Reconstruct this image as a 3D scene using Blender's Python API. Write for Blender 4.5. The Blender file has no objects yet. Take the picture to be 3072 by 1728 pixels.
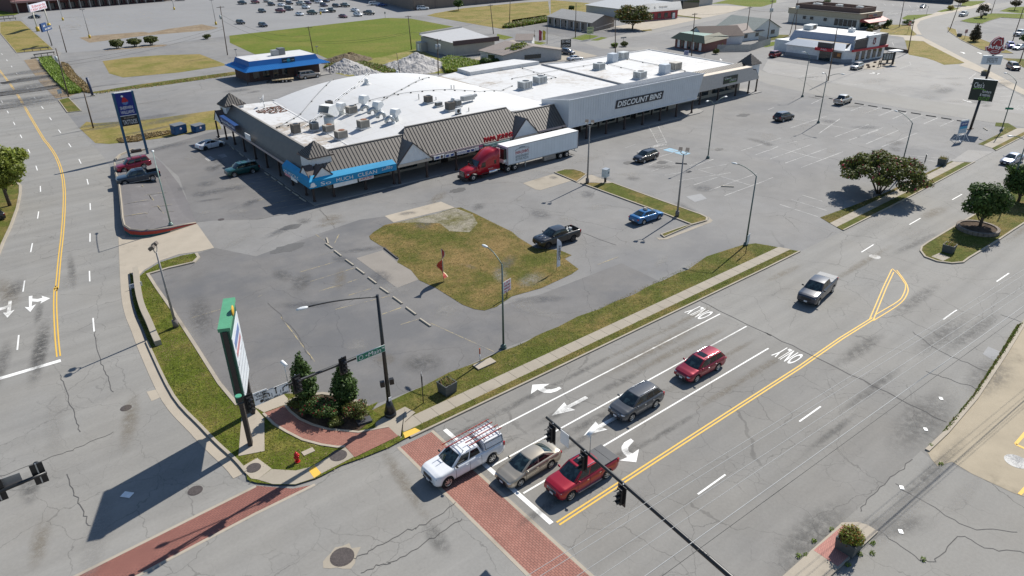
import bpy,math,random
from mathutils import Vector,Matrix
sc=bpy.context.scene
COL=sc.collection
PI=math.pi
rad=math.radians
R=random.Random(7)
# ------------------------------------------------------------------ survey
# The photograph was calibrated (vanishing points of the street grid, car wheelbases); G() turns a
# measured point of the photograph into metres on the ground (or on a level h metres up).
# X runs along Main Street, Y away from it, Z up.
FPX,HC=2101.62,33.6
UPc=Vector((-0.00919984,-0.8882617,-0.45924559))
XC=Vector((0.77889318,-0.29437785,0.55377532))
YC=Vector((-0.62708913,-0.35260861,0.69456921))
def T(c,r,x,y):return (c*768+x/3.35417,r*432+y/3.35417)
def Z(x0,y0,s):return lambda x,y:(x0+x/s,y0+y/s)
Z1=Z(620,250,5.031);Z2=Z(840,400,5.031);Z3=Z(1170,290,4.287);Z4=Z(1380,360,6.708)
A=Z(0,0,5.367);B=Z(690,0,5.367);C=Z(1160,0,5.367);E=Z(1700,0,5.367);F=Z(2180,0,5.367)
H=Z(2592,0,5.367);J=Z(2720,180,4.5284);K=Z(560,330,6.9);L=Z(1260,1240,4.025)
M=Z(640,880,2.6839);N=Z(660,140,7.576);O=Z(330,260,6.038);Q=Z(1780,1020,5.367)
def ray(q):
 r=Vector(((q[0]-1536)/FPX,(q[1]-864)/FPX,1.0))
 return Vector((r.dot(XC),r.dot(YC),r.dot(UPc)))
def G(q,h=0.0):
 r=ray(q);t=(h-HC)/r.z
 return (t*r.x,t*r.y)
def G3(q,h=0.0):
 p=G(q,h);return Vector((p[0],p[1],h))
def proj(x,y,z):
 v=x*XC+y*YC+(z-HC)*UPc
 return (1536+FPX*v.x/v.z,864+FPX*v.y/v.z)
def hgt(b,t):
 x,y=G(b);lo,hi=0.0,30.0
 for _ in range(40):
  m=(lo+hi)/2
  if proj(x,y,m)[1]>t[1]:lo=m
  else:hi=m
 return lo
def TT(c,r,*a):return [T(c,r,a[i],a[i+1])for i in range(0,len(a),2)]
def GG(qs,h=0.0):return [G(q,h)for q in qs]
# ------------------------------------------------------------------ objects
def tag(o,label=None,cat=None,group=None,kind=None):
 if label:o['label']=label
 if cat:o['category']=cat
 if group:o['group']=group
 if kind:o['kind']=kind
 return o
def thing(name,label,cat,loc=(0,0,0),rz=0.0,group=None):
 o=bpy.data.objects.new(name,None);COL.objects.link(o)
 o.empty_display_size=0.3
 o.location=loc;o.rotation_euler=(0,0,rz)
 return tag(o,label,cat,group)
def copy_tree(o,parent=None):
 c=o.copy();COL.objects.link(c);c.parent=parent
 for ch in list(o.children):copy_tree(ch,c)
 return c
class MB:
 def __init__(s):s.v=[];s.f=[];s.m=[];s.s=[]
 def poly(s,pts,m=0,sm=False):
  i=len(s.v);s.v+=[tuple(p)for p in pts]
  s.f.append(list(range(i,i+len(pts))));s.m.append(m);s.s.append(sm);return s
 def flat(s,pts,z,m=0):
  a=0.0
  for k in range(len(pts)):
   x0,y0=pts[k][:2];x1,y1=pts[(k+1)%len(pts)][:2];a+=x0*y1-x1*y0
  if a<0:pts=pts[::-1]
  return s.poly([(p[0],p[1],z)for p in pts],m)
 def box(s,c,d,rz=0.0,m=0,rot=None):
  hx,hy,hz=d[0]/2,d[1]/2,d[2]/2
  if rot is None:rot=Matrix.Rotation(rz,3,'Z')
  P=[rot@Vector((sx*hx,sy*hy,sz*hz))+Vector(c)for sz in (-1,1)for sy in (-1,1)for sx in (-1,1)]
  i=len(s.v);s.v+=[tuple(p)for p in P]
  for q in ((0,2,3,1),(4,5,7,6),(0,1,5,4),(2,6,7,3),(0,4,6,2),(1,3,7,5)):
   s.f.append([i+k for k in q]);s.m.append(m);s.s.append(False)
  return s
 def bar(s,p0,p1,w,h,m=0):
 # box beam between two points, w wide (horizontal), h deep
  p0=Vector(p0);p1=Vector(p1);d=p1-p0;L_=d.length
  if L_<1e-6:return s
  x=d/L_;up=Vector((0,0,1))
  if abs(x.z)>0.98:up=Vector((0,1,0))
  y=up.cross(x).normalized();z=x.cross(y)
  rot=Matrix((x,y,z)).transposed()
  return s.box((p0+p1)/2,(L_,w,h),m=m,rot=rot)
 def prism(s,pts,z0,z1,m=0,mt=None,bottom=False):
  a=sum(pts[k][0]*pts[(k+1)%len(pts)][1]-pts[(k+1)%len(pts)][0]*pts[k][1]for k in range(len(pts)))
  if a<0:pts=pts[::-1]
  n=len(pts)
  for k in range(n):
   p,q=pts[k],pts[(k+1)%n]
   s.poly([(p[0],p[1],z0),(q[0],q[1],z0),(q[0],q[1],z1),(p[0],p[1],z1)],m)
  s.poly([(p[0],p[1],z1)for p in pts],m if mt is None else mt)
  if bottom:s.poly([(p[0],p[1],z0)for p in pts[::-1]],m)
  return s
 def cyl(s,p0,p1,r0,r1=None,n=10,m=0,caps=True,sm=True):
  r1=r0 if r1 is None else r1
  p0=Vector(p0);p1=Vector(p1);d=(p1-p0)
  if d.length<1e-7:return s
  d.normalize()
  a=d.orthogonal().normalized();b=d.cross(a);i=len(s.v)
  for (p,r)in ((p0,r0),(p1,r1)):
   for k in range(n):
    t=2*PI*k/n;s.v.append(tuple(p+a*r*math.cos(t)+b*r*math.sin(t)))
  for k in range(n):
   j=(k+1)%n
   s.f.append([i+k,i+j,i+n+j,i+n+k]);s.m.append(m);s.s.append(sm)
  if caps:
   s.f.append([i+k for k in range(n)][::-1]);s.m.append(m);s.s.append(False)
   s.f.append([i+n+k for k in range(n)]);s.m.append(m);s.s.append(False)
  return s
 def path(s,pts,r,n=6,m=0):
  pts=[Vector(p)for p in pts]
  rr=r if isinstance(r,(list,tuple))else [r]*len(pts)
  i0=len(s.v);prev=None
  for k,p in enumerate(pts):
   d=(pts[min(k+1,len(pts)-1)]-pts[max(k-1,0)]).normalized()
   if prev is None:a=d.orthogonal().normalized()
   else:a=(prev-d*prev.dot(d)).normalized()
   prev=a;b=d.cross(a)
   for q in range(n):
    t=2*PI*q/n;s.v.append(tuple(p+(a*math.cos(t)+b*math.sin(t))*rr[k]))
  for k in range(len(pts)-1):
   for q in range(n):
    w=(q+1)%n;b0=i0+k*n;b1=b0+n
    s.f.append([b0+q,b0+w,b1+w,b1+q]);s.m.append(m);s.s.append(True)
  s.f.append([i0+q for q in range(n)][::-1]);s.m.append(m);s.s.append(False)
  e=i0+(len(pts)-1)*n
  s.f.append([e+q for q in range(n)]);s.m.append(m);s.s.append(False)
  return s
 def ell(s,c,r,nu=10,nv=6,m=0,rot=None):
  i=len(s.v);c=Vector(c)
  def put(x,y,z):
   p=Vector((x*r[0],y*r[1],z*r[2]))
   if rot is not None:p=rot@p
   s.v.append(tuple(c+p))
  put(0,0,-1)
  for a in range(1,nv):
   t=PI*a/nv
   for b in range(nu):
    u=2*PI*b/nu;put(math.sin(t)*math.cos(u),math.sin(t)*math.sin(u),-math.cos(t))
  put(0,0,1);top=len(s.v)-1
  for b in range(nu):
   j=(b+1)%nu
   s.f.append([i,i+1+j,i+1+b]);s.m.append(m);s.s.append(True)
   for a in range(nv-2):
    p=i+1+a*nu
    s.f.append([p+b,p+j,p+nu+j,p+nu+b]);s.m.append(m);s.s.append(True)
   p=i+1+(nv-2)*nu
   s.f.append([p+b,p+j,top]);s.m.append(m);s.s.append(True)
  return s
 def grid(s,fn,nu,nv,m=0,sm=True,skip=None):
  i=len(s.v)
  for a in range(nu+1):
   for b in range(nv+1):s.v.append(tuple(fn(a/nu,b/nv)))
  for a in range(nu):
   for b in range(nv):
    if skip and skip(a,b):continue
    p=i+a*(nv+1)+b
    s.f.append([p,p+nv+1,p+nv+2,p+1]);s.m.append(m);s.s.append(sm)
  return s
 def build(s,name,mats,parent=None,origin=None,loc=None):
  if not isinstance(mats,(list,tuple)):mats=[mats]
  me=bpy.data.meshes.new(name)
  v=s.v
  if origin is not None:
   ox,oy,oz=origin;v=[(p[0]-ox,p[1]-oy,p[2]-oz)for p in v]
  me.from_pydata(v,[],s.f)
  for mt in mats:me.materials.append(mt)
  me.polygons.foreach_set('material_index',s.m)
  me.polygons.foreach_set('use_smooth',s.s)
  me.update()
  o=bpy.data.objects.new(name,me);COL.objects.link(o)
  if parent is not None:o.parent=parent
  if loc is not None:o.location=loc
  return o
def wpart(name,mb,mats,th):
# part of a thing, vertices given in world metres (the thing only has a location)
 return mb.build(name,mats,th,origin=th.location)
 # ------------------------------------------------------------------ materials
def mk(name):
 m=bpy.data.materials.new(name);m.use_nodes=True
 return m,m.node_tree,m.node_tree.nodes['Principled BSDF']
def nd(nt,typ,ins=None,**kw):
 n=nt.nodes.new(typ)
 for k,v in kw.items():setattr(n,k,v)
 for k,v in (ins or {}).items():
  if hasattr(v,'is_linked')or isinstance(v,bpy.types.NodeSocket):nt.links.new(v,n.inputs[k])
  else:n.inputs[k].default_value=v
 return n
def mth(nt,op,a,b=0.0,c=None,clamp=False):
 n=nt.nodes.new('ShaderNodeMath');n.operation=op;n.use_clamp=clamp
 for i,v in enumerate((a,b,c)):
  if v is None:continue
  if isinstance(v,bpy.types.NodeSocket):nt.links.new(v,n.inputs[i])
  else:n.inputs[i].default_value=v
 return n.outputs[0]
def noise(nt,vec,scale,detail=3.0,rough=0.55,out='Fac'):
 return nd(nt,'ShaderNodeTexNoise',{'Vector':vec,'Scale':scale,'Detail':detail,'Roughness':rough}).outputs[out]
def smooth(nt,v,a,b):
 n=nd(nt,'ShaderNodeMapRange',{'Value':v,'From Min':a,'From Max':b,'To Min':0.0,'To Max':1.0},interpolation_type='SMOOTHSTEP')
 return n.outputs[0]
def mix(nt,fac,a,b,mode='MIX'):
 n=nt.nodes.new('ShaderNodeMix');n.data_type='RGBA';n.blend_type=mode
 for i,v in ((0,fac),(6,a),(7,b)):
  if isinstance(v,bpy.types.NodeSocket):nt.links.new(v,n.inputs[i])
  elif i==0:n.inputs[0].default_value=v
  else:n.inputs[i].default_value=(v[0],v[1],v[2],1.0)
 return n.outputs[2]
def grey(nt,v):
 return nd(nt,'ShaderNodeCombineColor',{'Red':v,'Green':v,'Blue':v}).outputs[0]
def bump(nt,b,h,strength=0.3,dist=0.02):
 n=nd(nt,'ShaderNodeBump',{'Height':h,'Strength':strength,'Distance':dist})
 nt.links.new(n.outputs[0],b.inputs['Normal'])
MATS={}
def paint(name,col,rough=0.6,metal=0.0,var=0.08,scale=2.0,coat=0.0,spec=0.5):
 if name in MATS:return MATS[name]
 m,nt,b=mk(name)
 tc=nd(nt,'ShaderNodeTexCoord').outputs['Object']
 f=noise(nt,tc,scale,4.0)
 g=noise(nt,tc,scale*9,2.0)
 k=mth(nt,'ADD',mth(nt,'MULTIPLY',f,0.75),mth(nt,'MULTIPLY',g,0.25))
 lo=tuple(c*(1-var)for c in col);hi=tuple(min(1,c*(1+var))for c in col)
 nt.links.new(mix(nt,smooth(nt,k,0.3,0.7),lo,hi),b.inputs['Base Color'])
 b.inputs['Roughness'].default_value=rough;b.inputs['Metallic'].default_value=metal
 b.inputs['Coat Weight'].default_value=coat;b.inputs['Coat Roughness'].default_value=0.05
 b.inputs['Specular IOR Level'].default_value=spec
 MATS[name]=m;return m
def asphalt(name,col,crack=0.6,patch=0.2,cscale=0.16,tracks=False,seal=None,tint=(1.04,1.0,0.94),fine_crack=0.5):
 m,nt,b=mk(name)
 p=nd(nt,'ShaderNodeNewGeometry').outputs['Position']
 big=noise(nt,p,0.045,4.0,0.6);mid=noise(nt,p,0.35,5.0,0.62)
 fine=noise(nt,p,5.0,3.0);grain=noise(nt,p,45.0,2.0)
 v=mth(nt,'MULTIPLY_ADD',mth(nt,'SUBTRACT',big,0.5),patch*2.2,1.0)
 v=mth(nt,'MULTIPLY_ADD',mth(nt,'SUBTRACT',mid,0.5),patch*1.5,v)
 v=mth(nt,'MULTIPLY_ADD',mth(nt,'SUBTRACT',fine,0.5),0.22,v)
 v=mth(nt,'MULTIPLY_ADD',mth(nt,'SUBTRACT',grain,0.5),0.30,v)
 if tracks:
  sp=nd(nt,'ShaderNodeSeparateXYZ',{'Vector':p})
  st=nd(nt,'ShaderNodeCombineXYZ',{'X':mth(nt,'MULTIPLY',sp.outputs['X'],0.035),'Y':mth(nt,'MULTIPLY',sp.outputs['Y'],0.62),'Z':0.0}).outputs[0]
  w=noise(nt,st,1.0,3.0,0.5)
  v=mth(nt,'MULTIPLY_ADD',mth(nt,'SUBTRACT',w,0.5),0.42,v)
  # cracks
 wv=nd(nt,'ShaderNodeTexNoise',{'Vector':p,'Scale':0.5,'Detail':5.0,'Roughness':0.55}).outputs['Color']
 off=nd(nt,'ShaderNodeVectorMath',{0:wv,1:(0.5,0.5,0.5)},operation='SUBTRACT').outputs[0]
 off=nd(nt,'ShaderNodeVectorMath',{0:off,'Scale':1.9},operation='SCALE').outputs[0]
 pp=nd(nt,'ShaderNodeVectorMath',{0:p,1:off},operation='ADD').outputs[0]
 flat=nd(nt,'ShaderNodeVectorMath',{0:pp,1:(1,1,0)},operation='MULTIPLY').outputs[0]
 def cr(scale,w,lo,hi,k):
  d=nd(nt,'ShaderNodeTexVoronoi',{'Vector':flat,'Scale':scale},feature='DISTANCE_TO_EDGE').outputs['Distance']
  line=mth(nt,'SUBTRACT',1.0,smooth(nt,d,w*scale*0.4,w*scale))
  mask=smooth(nt,noise(nt,p,0.06+scale*0.12,3.0),lo,hi)
  return mth(nt,'MULTIPLY',mth(nt,'MULTIPLY',line,mask),k)
 c1=cr(cscale,0.034,0.30,0.55,crack)
 c2=cr(cscale*3.2,0.022,0.46,0.62,crack*fine_crack)
 dk=mth(nt,'SUBTRACT',1.0,mth(nt,'MAXIMUM',c1,c2),clamp=True)
 v=mth(nt,'MULTIPLY',v,dk)
 hue=noise(nt,p,0.15,3.0)
 base=mix(nt,hue,col,tuple(c*t for c,t in zip(col,tint)))
 c=mix(nt,1.0,base,grey(nt,v),'MULTIPLY')
 if seal:  # darker worn sealer showing in ragged areas
  a=smooth(nt,noise(nt,p,seal[1],5.0,0.65),seal[2],seal[2]+0.16)
  c=mix(nt,mth(nt,'MULTIPLY',a,seal[3]),c,seal[0])
 nt.links.new(c,b.inputs['Base Color'])
 b.inputs['Roughness'].default_value=0.88;b.inputs['Specular IOR Level'].default_value=0.3
 bump(nt,b,mth(nt,'ADD',mth(nt,'MULTIPLY',grain,0.6),mth(nt,'MULTIPLY',dk,0.8)),0.25,0.01)
 MATS[name]=m;return m
def concrete(name,col,var=0.16,stain=0.3):
 m,nt,b=mk(name)
 p=nd(nt,'ShaderNodeNewGeometry').outputs['Position']
 v=mth(nt,'MULTIPLY_ADD',mth(nt,'SUBTRACT',noise(nt,p,0.5,5.0,0.6),0.5),var*2,1.0)
 v=mth(nt,'MULTIPLY_ADD',mth(nt,'SUBTRACT',noise(nt,p,12.0,3.0),0.5),var,v)
 s_=smooth(nt,noise(nt,p,0.22,5.0,0.65),0.55,0.75)
 v=mth(nt,'MULTIPLY',v,mth(nt,'MULTIPLY_ADD',s_,-stain,1.0))
 nt.links.new(mix(nt,1.0,col,grey(nt,v),'MULTIPLY'),b.inputs['Base Color'])
 b.inputs['Roughness'].default_value=0.85;b.inputs['Specular IOR Level'].default_value=0.3
 bump(nt,b,noise(nt,p,25.0,2.0),0.15,0.01)
 MATS[name]=m;return m
def grassm(name,green,straw,dry=0.5,spread=0.12,scale=0.25):
 m,nt,b=mk(name)
 p=nd(nt,'ShaderNodeNewGeometry').outputs['Position']
 f=mth(nt,'ADD',mth(nt,'MULTIPLY',noise(nt,p,scale,5.0,0.65),0.8),mth(nt,'MULTIPLY',noise(nt,p,2.2,4.0,0.7),0.2))
 f=smooth(nt,f,dry-spread,dry+spread)
 c=mix(nt,f,green,straw)
 v=mth(nt,'MULTIPLY_ADD',mth(nt,'SUBTRACT',noise(nt,p,5.0,4.0,0.75),0.5),1.5,0.95)
 v=mth(nt,'MULTIPLY_ADD',mth(nt,'SUBTRACT',noise(nt,p,26.0,3.0,0.75),0.5),1.5,v)
 v=mth(nt,'MULTIPLY_ADD',mth(nt,'SUBTRACT',noise(nt,p,1.1,4.0,0.6),0.5),0.8,v)
 nt.links.new(mix(nt,1.0,c,grey(nt,v),'MULTIPLY'),b.inputs['Base Color'])
 b.inputs['Roughness'].default_value=0.95;b.inputs['Specular IOR Level'].default_value=0.15
 bump(nt,b,mth(nt,'ADD',noise(nt,p,18.0,3.0,0.7),noise(nt,p,4.0,2.0)),0.6,0.06)
 MATS[name]=m;return m
def brickm(name,c1,c2,mortar,bw,bh,ms,rz=0.0,fade=0.3,coord='Position',offset=0.5):
 m,nt,b=mk(name)
 if coord=='Position':p=nd(nt,'ShaderNodeNewGeometry').outputs['Position']
 else:p=nd(nt,'ShaderNodeTexCoord').outputs['Object']
 mp=nd(nt,'ShaderNodeMapping',{'Vector':p,'Rotation':(0,0,rz)})
 br=nd(nt,'ShaderNodeTexBrick',{'Vector':mp.outputs[0],'Color1':(*c1,1),'Color2':(*c2,1),'Mortar':(*mortar,1),'Scale':1.0,'Mortar Size':ms,'Mortar Smooth':0.2,'Brick Width':bw,'Row Height':bh})
 v=mth(nt,'MULTIPLY_ADD',mth(nt,'SUBTRACT',noise(nt,p,0.5,4.0,0.6),0.5),fade*2,1.0)
 v=mth(nt,'MULTIPLY_ADD',mth(nt,'SUBTRACT',noise(nt,p,9.0,3.0),0.5),fade*0.8,v)
 nt.links.new(mix(nt,1.0,br.outputs['Color'],grey(nt,v),'MULTIPLY'),b.inputs['Base Color'])
 b.inputs['Roughness'].default_value=0.85
 MATS[name]=m;return m
def roadpaint(name,col,wear=0.45,under=(0.17,0.17,0.17)):
 m,nt,b=mk(name)
 p=nd(nt,'ShaderNodeNewGeometry').outputs['Position']
 w=mth(nt,'ADD',mth(nt,'MULTIPLY',noise(nt,p,14.0,4.0,0.7),0.6),mth(nt,'MULTIPLY',noise(nt,p,0.7,3.0),0.4))
 f=smooth(nt,w,wear-0.06,wear+0.06)
 nt.links.new(mix(nt,f,under,col),b.inputs['Base Color'])
 b.inputs['Roughness'].default_value=0.7
 MATS[name]=m;return m
road_m=asphalt('road_asphalt',(0.240,0.236,0.224),crack=0.28,patch=0.15,tracks=True,cscale=0.19,fine_crack=0.7)
lot_m=asphalt('lot_asphalt',(0.215,0.213,0.209),crack=0.38,patch=0.26,cscale=0.11,seal=((0.145,0.146,0.15),0.035,0.50,0.55))
lotdark_m=asphalt('dark_lot_asphalt',(0.165,0.162,0.160),crack=0.34,patch=0.30,cscale=0.09,seal=((0.112,0.115,0.122),0.06,0.46,0.6))
lotlight_m=asphalt('pale_lot_asphalt',(0.285,0.279,0.268),crack=0.3,patch=0.18,cscale=0.08,seal=((0.16,0.16,0.16),0.05,0.56,0.5))
lane_m=asphalt('pale_road_asphalt',(0.252,0.246,0.232),crack=0.22,patch=0.12,cscale=0.05)
terr_m=asphalt('terrace_asphalt',(0.15,0.145,0.148),crack=0.3,patch=0.3,cscale=0.12,seal=((0.26,0.255,0.25),0.35,0.60,0.6))
patch_m=asphalt('patch_asphalt',(0.115,0.115,0.115),crack=0.2,patch=0.2)
conc_m=concrete('concrete',(0.335,0.295,0.235))
conc2_m=concrete('pale_concrete',(0.385,0.335,0.265),0.16,0.3)
walk_m=concrete('walkway_concrete',(0.27,0.26,0.245))
kerb_m=concrete('kerb_concrete',(0.36,0.315,0.25),0.25,0.4)
dirt_m=grassm('bare_dirt',(0.20,0.145,0.09),(0.30,0.24,0.165),0.5,0.2)
grass_m=grassm('verge_grass',(0.085,0.100,0.016),(0.215,0.155,0.055),0.55,0.14,0.22)
grassg_m=grassm('green_grass',(0.115,0.150,0.016),(0.19,0.175,0.04),0.58,0.16,0.06)
grassy_m=grassm('dry_grass',(0.155,0.152,0.032),(0.265,0.205,0.075),0.47,0.14,0.12)
lotgrass_m=grassm('patchy_grass',(0.085,0.095,0.016),(0.225,0.155,0.06),0.50,0.13,0.16)
mulch_m=grassm('bark_mulch',(0.045,0.03,0.02),(0.12,0.085,0.06),0.5,0.2,0.8)
white_p=roadpaint('white_road_paint',(0.80,0.79,0.75),0.36)
stall_p=roadpaint('worn_white_paint',(0.50,0.49,0.46),0.49,(0.2,0.2,0.2))
yel_p=roadpaint('yellow_road_paint',(0.72,0.44,0.06),0.36)
yelworn_p=roadpaint('worn_yellow_paint',(0.46,0.36,0.16),0.53,(0.16,0.155,0.15))
blue_p=roadpaint('blue_road_paint',(0.22,0.40,0.52),0.42)
cross_m=brickm('stamped_brick',(0.295,0.125,0.092),(0.345,0.158,0.118),(0.15,0.07,0.055),0.30,0.15,0.020,PI/2,0.32)
cross2_m=brickm('stamped_brick_side',(0.225,0.086,0.066),(0.27,0.108,0.082),(0.12,0.055,0.044),0.30,0.15,0.020,rad(-12),0.2)
plaza_m=brickm('brick_paving',(0.26,0.105,0.075),(0.32,0.14,0.10),(0.18,0.09,0.07),0.28,0.14,0.018,rad(30),0.2)
black_m=paint('black_metal',(0.018,0.019,0.02),0.4)
glassd_m=paint('dark_glass',(0.02,0.03,0.034),0.06,spec=0.8,var=0.3)
white_m=paint('white_paint',(0.78,0.78,0.76),0.5)
galv_m=paint('galvanised_metal',(0.42,0.44,0.45),0.38,0.7,0.15,6)
# ------------------------------------------------------------------ camera, sun, sky
cam=bpy.data.cameras.new('camera');co=bpy.data.objects.new('camera',cam);COL.objects.link(co)
co.matrix_world=Matrix(((XC.x,-XC.y,-XC.z,0),(YC.x,-YC.y,-YC.z,0),(UPc.x,-UPc.y,-UPc.z,HC),(0,0,0,1)))
cam.sensor_fit='HORIZONTAL';cam.sensor_width=36.0;cam.lens=36.0*FPX/3072
cam.clip_start=0.5;cam.clip_end=4000
sc.camera=co
SUN_AZ,SUN_EL=rad(13.0),rad(42.0)
sl=bpy.data.lights.new('sun','SUN');so=bpy.data.objects.new('sun',sl);COL.objects.link(so)
sd=Vector((math.cos(SUN_EL)*math.cos(SUN_AZ),math.cos(SUN_EL)*math.sin(SUN_AZ),math.sin(SUN_EL)))
so.rotation_euler=sd.to_track_quat('Z','Y').to_euler();so.location=(60,40,80)
sl.energy=4.7;sl.angle=rad(0.53);sl.color=(1.0,0.955,0.88)
w=bpy.data.worlds.new('World');sc.world=w;w.use_nodes=True
wn=w.node_tree;bg=wn.nodes['Background']
sky=wn.nodes.new('ShaderNodeTexSky');sky.sky_type='NISHITA';sky.sun_disc=False
sky.sun_elevation=SUN_EL;sky.sun_rotation=PI/2-SUN_AZ
sky.air_density=1.0;sky.dust_density=0.3;sky.ozone_density=3.0
wn.links.new(sky.outputs[0],bg.inputs[0]);bg.inputs[1].default_value=0.085
sc.view_settings.view_transform='Standard';sc.view_settings.look='None'
sc.view_settings.exposure=0.40;sc.view_settings.gamma=1.0
# ------------------------------------------------------------------ ground helpers
def sheet(name,pts,z,m,label=None):
 o=MB().flat(pts,z).build(name,m);o['kind']='structure';return o
def offs(pts,d,closed=False):
 out=[];n=len(pts)
 for k in range(n):
  p=Vector(pts[k][:2])
  a=Vector(pts[k-1][:2])if (k>0 or closed)else None
  b=Vector(pts[(k+1)%n][:2])if (k<n-1 or closed)else None
  d0=(p-a).normalized()if a is not None else None
  d1=(b-p).normalized()if b is not None else None
  if d0 is None:d0=d1
  if d1 is None:d1=d0
  n0=Vector((-d0.y,d0.x));n1=Vector((-d1.y,d1.x));nn=(n0+n1)
  if nn.length<1e-4:nn=n0
  nn.normalize();c=max(0.4,nn.dot(n0))
  out.append(tuple(p+nn*d/c))
 return out
def ribbon(mb,pts,wd,z,m=0,closed=False):
 l=offs(pts,wd/2,closed);r=offs(pts,-wd/2,closed);n=len(pts)
 for k in range(n if closed else n-1):
  j=(k+1)%n
  mb.poly([(r[k][0],r[k][1],z),(r[j][0],r[j][1],z),(l[j][0],l[j][1],z),(l[k][0],l[k][1],z)],m)
 return mb
def kerb_mesh(mb,pts,wd=0.16,h=0.13,closed=False,z0=-0.02,m=0):
 l=offs(pts,wd/2,closed);r=offs(pts,-wd/2,closed);n=len(pts)
 for k in range(n if closed else n-1):
  j=(k+1)%n
  a,b_,c,d=r[k],r[j],l[j],l[k]
  mb.poly([(*a,h),(*b_,h),(*c,h),(*d,h)],m)
  mb.poly([(*a,z0),(*b_,z0),(*b_,h),(*a,h)],m)
  mb.poly([(*c,z0),(*d,z0),(*d,h),(*c,h)],m)
 if not closed:
  mb.poly([(*l[0],z0),(*r[0],z0),(*r[0],h),(*l[0],h)],m)
  mb.poly([(*r[-1],z0),(*l[-1],z0),(*l[-1],h),(*r[-1],h)],m)
 return mb
def kerb(pts,wd=0.16,h=0.13,closed=False,m=None,name='kerb'):
 o=kerb_mesh(MB(),pts,wd,h,closed).build(name,m or kerb_m);o['kind']='structure';return o
def curve(pts,n=6):
# Catmull-Rom through ground points
 P=[Vector(p[:2])for p in pts];out=[]
 for k in range(len(P)-1):
  p0=P[max(k-1,0)];p1=P[k];p2=P[k+1];p3=P[min(k+2,len(P)-1)]
  for i in range(n):
   t=i/n
   out.append(tuple(0.5*((2*p1)+(p2-p0)*t+(2*p0-5*p1+4*p2-p3)*t*t+(3*p1-p0-3*p2+p3)*t**3)))
 out.append(tuple(P[-1]));return out
def along(pts,s):
 P=[Vector(p[:2])for p in pts]
 for k in range(len(P)-1):
  d=(P[k+1]-P[k]).length
  if s<=d or k==len(P)-2:return P[k]+(P[k+1]-P[k])*(s/d)
  s-=d
def plen(pts):return sum((Vector(pts[k+1][:2])-Vector(pts[k][:2])).length for k in range(len(pts)-1))
def dashes(mb,pts,s0,dash,gap,wd,z,m=0):
 tot=plen(pts);s=s0
 while s<tot:
  ribbon(mb,[tuple(along(pts,min(s+dash*i/3,tot)))for i in range(4)],wd,z,m);s+=dash+gap
 return mb
 # ------------------------------------------------------------------ setting: ground, roads
sheet('ground',[(-1500,-900),(2200,-900),(2200,2200),(-1500,2200)],-0.05,grassy_m)
sheet('parking_lot',[(-130,-70),(420,-70),(420,300),(300,520),(-130,520)],0.0,lot_m)
# Main street and the side street are one road sheet, outlined by their kerbs
E_KERB=GG(TT(0,3,2370,460,2270,340,2090,170,1930,0)+TT(0,2,1650,1130,1420,640,1340,430,1270,250)+TT(0,1,1230,1449,1205,930))
WALLB=[(12.4,93.4),(12.7,97),(13.9,104.5),(15.3,112.5),(16.6,120.0),(17.9,127.0)]
FAR_E=[(18.2,136.0),(18.3,145.8),(19.1,167.8),(19.6,189.4),(20.1,213.1),(21.5,254.7),(23.9,333.9),(26.5,440)]
CORNER=GG(TT(1,3,1340,175,870,350,605,485,370,570,200,560,0,540)+TT(0,3,2480,515))
N_KERB=[(400,41.0),(260,39.6)]+GG([J(1594,1040),J(1200,1240)]+TT(3,1,2290,70,2080,180))+[(100,37.0),(80.9,36.7),(65,36.6),(29.3,36.75),(20.5,36.8)]
road=N_KERB+CORNER+E_KERB+WALLB+FAR_E+[(-120,440),(-120,-65),(400,-65)]
sheet('road',road,0.004,road_m)
# darker, older paving round the corner lot and the left lot
sheet('corner_lot',GG([M(1250,915),M(560,815),M(340,850)]+TT(0,2,2385,1185,2200,980,1960,600,1720,230,1575,0)+TT(0,1,1485,1310,2030,1090,2160,1045)+TT(1,1,0,1130,640,900,1050,760,1290,730,1385,790,1500,1100)+TT(1,2,2000,0,2330,215)+TT(2,2,300,60,1100,-250,1500,-60,390,430)+TT(1,2,2460,620,1700,975,1460,1070)),0.007,lotdark_m)
sheet('west_lot',GG(TT(0,1,1500,60,2576,-250)+TT(1,1,600,620,0,760)+TT(0,1,2150,770,1970,790,1800,330)),0.007,lotdark_m)
# Arby's lot and the lane between the lots
sheet('pale_lot',GG([T(3,0,0,600),T(3,0,640,700),T(3,0,1290,560),T(3,0,1400,540),T(3,0,1940,650),T(3,0,2090,720),T(3,0,2500,940),T(3,0,2700,1060),T(3,0,2700,1170),T(3,0,1600,1010),T(3,0,860,870),T(3,0,0,735),T(2,0,2520,700)]),0.006,lotlight_m)
LANE=GG([T(2,0,2400,660),T(3,0,0,740),T(3,0,860,870),T(3,0,1600,1010),T(3,0,2576,1150),T(3,0,2800,1185),T(3,0,2800,1330),T(3,0,2576,1280),T(3,0,2100,1210),T(3,0,1600,1130),T(3,0,900,1010),T(3,0,480,955),T(3,0,0,845),T(2,0,2450,800)])
sheet('side_lane',LANE,0.010,lane_m)
XRD=GG([H(990,620),H(930,560),H(870,470),H(850,400),H(900,330),H(1100,270),H(1400,200),H(1900,100),H(2576,0),H(2900,-60),H(2900,20),H(2576,60),H(2100,150),H(1700,290),H(1480,340),H(1370,410),H(1340,450),H(1350,500),H(1560,650),H(1900,810),H(2200,940),H(2576,1100),H(2850,1230),H(2850,1560),H(2576,1440),H(2400,1340),H(2000,1130),H(1650,960),H(1130,690)])
sheet('cross_street',XRD,0.012,lane_m)
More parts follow.
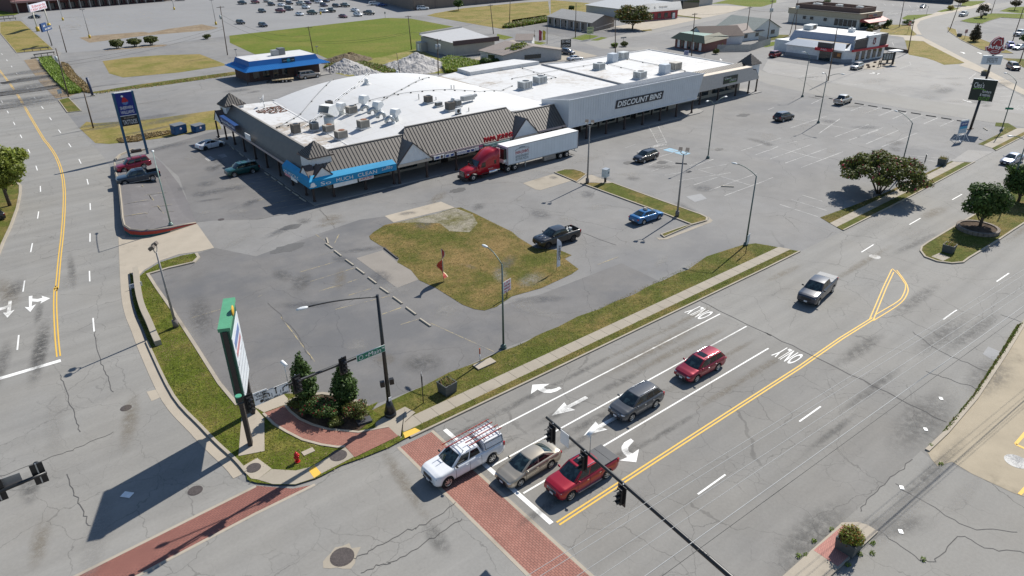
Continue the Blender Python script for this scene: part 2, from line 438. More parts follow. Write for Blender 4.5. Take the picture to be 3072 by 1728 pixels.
sheet('footpath',GG([H(990,620),H(1130,690),H(1650,960),H(2000,1130),H(2400,1340),H(2576,1440),H(2850,1560),H(2850,1640),H(2576,1530),H(2300,1400),H(1950,1200),H(1690,1100),H(1520,1050),H(1620,1010),H(1050,720),H(960,660),H(660,650),H(630,600),H(340,560),H(340,540),H(800,570),H(940,590)]),0.014,conc2_m)
sheet('footpath',GG([H(860,555),H(760,480),H(770,400),H(800,330),H(960,270),H(1150,205),H(1400,140),H(1650,100),H(1900,60),H(2000,45),H(2060,70),H(1900,105),H(1400,205),H(1100,275),H(905,335),H(850,405),H(872,475),H(930,560)]),0.016,conc2_m)
# back streets
sheet('back_street',GG([E(-1300,300),E(-560,470),E(100,640),E(560,780),E(1500,830),E(1450,760),E(1000,760),E(690,770),E(700,650),E(1280,560),E(2576,280),F(300,130),F(1000,20),F(900,0),F(540,0),F(0,190),E(2200,300),E(1400,480),E(680,600),E(300,690),E(-250,560),E(-800,400),E(-1450,230)]),0.008,lane_m)
sheet('store_lot',GG([E(1800,140),E(2180,90),E(2576,90),F(360,110),F(0,215),E(2200,290),E(1780,240)]),0.011,conc2_m)
sheet('store_lot',GG([E(1250,350),E(1800,290),E(2180,300),E(1400,470),E(1180,490),E(740,430)]),0.013,conc2_m)
sheet('house_lot',GG([C(1330,960),C(1560,900),C(1700,740),C(2030,640),C(2600,740),C(3000,800),C(3400,900),C(3000,960),C(2400,1010)]),0.009,conc_m)
sheet('office_lot',GG([T(2,0,40,290),T(2,0,350,230),T(2,0,800,250),T(2,0,1010,250),T(2,0,1300,300),T(2,0,960,380),T(2,0,700,410),T(2,0,600,380)]),0.012,lotdark_m)
sheet('market_lot',GG([A(330,290),A(700,165),T(0,0,1700,10),T(0,0,2576,-60),T(1,0,1100,0),C(-300,-100),C(0,80),C(360,180),C(560,150),C(2120,10),C(2600,-20),C(2600,10),C(1200,170),C(640,240),C(0,290),B(2500,290),B(0,575),A(2576,720),A(1000,860),A(700,640),A(550,510)]),0.004,asphalt('market_asphalt',(0.235,0.237,0.24),crack=0.15,patch=0.12,cscale=0.05))
# grass areas
def grass(pts,m=grass_m,z=0.02,kb=False,name='grass',wd=0.16):
 o=MB().flat(pts,z if not kb else 0.10).build(name,m);o['kind']='structure'
 if kb:kerb(pts,wd,0.14,True)
 return o
grass(GG([B(-10,575),B(2500,290),B(2576,290),C(390,300),C(1080,430),C(560,520),C(560,640),C(480,780),C(0,900),B(2000,1000),B(1600,960),B(1400,870),B(440,890),B(300,830),B(0,690)]),grassg_m)
grass(GG([C(480,780),C(900,960),C(1500,1030),C(1500,1080),C(1000,1180),C(0,1200),B(1900,1230),B(1500,1130),B(1600,960),B(2000,1000),C(0,900)]),grassm('weedy_grass',(0.15,0.17,0.03),(0.30,0.24,0.10),0.5,0.15,0.12),0.018)
grass(GG([C(770,215),C(1250,130),C(2200,40),C(2600,20),C(2640,330),C(2000,440),C(1880,470),C(1300,370),C(650,250)]),grassy_m)
grass(GG([C(2640,0),C(3400,60),C(3400,200),C(3260,330),C(2640,330)]),grassy_m,0.019)
grass(GG([A(1650,985),A(2100,925),A(2576,890)]+TT(0,0,2010,545,2290,655,1800,730,1240,780,1100,740)),grassy_m)
grass(GG([A(0,530),A(0,360),A(260,340),A(340,345),A(520,500),A(860,800),A(270,855)]),grassy_m,0,True)
grass(GG([A(-300,100),A(230,95),A(330,210),A(220,250),A(-300,270)]),grassg_m)
grass(GG(TT(0,0,240,605,360,590,410,650,830,920,700,970,560,990,400,825)),dirt_m,0.016)
grass(GG(TT(0,0,590,1010,690,985,820,1120,680,1135)),grass_m,0,True)
grass(GG(TT(0,0,800,1290,870,1225,960,1240,1300,1220,1600,1190,2160,1110,2200,1215,2230,1300,2080,1310,1760,1370,1560,1400,1100,1449,960,1440)),grassy_m,0.017)
grass(GG(TT(0,0,900,930,1400,850,2360,720,2380,750,1700,850,950,940)),grass_m)
grass(GG(TT(0,0,800,380,930,360,1440,320,1500,330,1700,290,2030,245,2200,280,2090,305,1790,330,1450,360,900,430)),dirt_m,0.012)
grass(GG([T(2,0,0,200),T(2,0,340,150),T(2,0,345,220),T(2,0,0,265)]),grassg_m)
grass(GG([E(60,620),E(300,550),E(520,580),E(420,620),E(250,650)]),grassg_m);grass(GG([E(380,650),E(560,595),E(660,610),E(500,655)]),grassg_m)
grass(GG([C(1780,545),C(2040,600),C(1900,640),C(1770,620)]),grassg_m,0.021);grass(GG([C(2360,660),C(2580,690),C(2480,720),C(2360,710)]),grassg_m,0.022)
grass(GG([E(1180,490),E(1360,470),E(1380,490),E(1220,510)]),grass_m);grass(GG([E(1780,240),E(2180,290),E(2150,305),E(1780,260)]),grass_m,0.023)
grass(GG([F(-250,60),F(0,0),F(120,-40),F(800,-40),F(800,40),F(560,110),F(360,110),F(0,60)]),grassg_m,0.019)
grass(GG([F(540,700),F(780,670),F(780,730),F(640,760),F(540,755)]),grassg_m);grass(GG([F(520,640),F(830,560),F(1000,560),F(1000,590),F(780,640),F(540,690)]),grass_m,0.018)
grass(GG([H(250,500),H(340,400),H(750,395),H(760,470),H(850,555),H(800,575),H(340,555)]),grassy_m)
grass(GG([H(660,650),H(960,665),H(1050,720),H(1620,1010),H(1520,1030),H(1290,1045),H(1140,980),H(1000,935),H(720,880)]),grassy_m,0.022)
grass(GG([H(610,290),H(700,245),H(1130,225),H(960,270),H(800,320),H(640,315)]),grassg_m)
grass(GG([H(1170,185),H(1300,150),H(1570,120),H(1450,165),H(1250,195)]),grassg_m);grass(GG([H(1560,90),H(1600,20),H(1960,15),H(1900,50),H(1720,100)]),grassg_m)
grass(GG([H(1340,440),H(1480,480),H(1500,560),H(1850,620),H(2050,700),H(2380,850),H(2400,865),H(2100,850),H(1880,800),H(1560,645),H(1355,505)]),grassy_m,0,True)
grass(GG([H(1550,340),H(1700,295),H(2050,220),H(2576,230),H(2576,305),H(2200,285),H(2040,330),H(1900,385),H(1700,370)]),grassg_m,0,True)
grass(GG([H(2180,180),H(2340,120),H(2700,100),H(2700,215),H(2500,215)]),grassg_m);grass(GG([H(2230,935),H(2576,950),H(2700,960),H(2700,1200),H(2576,1090)]),grass_m,0.024)
# verge between the corner lot and the pavement, the pavement itself, and the strip by the kerb
def wig(x0,x1,y,a,n=30,ph=0.0):
 return [(x0+(x1-x0)*i/n,y+a*(math.sin(i*1.7+ph)*0.6+math.sin(i*0.63+ph)*0.6))for i in range(n+1)]
grass([(19.0,38.95)]+[(x,38.95)for x in (25,70.8)]+[(70.7,39.2),(69.8,41.3),(68.2,42.0),(62.4,42.7)]+wig(58,22.5,41.85,0.18,26)[0:]+[(20.2,41.7),(18.2,41.5)],grass_m,0.03)
grass([(19.2,37.65),(71.2,37.65),(71.6,36.7),(19.6,36.9)],grass_m,0.07)
kerb(N_KERB[-5:][::-1]+[(71.6,36.66)]if False else [(19.6,36.82),(29.3,36.75),(50,36.65),(65,36.6),(71.6,36.66)],0.17,0.13)
sheet('pavement',[(18.5,37.65),(71.4,37.65),(70.9,38.95),(18.5,38.95)],0.045,conc_m)
jm=MB()
for i in range(33):jm.box((19.6+i*1.56,38.3,0.046),(0.035,1.28,0.006))
for i in range(25):jm.box((83.4+i*1.56,38.35+(i*0.030),0.046),(0.035,1.2,0.006))
o=jm.build('pavement_joints',paint('joint_dark',(0.16,0.14,0.11),0.9));o['kind']='structure'
S2L=[(83.2,40.8),(90,40.3),(98.3,39.9),(110,40.2),(120.9,40.3)]
grass([(82.3,39.0),(100,39.4),(121.0,40.0)]+S2L[::-1],lotgrass_m,0.03)
sheet('pavement',[(81.7,37.75),(100,38.1),(121.9,38.75),(120.9,40.0),(100,39.4),(82.3,39.0)],0.045,conc_m)
grass([(81.3,36.75),(100,37.0),(122.4,37.9),(121.9,38.75),(100,38.1),(81.7,37.75)],grass_m,0.07)
kerb([(81.3,36.7),(100,37.0),(123.2,37.8)],0.17,0.13)
sheet('driveway',[(123.2,37.9),(131.5,38.15),(129.6,41.2),(120.9,40.3)],0.018,lotlight_m)
grass([G(J(1210,850)),G(J(1380,860)),G(J(1500,930)),G(J(1040,1160)),G(J(970,1145)),G(J(1290,985)),G(J(1330,910)),G(J(1200,900))],grass_m,0.03)
sheet('pavement',GG([J(1500,930),J(1594,930),J(1594,980),J(1160,1200),J(1040,1160)]),0.045,conc_m)
grass(GG([J(1594,980),J(1594,1035),J(1205,1230),J(1160,1200)]),grass_m,0.07)
kerb(GG([J(1205,1235),J(1594,1037),J(1800,930)]),0.17,0.13)
# island on the right with the planted trees
ISL=GG(TT(3,1,2030,745,1850,850,1600,1000,1545,1040,1535,1080,1580,1140,1700,1185,1850,1205,1960,1195,2020,1150,2270,1000,2480,860,2700,720,2900,600,2900,300,2576,410,2400,510))
grass(ISL,grass_m,0,True,wd=0.2)
sheet('pavement',GG(TT(3,1,1640,1140,1720,1105,1830,1150,1760,1185)),0.115,conc_m)
# the unpaved plot in the middle of the corner lot
PLOT=GG(TT(1,1,1140,930,1180,890,1300,815,1450,785,1800,705,2000,645,2060,640,2200,700,2400,800,2576,885)+TT(2,1,0,885,60,940,240,1050,480,1070,600,1120,530,1155,670,1260,600,1310,300,1449)+TT(2,2,0,85)+TT(1,2,2420,190,2300,228,2200,215,2080,170,1810,0)+TT(1,1,1640,1370,1560,1270,1420,1190,1440,1150,1280,1040,1150,960))
grass(PLOT,lotgrass_m,0.03)
sheet('gravel_patch',GG(TT(1,1,1400,800,1800,705,2010,648,2180,710,2230,800,2150,890,1950,880,1850,800,1600,790)),0.034,grassm('gravel_grass',(0.13,0.12,0.045),(0.27,0.245,0.19),0.47,0.12,0.35))
sheet('concrete_pad',GG(TT(1,1,1010,1150,1275,1070,1430,1195,1550,1260,1650,1360,1420,1449)),0.016,concrete('grey_concrete',(0.255,0.23,0.20)))
sheet('concrete_pad',GG(TT(1,1,1295,725,1860,580,2000,640,1385,790)),0.017,conc2_m)
sheet('concrete_pad',GG(TT(2,1,110,395,420,300,600,370,290,465,240,460)),0.017,conc_m)
# kerbed islands of the lot
grass(GG(TT(2,1,430,290,530,262,620,262,690,280,748,310,650,385)),lotgrass_m,0,True)
grass(GG(TT(2,1,700,400,800,395,960,400,1010,395,1500,575,1900,715,1960,745,1955,775,1810,815,1560,715)),grass_m,0,True,wd=0.22)
sheet('concrete_pad',GG(TT(2,1,655,390,760,320,800,310,1000,385,950,398,790,393,690,405)),0.03,conc_m)
grass(GG(TT(2,1,1500,915,1740,830,1800,822,1530,940)),grass_m,0,True)
sheet('gutter',GG(TT(2,1,1450,940,1480,965,1560,960,2000,790,2020,770,1960,720,1985,755,1970,775,1540,945,1480,945)),0.016,conc_m)
# entrance apron from the side street, left verge with kerbs
APRON=GG(TT(0,1,1205,935,1250,945,1600,910,1980,800,2155,1045,2020,1080,1800,1110,1600,1180,1450,1270,1360,1360,1330,1449,1225,1449))
sheet('driveway',APRON,0.018,conc2_m)
ek=curve(E_KERB,4)
VERGE=GG(TT(0,1,1370,1370,1470,1285,1620,1195,1830,1130,1975,1105,1990,1140,1950,1185,1700,1245,1485,1310,1560,1449)+TT(0,2,1720,230,1960,600,2200,980,2385,1185)+[M(340,850),M(560,815),M(800,812),M(900,812),M(1060,835),M(1250,915),M(1330,880)])+[(19.0,41.6),(19.4,38.9),(19.6,36.95)]+GG(TT(1,3,1340,162,1100,258,870,338,700,430,605,475,400,540,200,540,0,518)+TT(0,3,2490,490))+offs(ek,-0.85)[1:34]
VERGE_Z=0.10
grass(VERGE,grassm('bright_verge',(0.095,0.120,0.013),(0.20,0.165,0.045),0.58,0.14,0.3),VERGE_Z)
kerb(GG(TT(0,1,1975,1105,2000,1145,1950,1195,1700,1252,1490,1315,1575,1449)+TT(0,2,1730,220,1970,590,2210,970,2390,1185)),0.3,0.14)
sheet('gutter',[tuple(p)for p in offs(GG(TT(0,1,1490,1315,1575,1449)+TT(0,2,1730,220,1970,590,2210,970,2390,1185)),-0.75)]+offs(GG(TT(0,1,1490,1315,1575,1449)+TT(0,2,1730,220,1970,590,2210,970,2390,1185)),-0.1)[::-1],0.02,conc_m)
sheet('gutter',offs(ek,0.15)+offs(ek,-0.62)[::-1],0.022,conc2_m)
kerb(offs(ek[:22],-0.75),0.22,0.16)
# low kerb wall beside the bend
lw=offs(ek[20:34],-1.5)
o=kerb_mesh(MB(),[p for p in lw],0.55,0.62).build('kerb_wall',conc_m);o['kind']='structure'
# corner plaza: brick path, bed, slabs, ramps
sheet('brick_path',GG([M(405,975),M(580,910),M(620,960),M(700,1025),M(800,1070),M(920,1105),M(1170,1130),M(1410,1085),M(1490,1160),M(1140,1330),M(1060,1240),M(1000,1245),M(870,1225),M(720,1185),M(590,1120),M(490,1060)]),0.125,plaza_m)
for pts in ([M(405,975),M(490,1062),M(590,1122),M(720,1188),M(870,1228),M(1000,1247),M(1062,1242)],[M(580,908),M(620,958),M(700,1022),M(800,1067),M(920,1102),M(1170,1127),M(1410,1082)]):
 kerb(GG(pts),0.2,0.15,False,conc2_m)
sheet('planting_bed',GG([M(590,905),M(700,850),M(880,830),M(1060,850),M(1180,900),M(1230,960),M(1265,1040),M(1170,1118),M(1000,1105),M(850,1078),M(720,1025),M(640,955)]),0.13,mulch_m)
kerb(GG([M(585,895),M(700,838),M(880,815),M(1060,840),M(1190,895),M(1240,920)]),0.3,0.16,False,conc_m)
sheet('concrete_pad',GG([M(205,1320),M(415,1280),M(412,1015),M(340,935),M(235,960),M(222,1100)]),0.128,conc2_m)
sheet('concrete_pad',GG([M(330,838),M(555,808),M(605,860),M(580,905),M(410,968),M(340,928)]),0.122,conc2_m)
sheet('pavement',GG(TT(1,3,560,360,900,165,990,260,660,430,590,475,400,538,170,536,20,490,160,385,400,400)),0.115,conc_m)
sheet('pavement',GG(TT(1,3,160,380,15,272)+TT(0,3,2420,372,2530,480)+TT(1,3,20,490)),0.117,conc2_m)
sheet('pavement',GG(TT(1,2,1205,1430,1205,1365,1260,1325,1500,1205,1605,1262))+[(20.2,38.6),(18.9,37.1)]+GG(TT(1,3,1470,60)),0.112,conc_m)
sheet('tactile_paving',GG(TT(1,3,590,345,660,430,585,475,530,395)),0.121,yel_p)
sheet('tactile_paving',GG(TT(1,3,1480,20,1600,-30,1660,0,1500,75)),0.121,yel_p)
# brick crosswalks with concrete borders
XW=[(18.46,36.4),(18.56,-6.0),(21.05,-6.0),(21.18,36.4)]
sheet('crosswalk',XW,0.010,cross_m)
bm=MB();ribbon(bm,[(18.36,36.5),(18.46,-6)],0.24,0.014);ribbon(bm,[(21.28,36.5),(21.15,-6)],0.24,0.014)
W1=GG(TT(1,3,595,528,0,820)+TT(0,3,1400,1440));W2=GG(TT(1,3,370,570,200,558,0,540)+TT(0,3,2576,545,1540,1060,750,1449))
d_=(Vector(W1[2])-Vector(W1[1])).normalized()*14
W1.append((W1[2][0]+d_.x,W1[2][1]+d_.y));W2.append((W2[-1][0]+d_.x,W2[-1][1]+d_.y))
sheet('crosswalk',W1+W2[::-1],0.010,cross2_m)
ribbon(bm,[W1[0],W1[1],W1[-1]],0.22,0.014);ribbon(bm,[W2[3],W2[-1]],0.22,0.014)
o=bm.build('crosswalk_border',conc2_m);o['kind']='structure'
# far-right concrete forecourt and kerbs in the bottom right corner
sheet('forecourt',GG(TT(3,2,2576,350,2400,640,2100,1100,1810,1449)+TT(3,3,1600,195,1640,270,1705,345,1850,300,2050,420,2470,615,2576,650))+[(80,-5),(110,20)],0.016,concrete('forecourt_concrete',(0.36,0.305,0.22),0.2,0.4))
kerb(GG(TT(3,2,2700,150,2560,380,2390,660,2090,1110,1800,1449)+TT(3,3,1600,190)),0.3,0.11,False,conc2_m)
sheet('south_lot',GG(TT(3,3,1540,190,1600,240,1705,345,1850,330,2050,430,2470,620,2700,700,2700,1700,600,1700,830,1330,1100,1010,950,940,740,920,1440,280)),0.009,asphalt('south_asphalt',(0.245,0.24,0.226),crack=0.5,patch=0.14,cscale=0.09))
PLI=GG(TT(3,3,160,1449,740,925,900,920,1000,950,1105,1015,640,1449,400,1690,-80,1660))
o=MB().prism(PLI,-0.02,0.13).build('concrete_island',conc2_m);o['kind']='structure'
sheet('brick_inlay',GG(TT(3,3,760,945,985,1095,700,1370,455,1205)),0.135,brickm('inlay_brick',(0.40,0.17,0.14),(0.46,0.21,0.17),(0.30,0.15,0.12),0.22,0.11,0.016,rad(-38),0.2))
# asphalt repairs, stains with a shape of their own
for q in ([T(0,2,1475,1045),T(0,2,1600,1015),T(0,2,1650,1085),T(0,2,1525,1140)],):
 sheet('concrete_patch',GG(q),0.015,conc2_m)
for q in (TT(3,2,2160,665,2215,590,2360,650,2310,755),TT(2,1,1750,530,1900,500,1960,550,1840,585)):
 sheet('asphalt_patch',GG(q),0.013,asphalt('repair_asphalt',(0.30,0.305,0.31),crack=0.2,patch=0.1))
def blob(q,rx,ry,n=16,s=1):
 c=G(q);rr=random.Random(s)
 return [(c[0]+rx*math.cos(2*PI*i/n)*rr.uniform(.75,1.2),c[1]+ry*math.sin(2*PI*i/n)*rr.uniform(.75,1.2))for i in range(n)]
for i,(q,a,b)in enumerate(((T(1,1,355,835),1.3,0.8),(T(1,1,2035,465),1.4,0.9),(T(2,0,2330,1160),1.6,1.0),(T(2,1,1175,190),1.0,0.8),(T(2,1,1510,185),0.9,0.8),(T(2,1,1775,278),.6,.4),(T(2,1,2085,55),.9,.6),(T(1,1,330,1045),2.2,1.1))):
 sheet('oil_stain',blob(q,a,b,18,i),0.0135+i*0.0005,patch_m)
sheet('queue_lanes',[(21.45,-6),(21.5,36.5),(52.4,36.55),(52.6,30),(52.7,12),(52.9,-6)],0.0055,asphalt('queue_asphalt',(0.222,0.217,0.205),crack=0.28,patch=0.16,tracks=True,cscale=0.2,fine_crack=0.8))
# stop line and lanes of Main Street
mk_=MB()
mk_.flat([(21.93,36.0),(22.27,36.0),(22.27,23.95),(21.93,23.95)],0.016)
ribbon(mk_,[(22.4,33.6),(52.55,33.62)],0.14,0.016);ribbon(mk_,[(22.4,30.55),(52.5,30.6)],0.14,0.016);ribbon(mk_,[(22.4,27.12),(50.7,27.08)],0.14,0.016)
for q0,q1 in ((T(2,3,1870,628),T(2,3,2147,430)),(T(3,2,315,1345),T(3,2,530,1193)),(T(3,2,1762,318),T(3,2,1900,222)),(T(3,1,2300,1385),T(3,1,2425,1300)),(T(3,1,940,1090),T(3,1,1062,1013)),(T(3,1,1422,812),T(3,1,1535,747)),(T(3,1,1853,562),T(3,1,1952,506))):
 ribbon(mk_,[G(q0),G(q1)],0.13,0.016)
 # west-bound side street: dashes, stop line
dsh=[T(0,0,20,545),T(0,0,70,607),T(0,0,117,670),T(0,0,170,742),T(0,0,224,815),T(0,0,284,895),T(0,0,349,985),T(0,0,426,1083),T(0,0,508,1195),T(0,0,600,1322),T(0,1,703,13),T(0,1,805,175),T(0,1,882,380),T(0,1,908,630),T(0,1,906,942),T(0,1,902,1330),T(0,2,942,370)]
dsl=[T(0,0,20,1025),T(0,0,78,1127),T(0,0,143,1243),T(0,0,212,1373),T(0,1,292,73),T(0,1,369,243),T(0,1,407,452),T(0,1,384,715),T(0,1,318,1043),T(0,1,240,1430),T(0,2,182,548)]
for lst in (dsh,dsl):
 g_=GG(lst)
 for i,p in enumerate(g_):
  a=Vector(g_[max(i-1,0)]);b=Vector(g_[min(i+1,len(g_)-1)]);d=(b-a).normalized()*1.5
  ribbon(mk_,[(p[0]-d.x,p[1]-d.y),(p[0]+d.x,p[1]+d.y)],0.13,0.016)
ribbon(mk_,GG(TT(0,2,612,730,-300,1000)),0.5,0.016)
o=mk_.build('lane_markings',white_p);o['kind']='structure'
ym=MB()
for off in (-0.13,0.13):
 Y1=[(22.4,23.68),(36.5,23.70),(50,23.68)]+GG([T(3,2,740,505),T(3,2,1062,305)])
 ribbon(ym,offs(Y1,off),0.13,0.016)
 Y2=curve(GG(TT(0,2,590,690,570,480,556,200,560,0)+TT(0,1,572,1449,600,1150,628,900,645,650,645,450,620,280,560,120,480,0)+TT(0,0,440,1400,320,1200,180,960,60,790,-60,640)),5)
 ribbon(ym,offs(Y2,off),0.12,0.017)
 ribbon(ym,curve(GG([T(3,2,1080,270),T(3,2,1300,140),T(3,2,1360,70),T(3,2,1385,-20),T(3,1,1360,1380),T(3,1,1310,1310),T(3,1,1250,1255)]),5)if off<0 else offs(curve(GG([T(3,2,1060,330),T(3,2,1320,165),T(3,2,1400,60),T(3,1,1405,1440),T(3,1,1370,1370),T(3,1,1295,1270)]),5),0),0.11,0.018)
 ribbon(ym,GG([T(3,2,1018,325),T(3,1,1160,1440),T(3,1,1245,1262)]if off<0 else [T(3,2,1060,320),T(3,2,1190,0),T(3,1,1265,1290)]),0.11,0.019)
o=ym.build('centre_lines',yel_p);o['kind']='structure'
# arrows: outlines in metres, pointing to +x; placed by position and heading
def straight_arrow(mb,c,az,s=1.0,z=0.017):
 P=[(-1.5,-.14),(-1.5,.14),(0.1,.14),(0.0,.5),(1.5,0),(0.0,-.5),(0.1,-.14)]
 put(mb,P,c,az,s,z)
def put(mb,P,c,az,s,z):
 ca,sa=math.cos(az),math.sin(az)
 mb.flat([(c[0]+s*(x*ca-y*sa),c[1]+s*(x*sa+y*ca))for x,y in P],z)
def turn_arrow(mb,c,az,side=1,s=1.0,z=0.017):
# comes along +x and bends to the side
 P=[]
 for i in range(9):
  t=i/8*rad(80);P.append((-0.9+1.0*math.sin(t),(1.0-math.cos(t))*1.0-.16))
 Q_=[]
 for i in range(9):
  t=i/8*rad(80);Q_.append((-0.9+0.70*math.sin(t),(1.0-math.cos(t))*0.9+0.14))
 out=[(-1.6,-.16)]+P+[(0.62,0.62),(0.15,1.75),(-0.75,0.82)]+Q_[::-1]+[(-1.6,.14)]
 put(mb,[(x,y*side)for x,y in out],c,az,s,z)
ar=MB()
straight_arrow(ar,G(T(2,2,580,1190)),PI,1.25);straight_arrow(ar,G(T(2,2,900,1385)),PI,1.25)
def outline(mb,qs,z=0.017):mb.flat(GG(qs),z)
outline(ar,TT(2,2,190,1070,205,975,380,965,318,998,345,1020,400,1022,440,1010,475,995,498,1012,450,1040,390,1057,320,1055,275,1035,258,1022))
outline(ar,TT(2,3,1195,68,1225,92,1190,130,1168,160,1170,185,1180,203,1213,218,1278,172,1250,305,1080,288,1160,255,1120,215,1103,185,1102,150,1130,105))
outline(ar,TT(0,2,290,85,327,78,318,185,362,165,305,242,248,192,293,195))
outline(ar,TT(0,2,322,108,380,112,428,100,418,80,505,105,405,158,420,130,380,140,320,136),0.018)
outline(ar,TT(0,2,86,130,120,128,108,235,147,220,75,300,30,250,68,248))
outline(ar,TT(0,2,90,165,72,180,40,190,0,200,-60,190,-60,240,0,228,50,212,85,192),0.018)
for q in ([H(1555,838),H(1600,848),H(1615,862)],[H(1825,845),H(1870,855),H(1885,868)]):
 ribbon(ar,GG(q),0.5,0.017)
for q,az in ((H(180,1185),-0.6),(T(3,0,2010,1020),-2.1),(T(3,0,1080,738),-2.2),(E(2480,960),-2.4)):
 straight_arrow(ar,G(q),az,1.0)
o=ar.build('lane_arrows',white_p);o['kind']='structure'
# stall lines
def lines(name,segs,wd,m,z=0.0145):
 mb=MB()
 for a,b in segs:ribbon(mb,[G(a),G(b)],wd,z)
 o=mb.build(name,m);o['kind']='structure';return o
sg=[]
W21=[(1140,40,1250,0),(1260,80,1480,0),(1400,275,1650,200),(1380,215,1480,165),(1480,130,1680,70),(1530,318,2160,205),(1680,370,2200,290),(1825,415,2080,330),(1985,468,2470,295),(2140,520,2576,360),(2300,70,2520,0),(2450,110,2576,65),(1480,140,1640,190),(1760,205,2020,155),(1790,240,2030,155),(1830,245,2410,420)]
sg+=[(T(2,1,a,b),T(2,1,c,d))for a,b,c,d in W21]
W31=[(0,70,100,25),(20,152,440,5),(172,193,590,45),(335,237,755,78),(1145,28,1220,0),(0,15,540,155),(118,608,500,732),(235,560,590,670),(350,515,550,578),(0,355,50,338),(1370,110,1880,158),(1500,140,1690,178)]
sg+=[(T(3,1,a,b),T(3,1,c,d))for a,b,c,d in W31]
W30=[(225,1287,590,1170),(510,1345,725,1195),(672,1378,1015,1252),(815,1412,1160,1282),(985,1449,1320,1308),(1220,1449,1500,1338),(435,1045,555,990),(830,1117,980,1060),(970,1142,1125,1085),(1113,1167,1262,1108),(1255,1195,1405,1132),(1410,1215,1555,1160),(1570,1245,1710,1187),(1730,1272,1870,1212),(0,1105,60,1080),(0,1430,130,1390),(190,1449,290,1420),(270,1200,760,1285),(900,1380,1110,1310)]
sg+=[(T(3,0,a,b),T(3,0,c,d))for a,b,c,d in W30]
sg+=[(T(3,0,2020,797),T(3,0,2090,738)),(T(3,0,2020,797),T(3,0,2280,785)),(T(3,0,2220,825),T(3,0,2345,812)),(T(3,0,2260,858),T(3,0,2405,848)),(T(3,0,2310,893),T(3,0,2465,885)),(T(3,0,2280,935),T(3,0,2510,922)),(T(3,0,2300,975),T(3,0,2550,960)),(T(3,0,2330,1013),T(3,0,2576,1000))]
sg+=[(T(3,0,0,715),T(3,0,420,785)),(T(3,0,490,790),T(3,0,980,870)),(T(3,0,330,765),T(3,0,470,735)),(T(3,0,450,785),T(3,0,620,750)),(T(3,0,690,830),T(3,0,900,805)),(T(3,0,860,855),T(3,0,1000,835)),(T(3,0,1040,880),T(3,0,1180,905)),(T(3,0,1330,690),T(3,0,1440,650)),(T(3,0,1440,650),T(3,0,1420,620)),(T(3,0,1400,570),T(3,0,1580,580)),(T(3,0,1140,505),T(3,0,1150,535)),(T(3,0,1250,425),T(3,0,1265,460))]
for i in range(6):sg.append((T(3,0,2380+i*45,1050+i*3),T(3,0,2520+i*45,1105+i*3)))
for i in range(14):sg.append((H(20+i*68,250-i*9+40),H(130+i*68,215-i*9+40))if i>3 else (H(240+i*130,215+i*8),H(330+i*130,175+i*10)))
for i in range(7):sg.append((H(180+i*135,45+i*8),H(215+i*135,82+i*8)))
lines('stall_lines',sg,0.11,stall_p)
hatch=[]
for i in range(7):hatch.append((T(2,0,1370+i*16,1265+i*0),T(2,0,1445+i*4,1240+i*3))if False else (T(2,0,1400+i*12,1330+i*20),T(2,0,1490+i*12,1312+i*20)))
hatch+=[(T(2,0,1370,1262),T(2,0,1470,1449)),(T(2,0,1455,1240),T(2,0,1560,1449))]
for i in range(7):hatch.append((T(2,1,1265+i*45,78-i*12),T(2,1,1440+i*20,5+i*2))if False else (T(2,1,1290+i*42,66-i*9),T(2,1,1420+i*24,28-i*6)))
hatch+=[(T(2,1,1250,85),T(2,1,1500,0)),(T(2,1,1280,90),T(2,1,1580,30))]
for i in range(8):hatch.append((T(2,1,1775+i*26,215-i*6),T(2,1,1830+i*24,225-i*8)))
for i in range(9):hatch.append((K(375+i*26,1000-i*10),K(470+i*26,1060-i*10))if i<5 else (K(650+(i-5)*38,935-(i-5)*8),K(740+(i-5)*30,990-(i-5)*8)))
lines('hatched_bays',hatch,0.12,stall_p,0.0150)
hb=MB()
for q in (T(2,1,1600,63),T(2,1,1715,92)):
 c=G(q);hb.flat([(c[0]-.9,c[1]-1.0),(c[0]+.9,c[1]-1.0),(c[0]+.9,c[1]+1.0),(c[0]-.9,c[1]+1.0)],0.0155)
o=hb.build('accessible_bays',blue_p);o['kind']='structure'
hw=MB()
for q in (T(2,1,1600,63),T(2,1,1715,92)):
 c=G(q);hw.ell((c[0]+.15,c[1]+.5,0.017),(.16,.16,.004),8,4);ribbon(hw,[(c[0]+.1,c[1]+.35),(c[0],c[1]-.1),(c[0]+.45,c[1]-.15),(c[0]+.6,c[1]-.55)],.13,0.018)
 ribbon(hw,[(c[0]-.1+.42*math.cos(t*.5),c[1]-.25+.42*math.sin(t*.5))for t in range(4,13)],.1,0.019)
o=hw.build('accessible_symbols',stall_p);o['kind']='structure'
yl=[]
for i in range(8):yl.append((T(1,1,-120+i*0,0),T(1,1,-118,0)))if False else None
yl+=[(T(0,1,1250,490+i*63)if i else T(0,1,1250,490),T(0,1,1660,425+i*62))for i in range(0)]
YW=[(545,1385,800,1185),(545,1385,1000,1250),(750,1449,1050,1350)]
yl+=[(T(1,1,440,1290,),T(1,1,800,1185)),(T(1,1,545,1385),T(1,1,1000,1245)),(T(1,1,760,1449),T(1,1,1050,1352))]
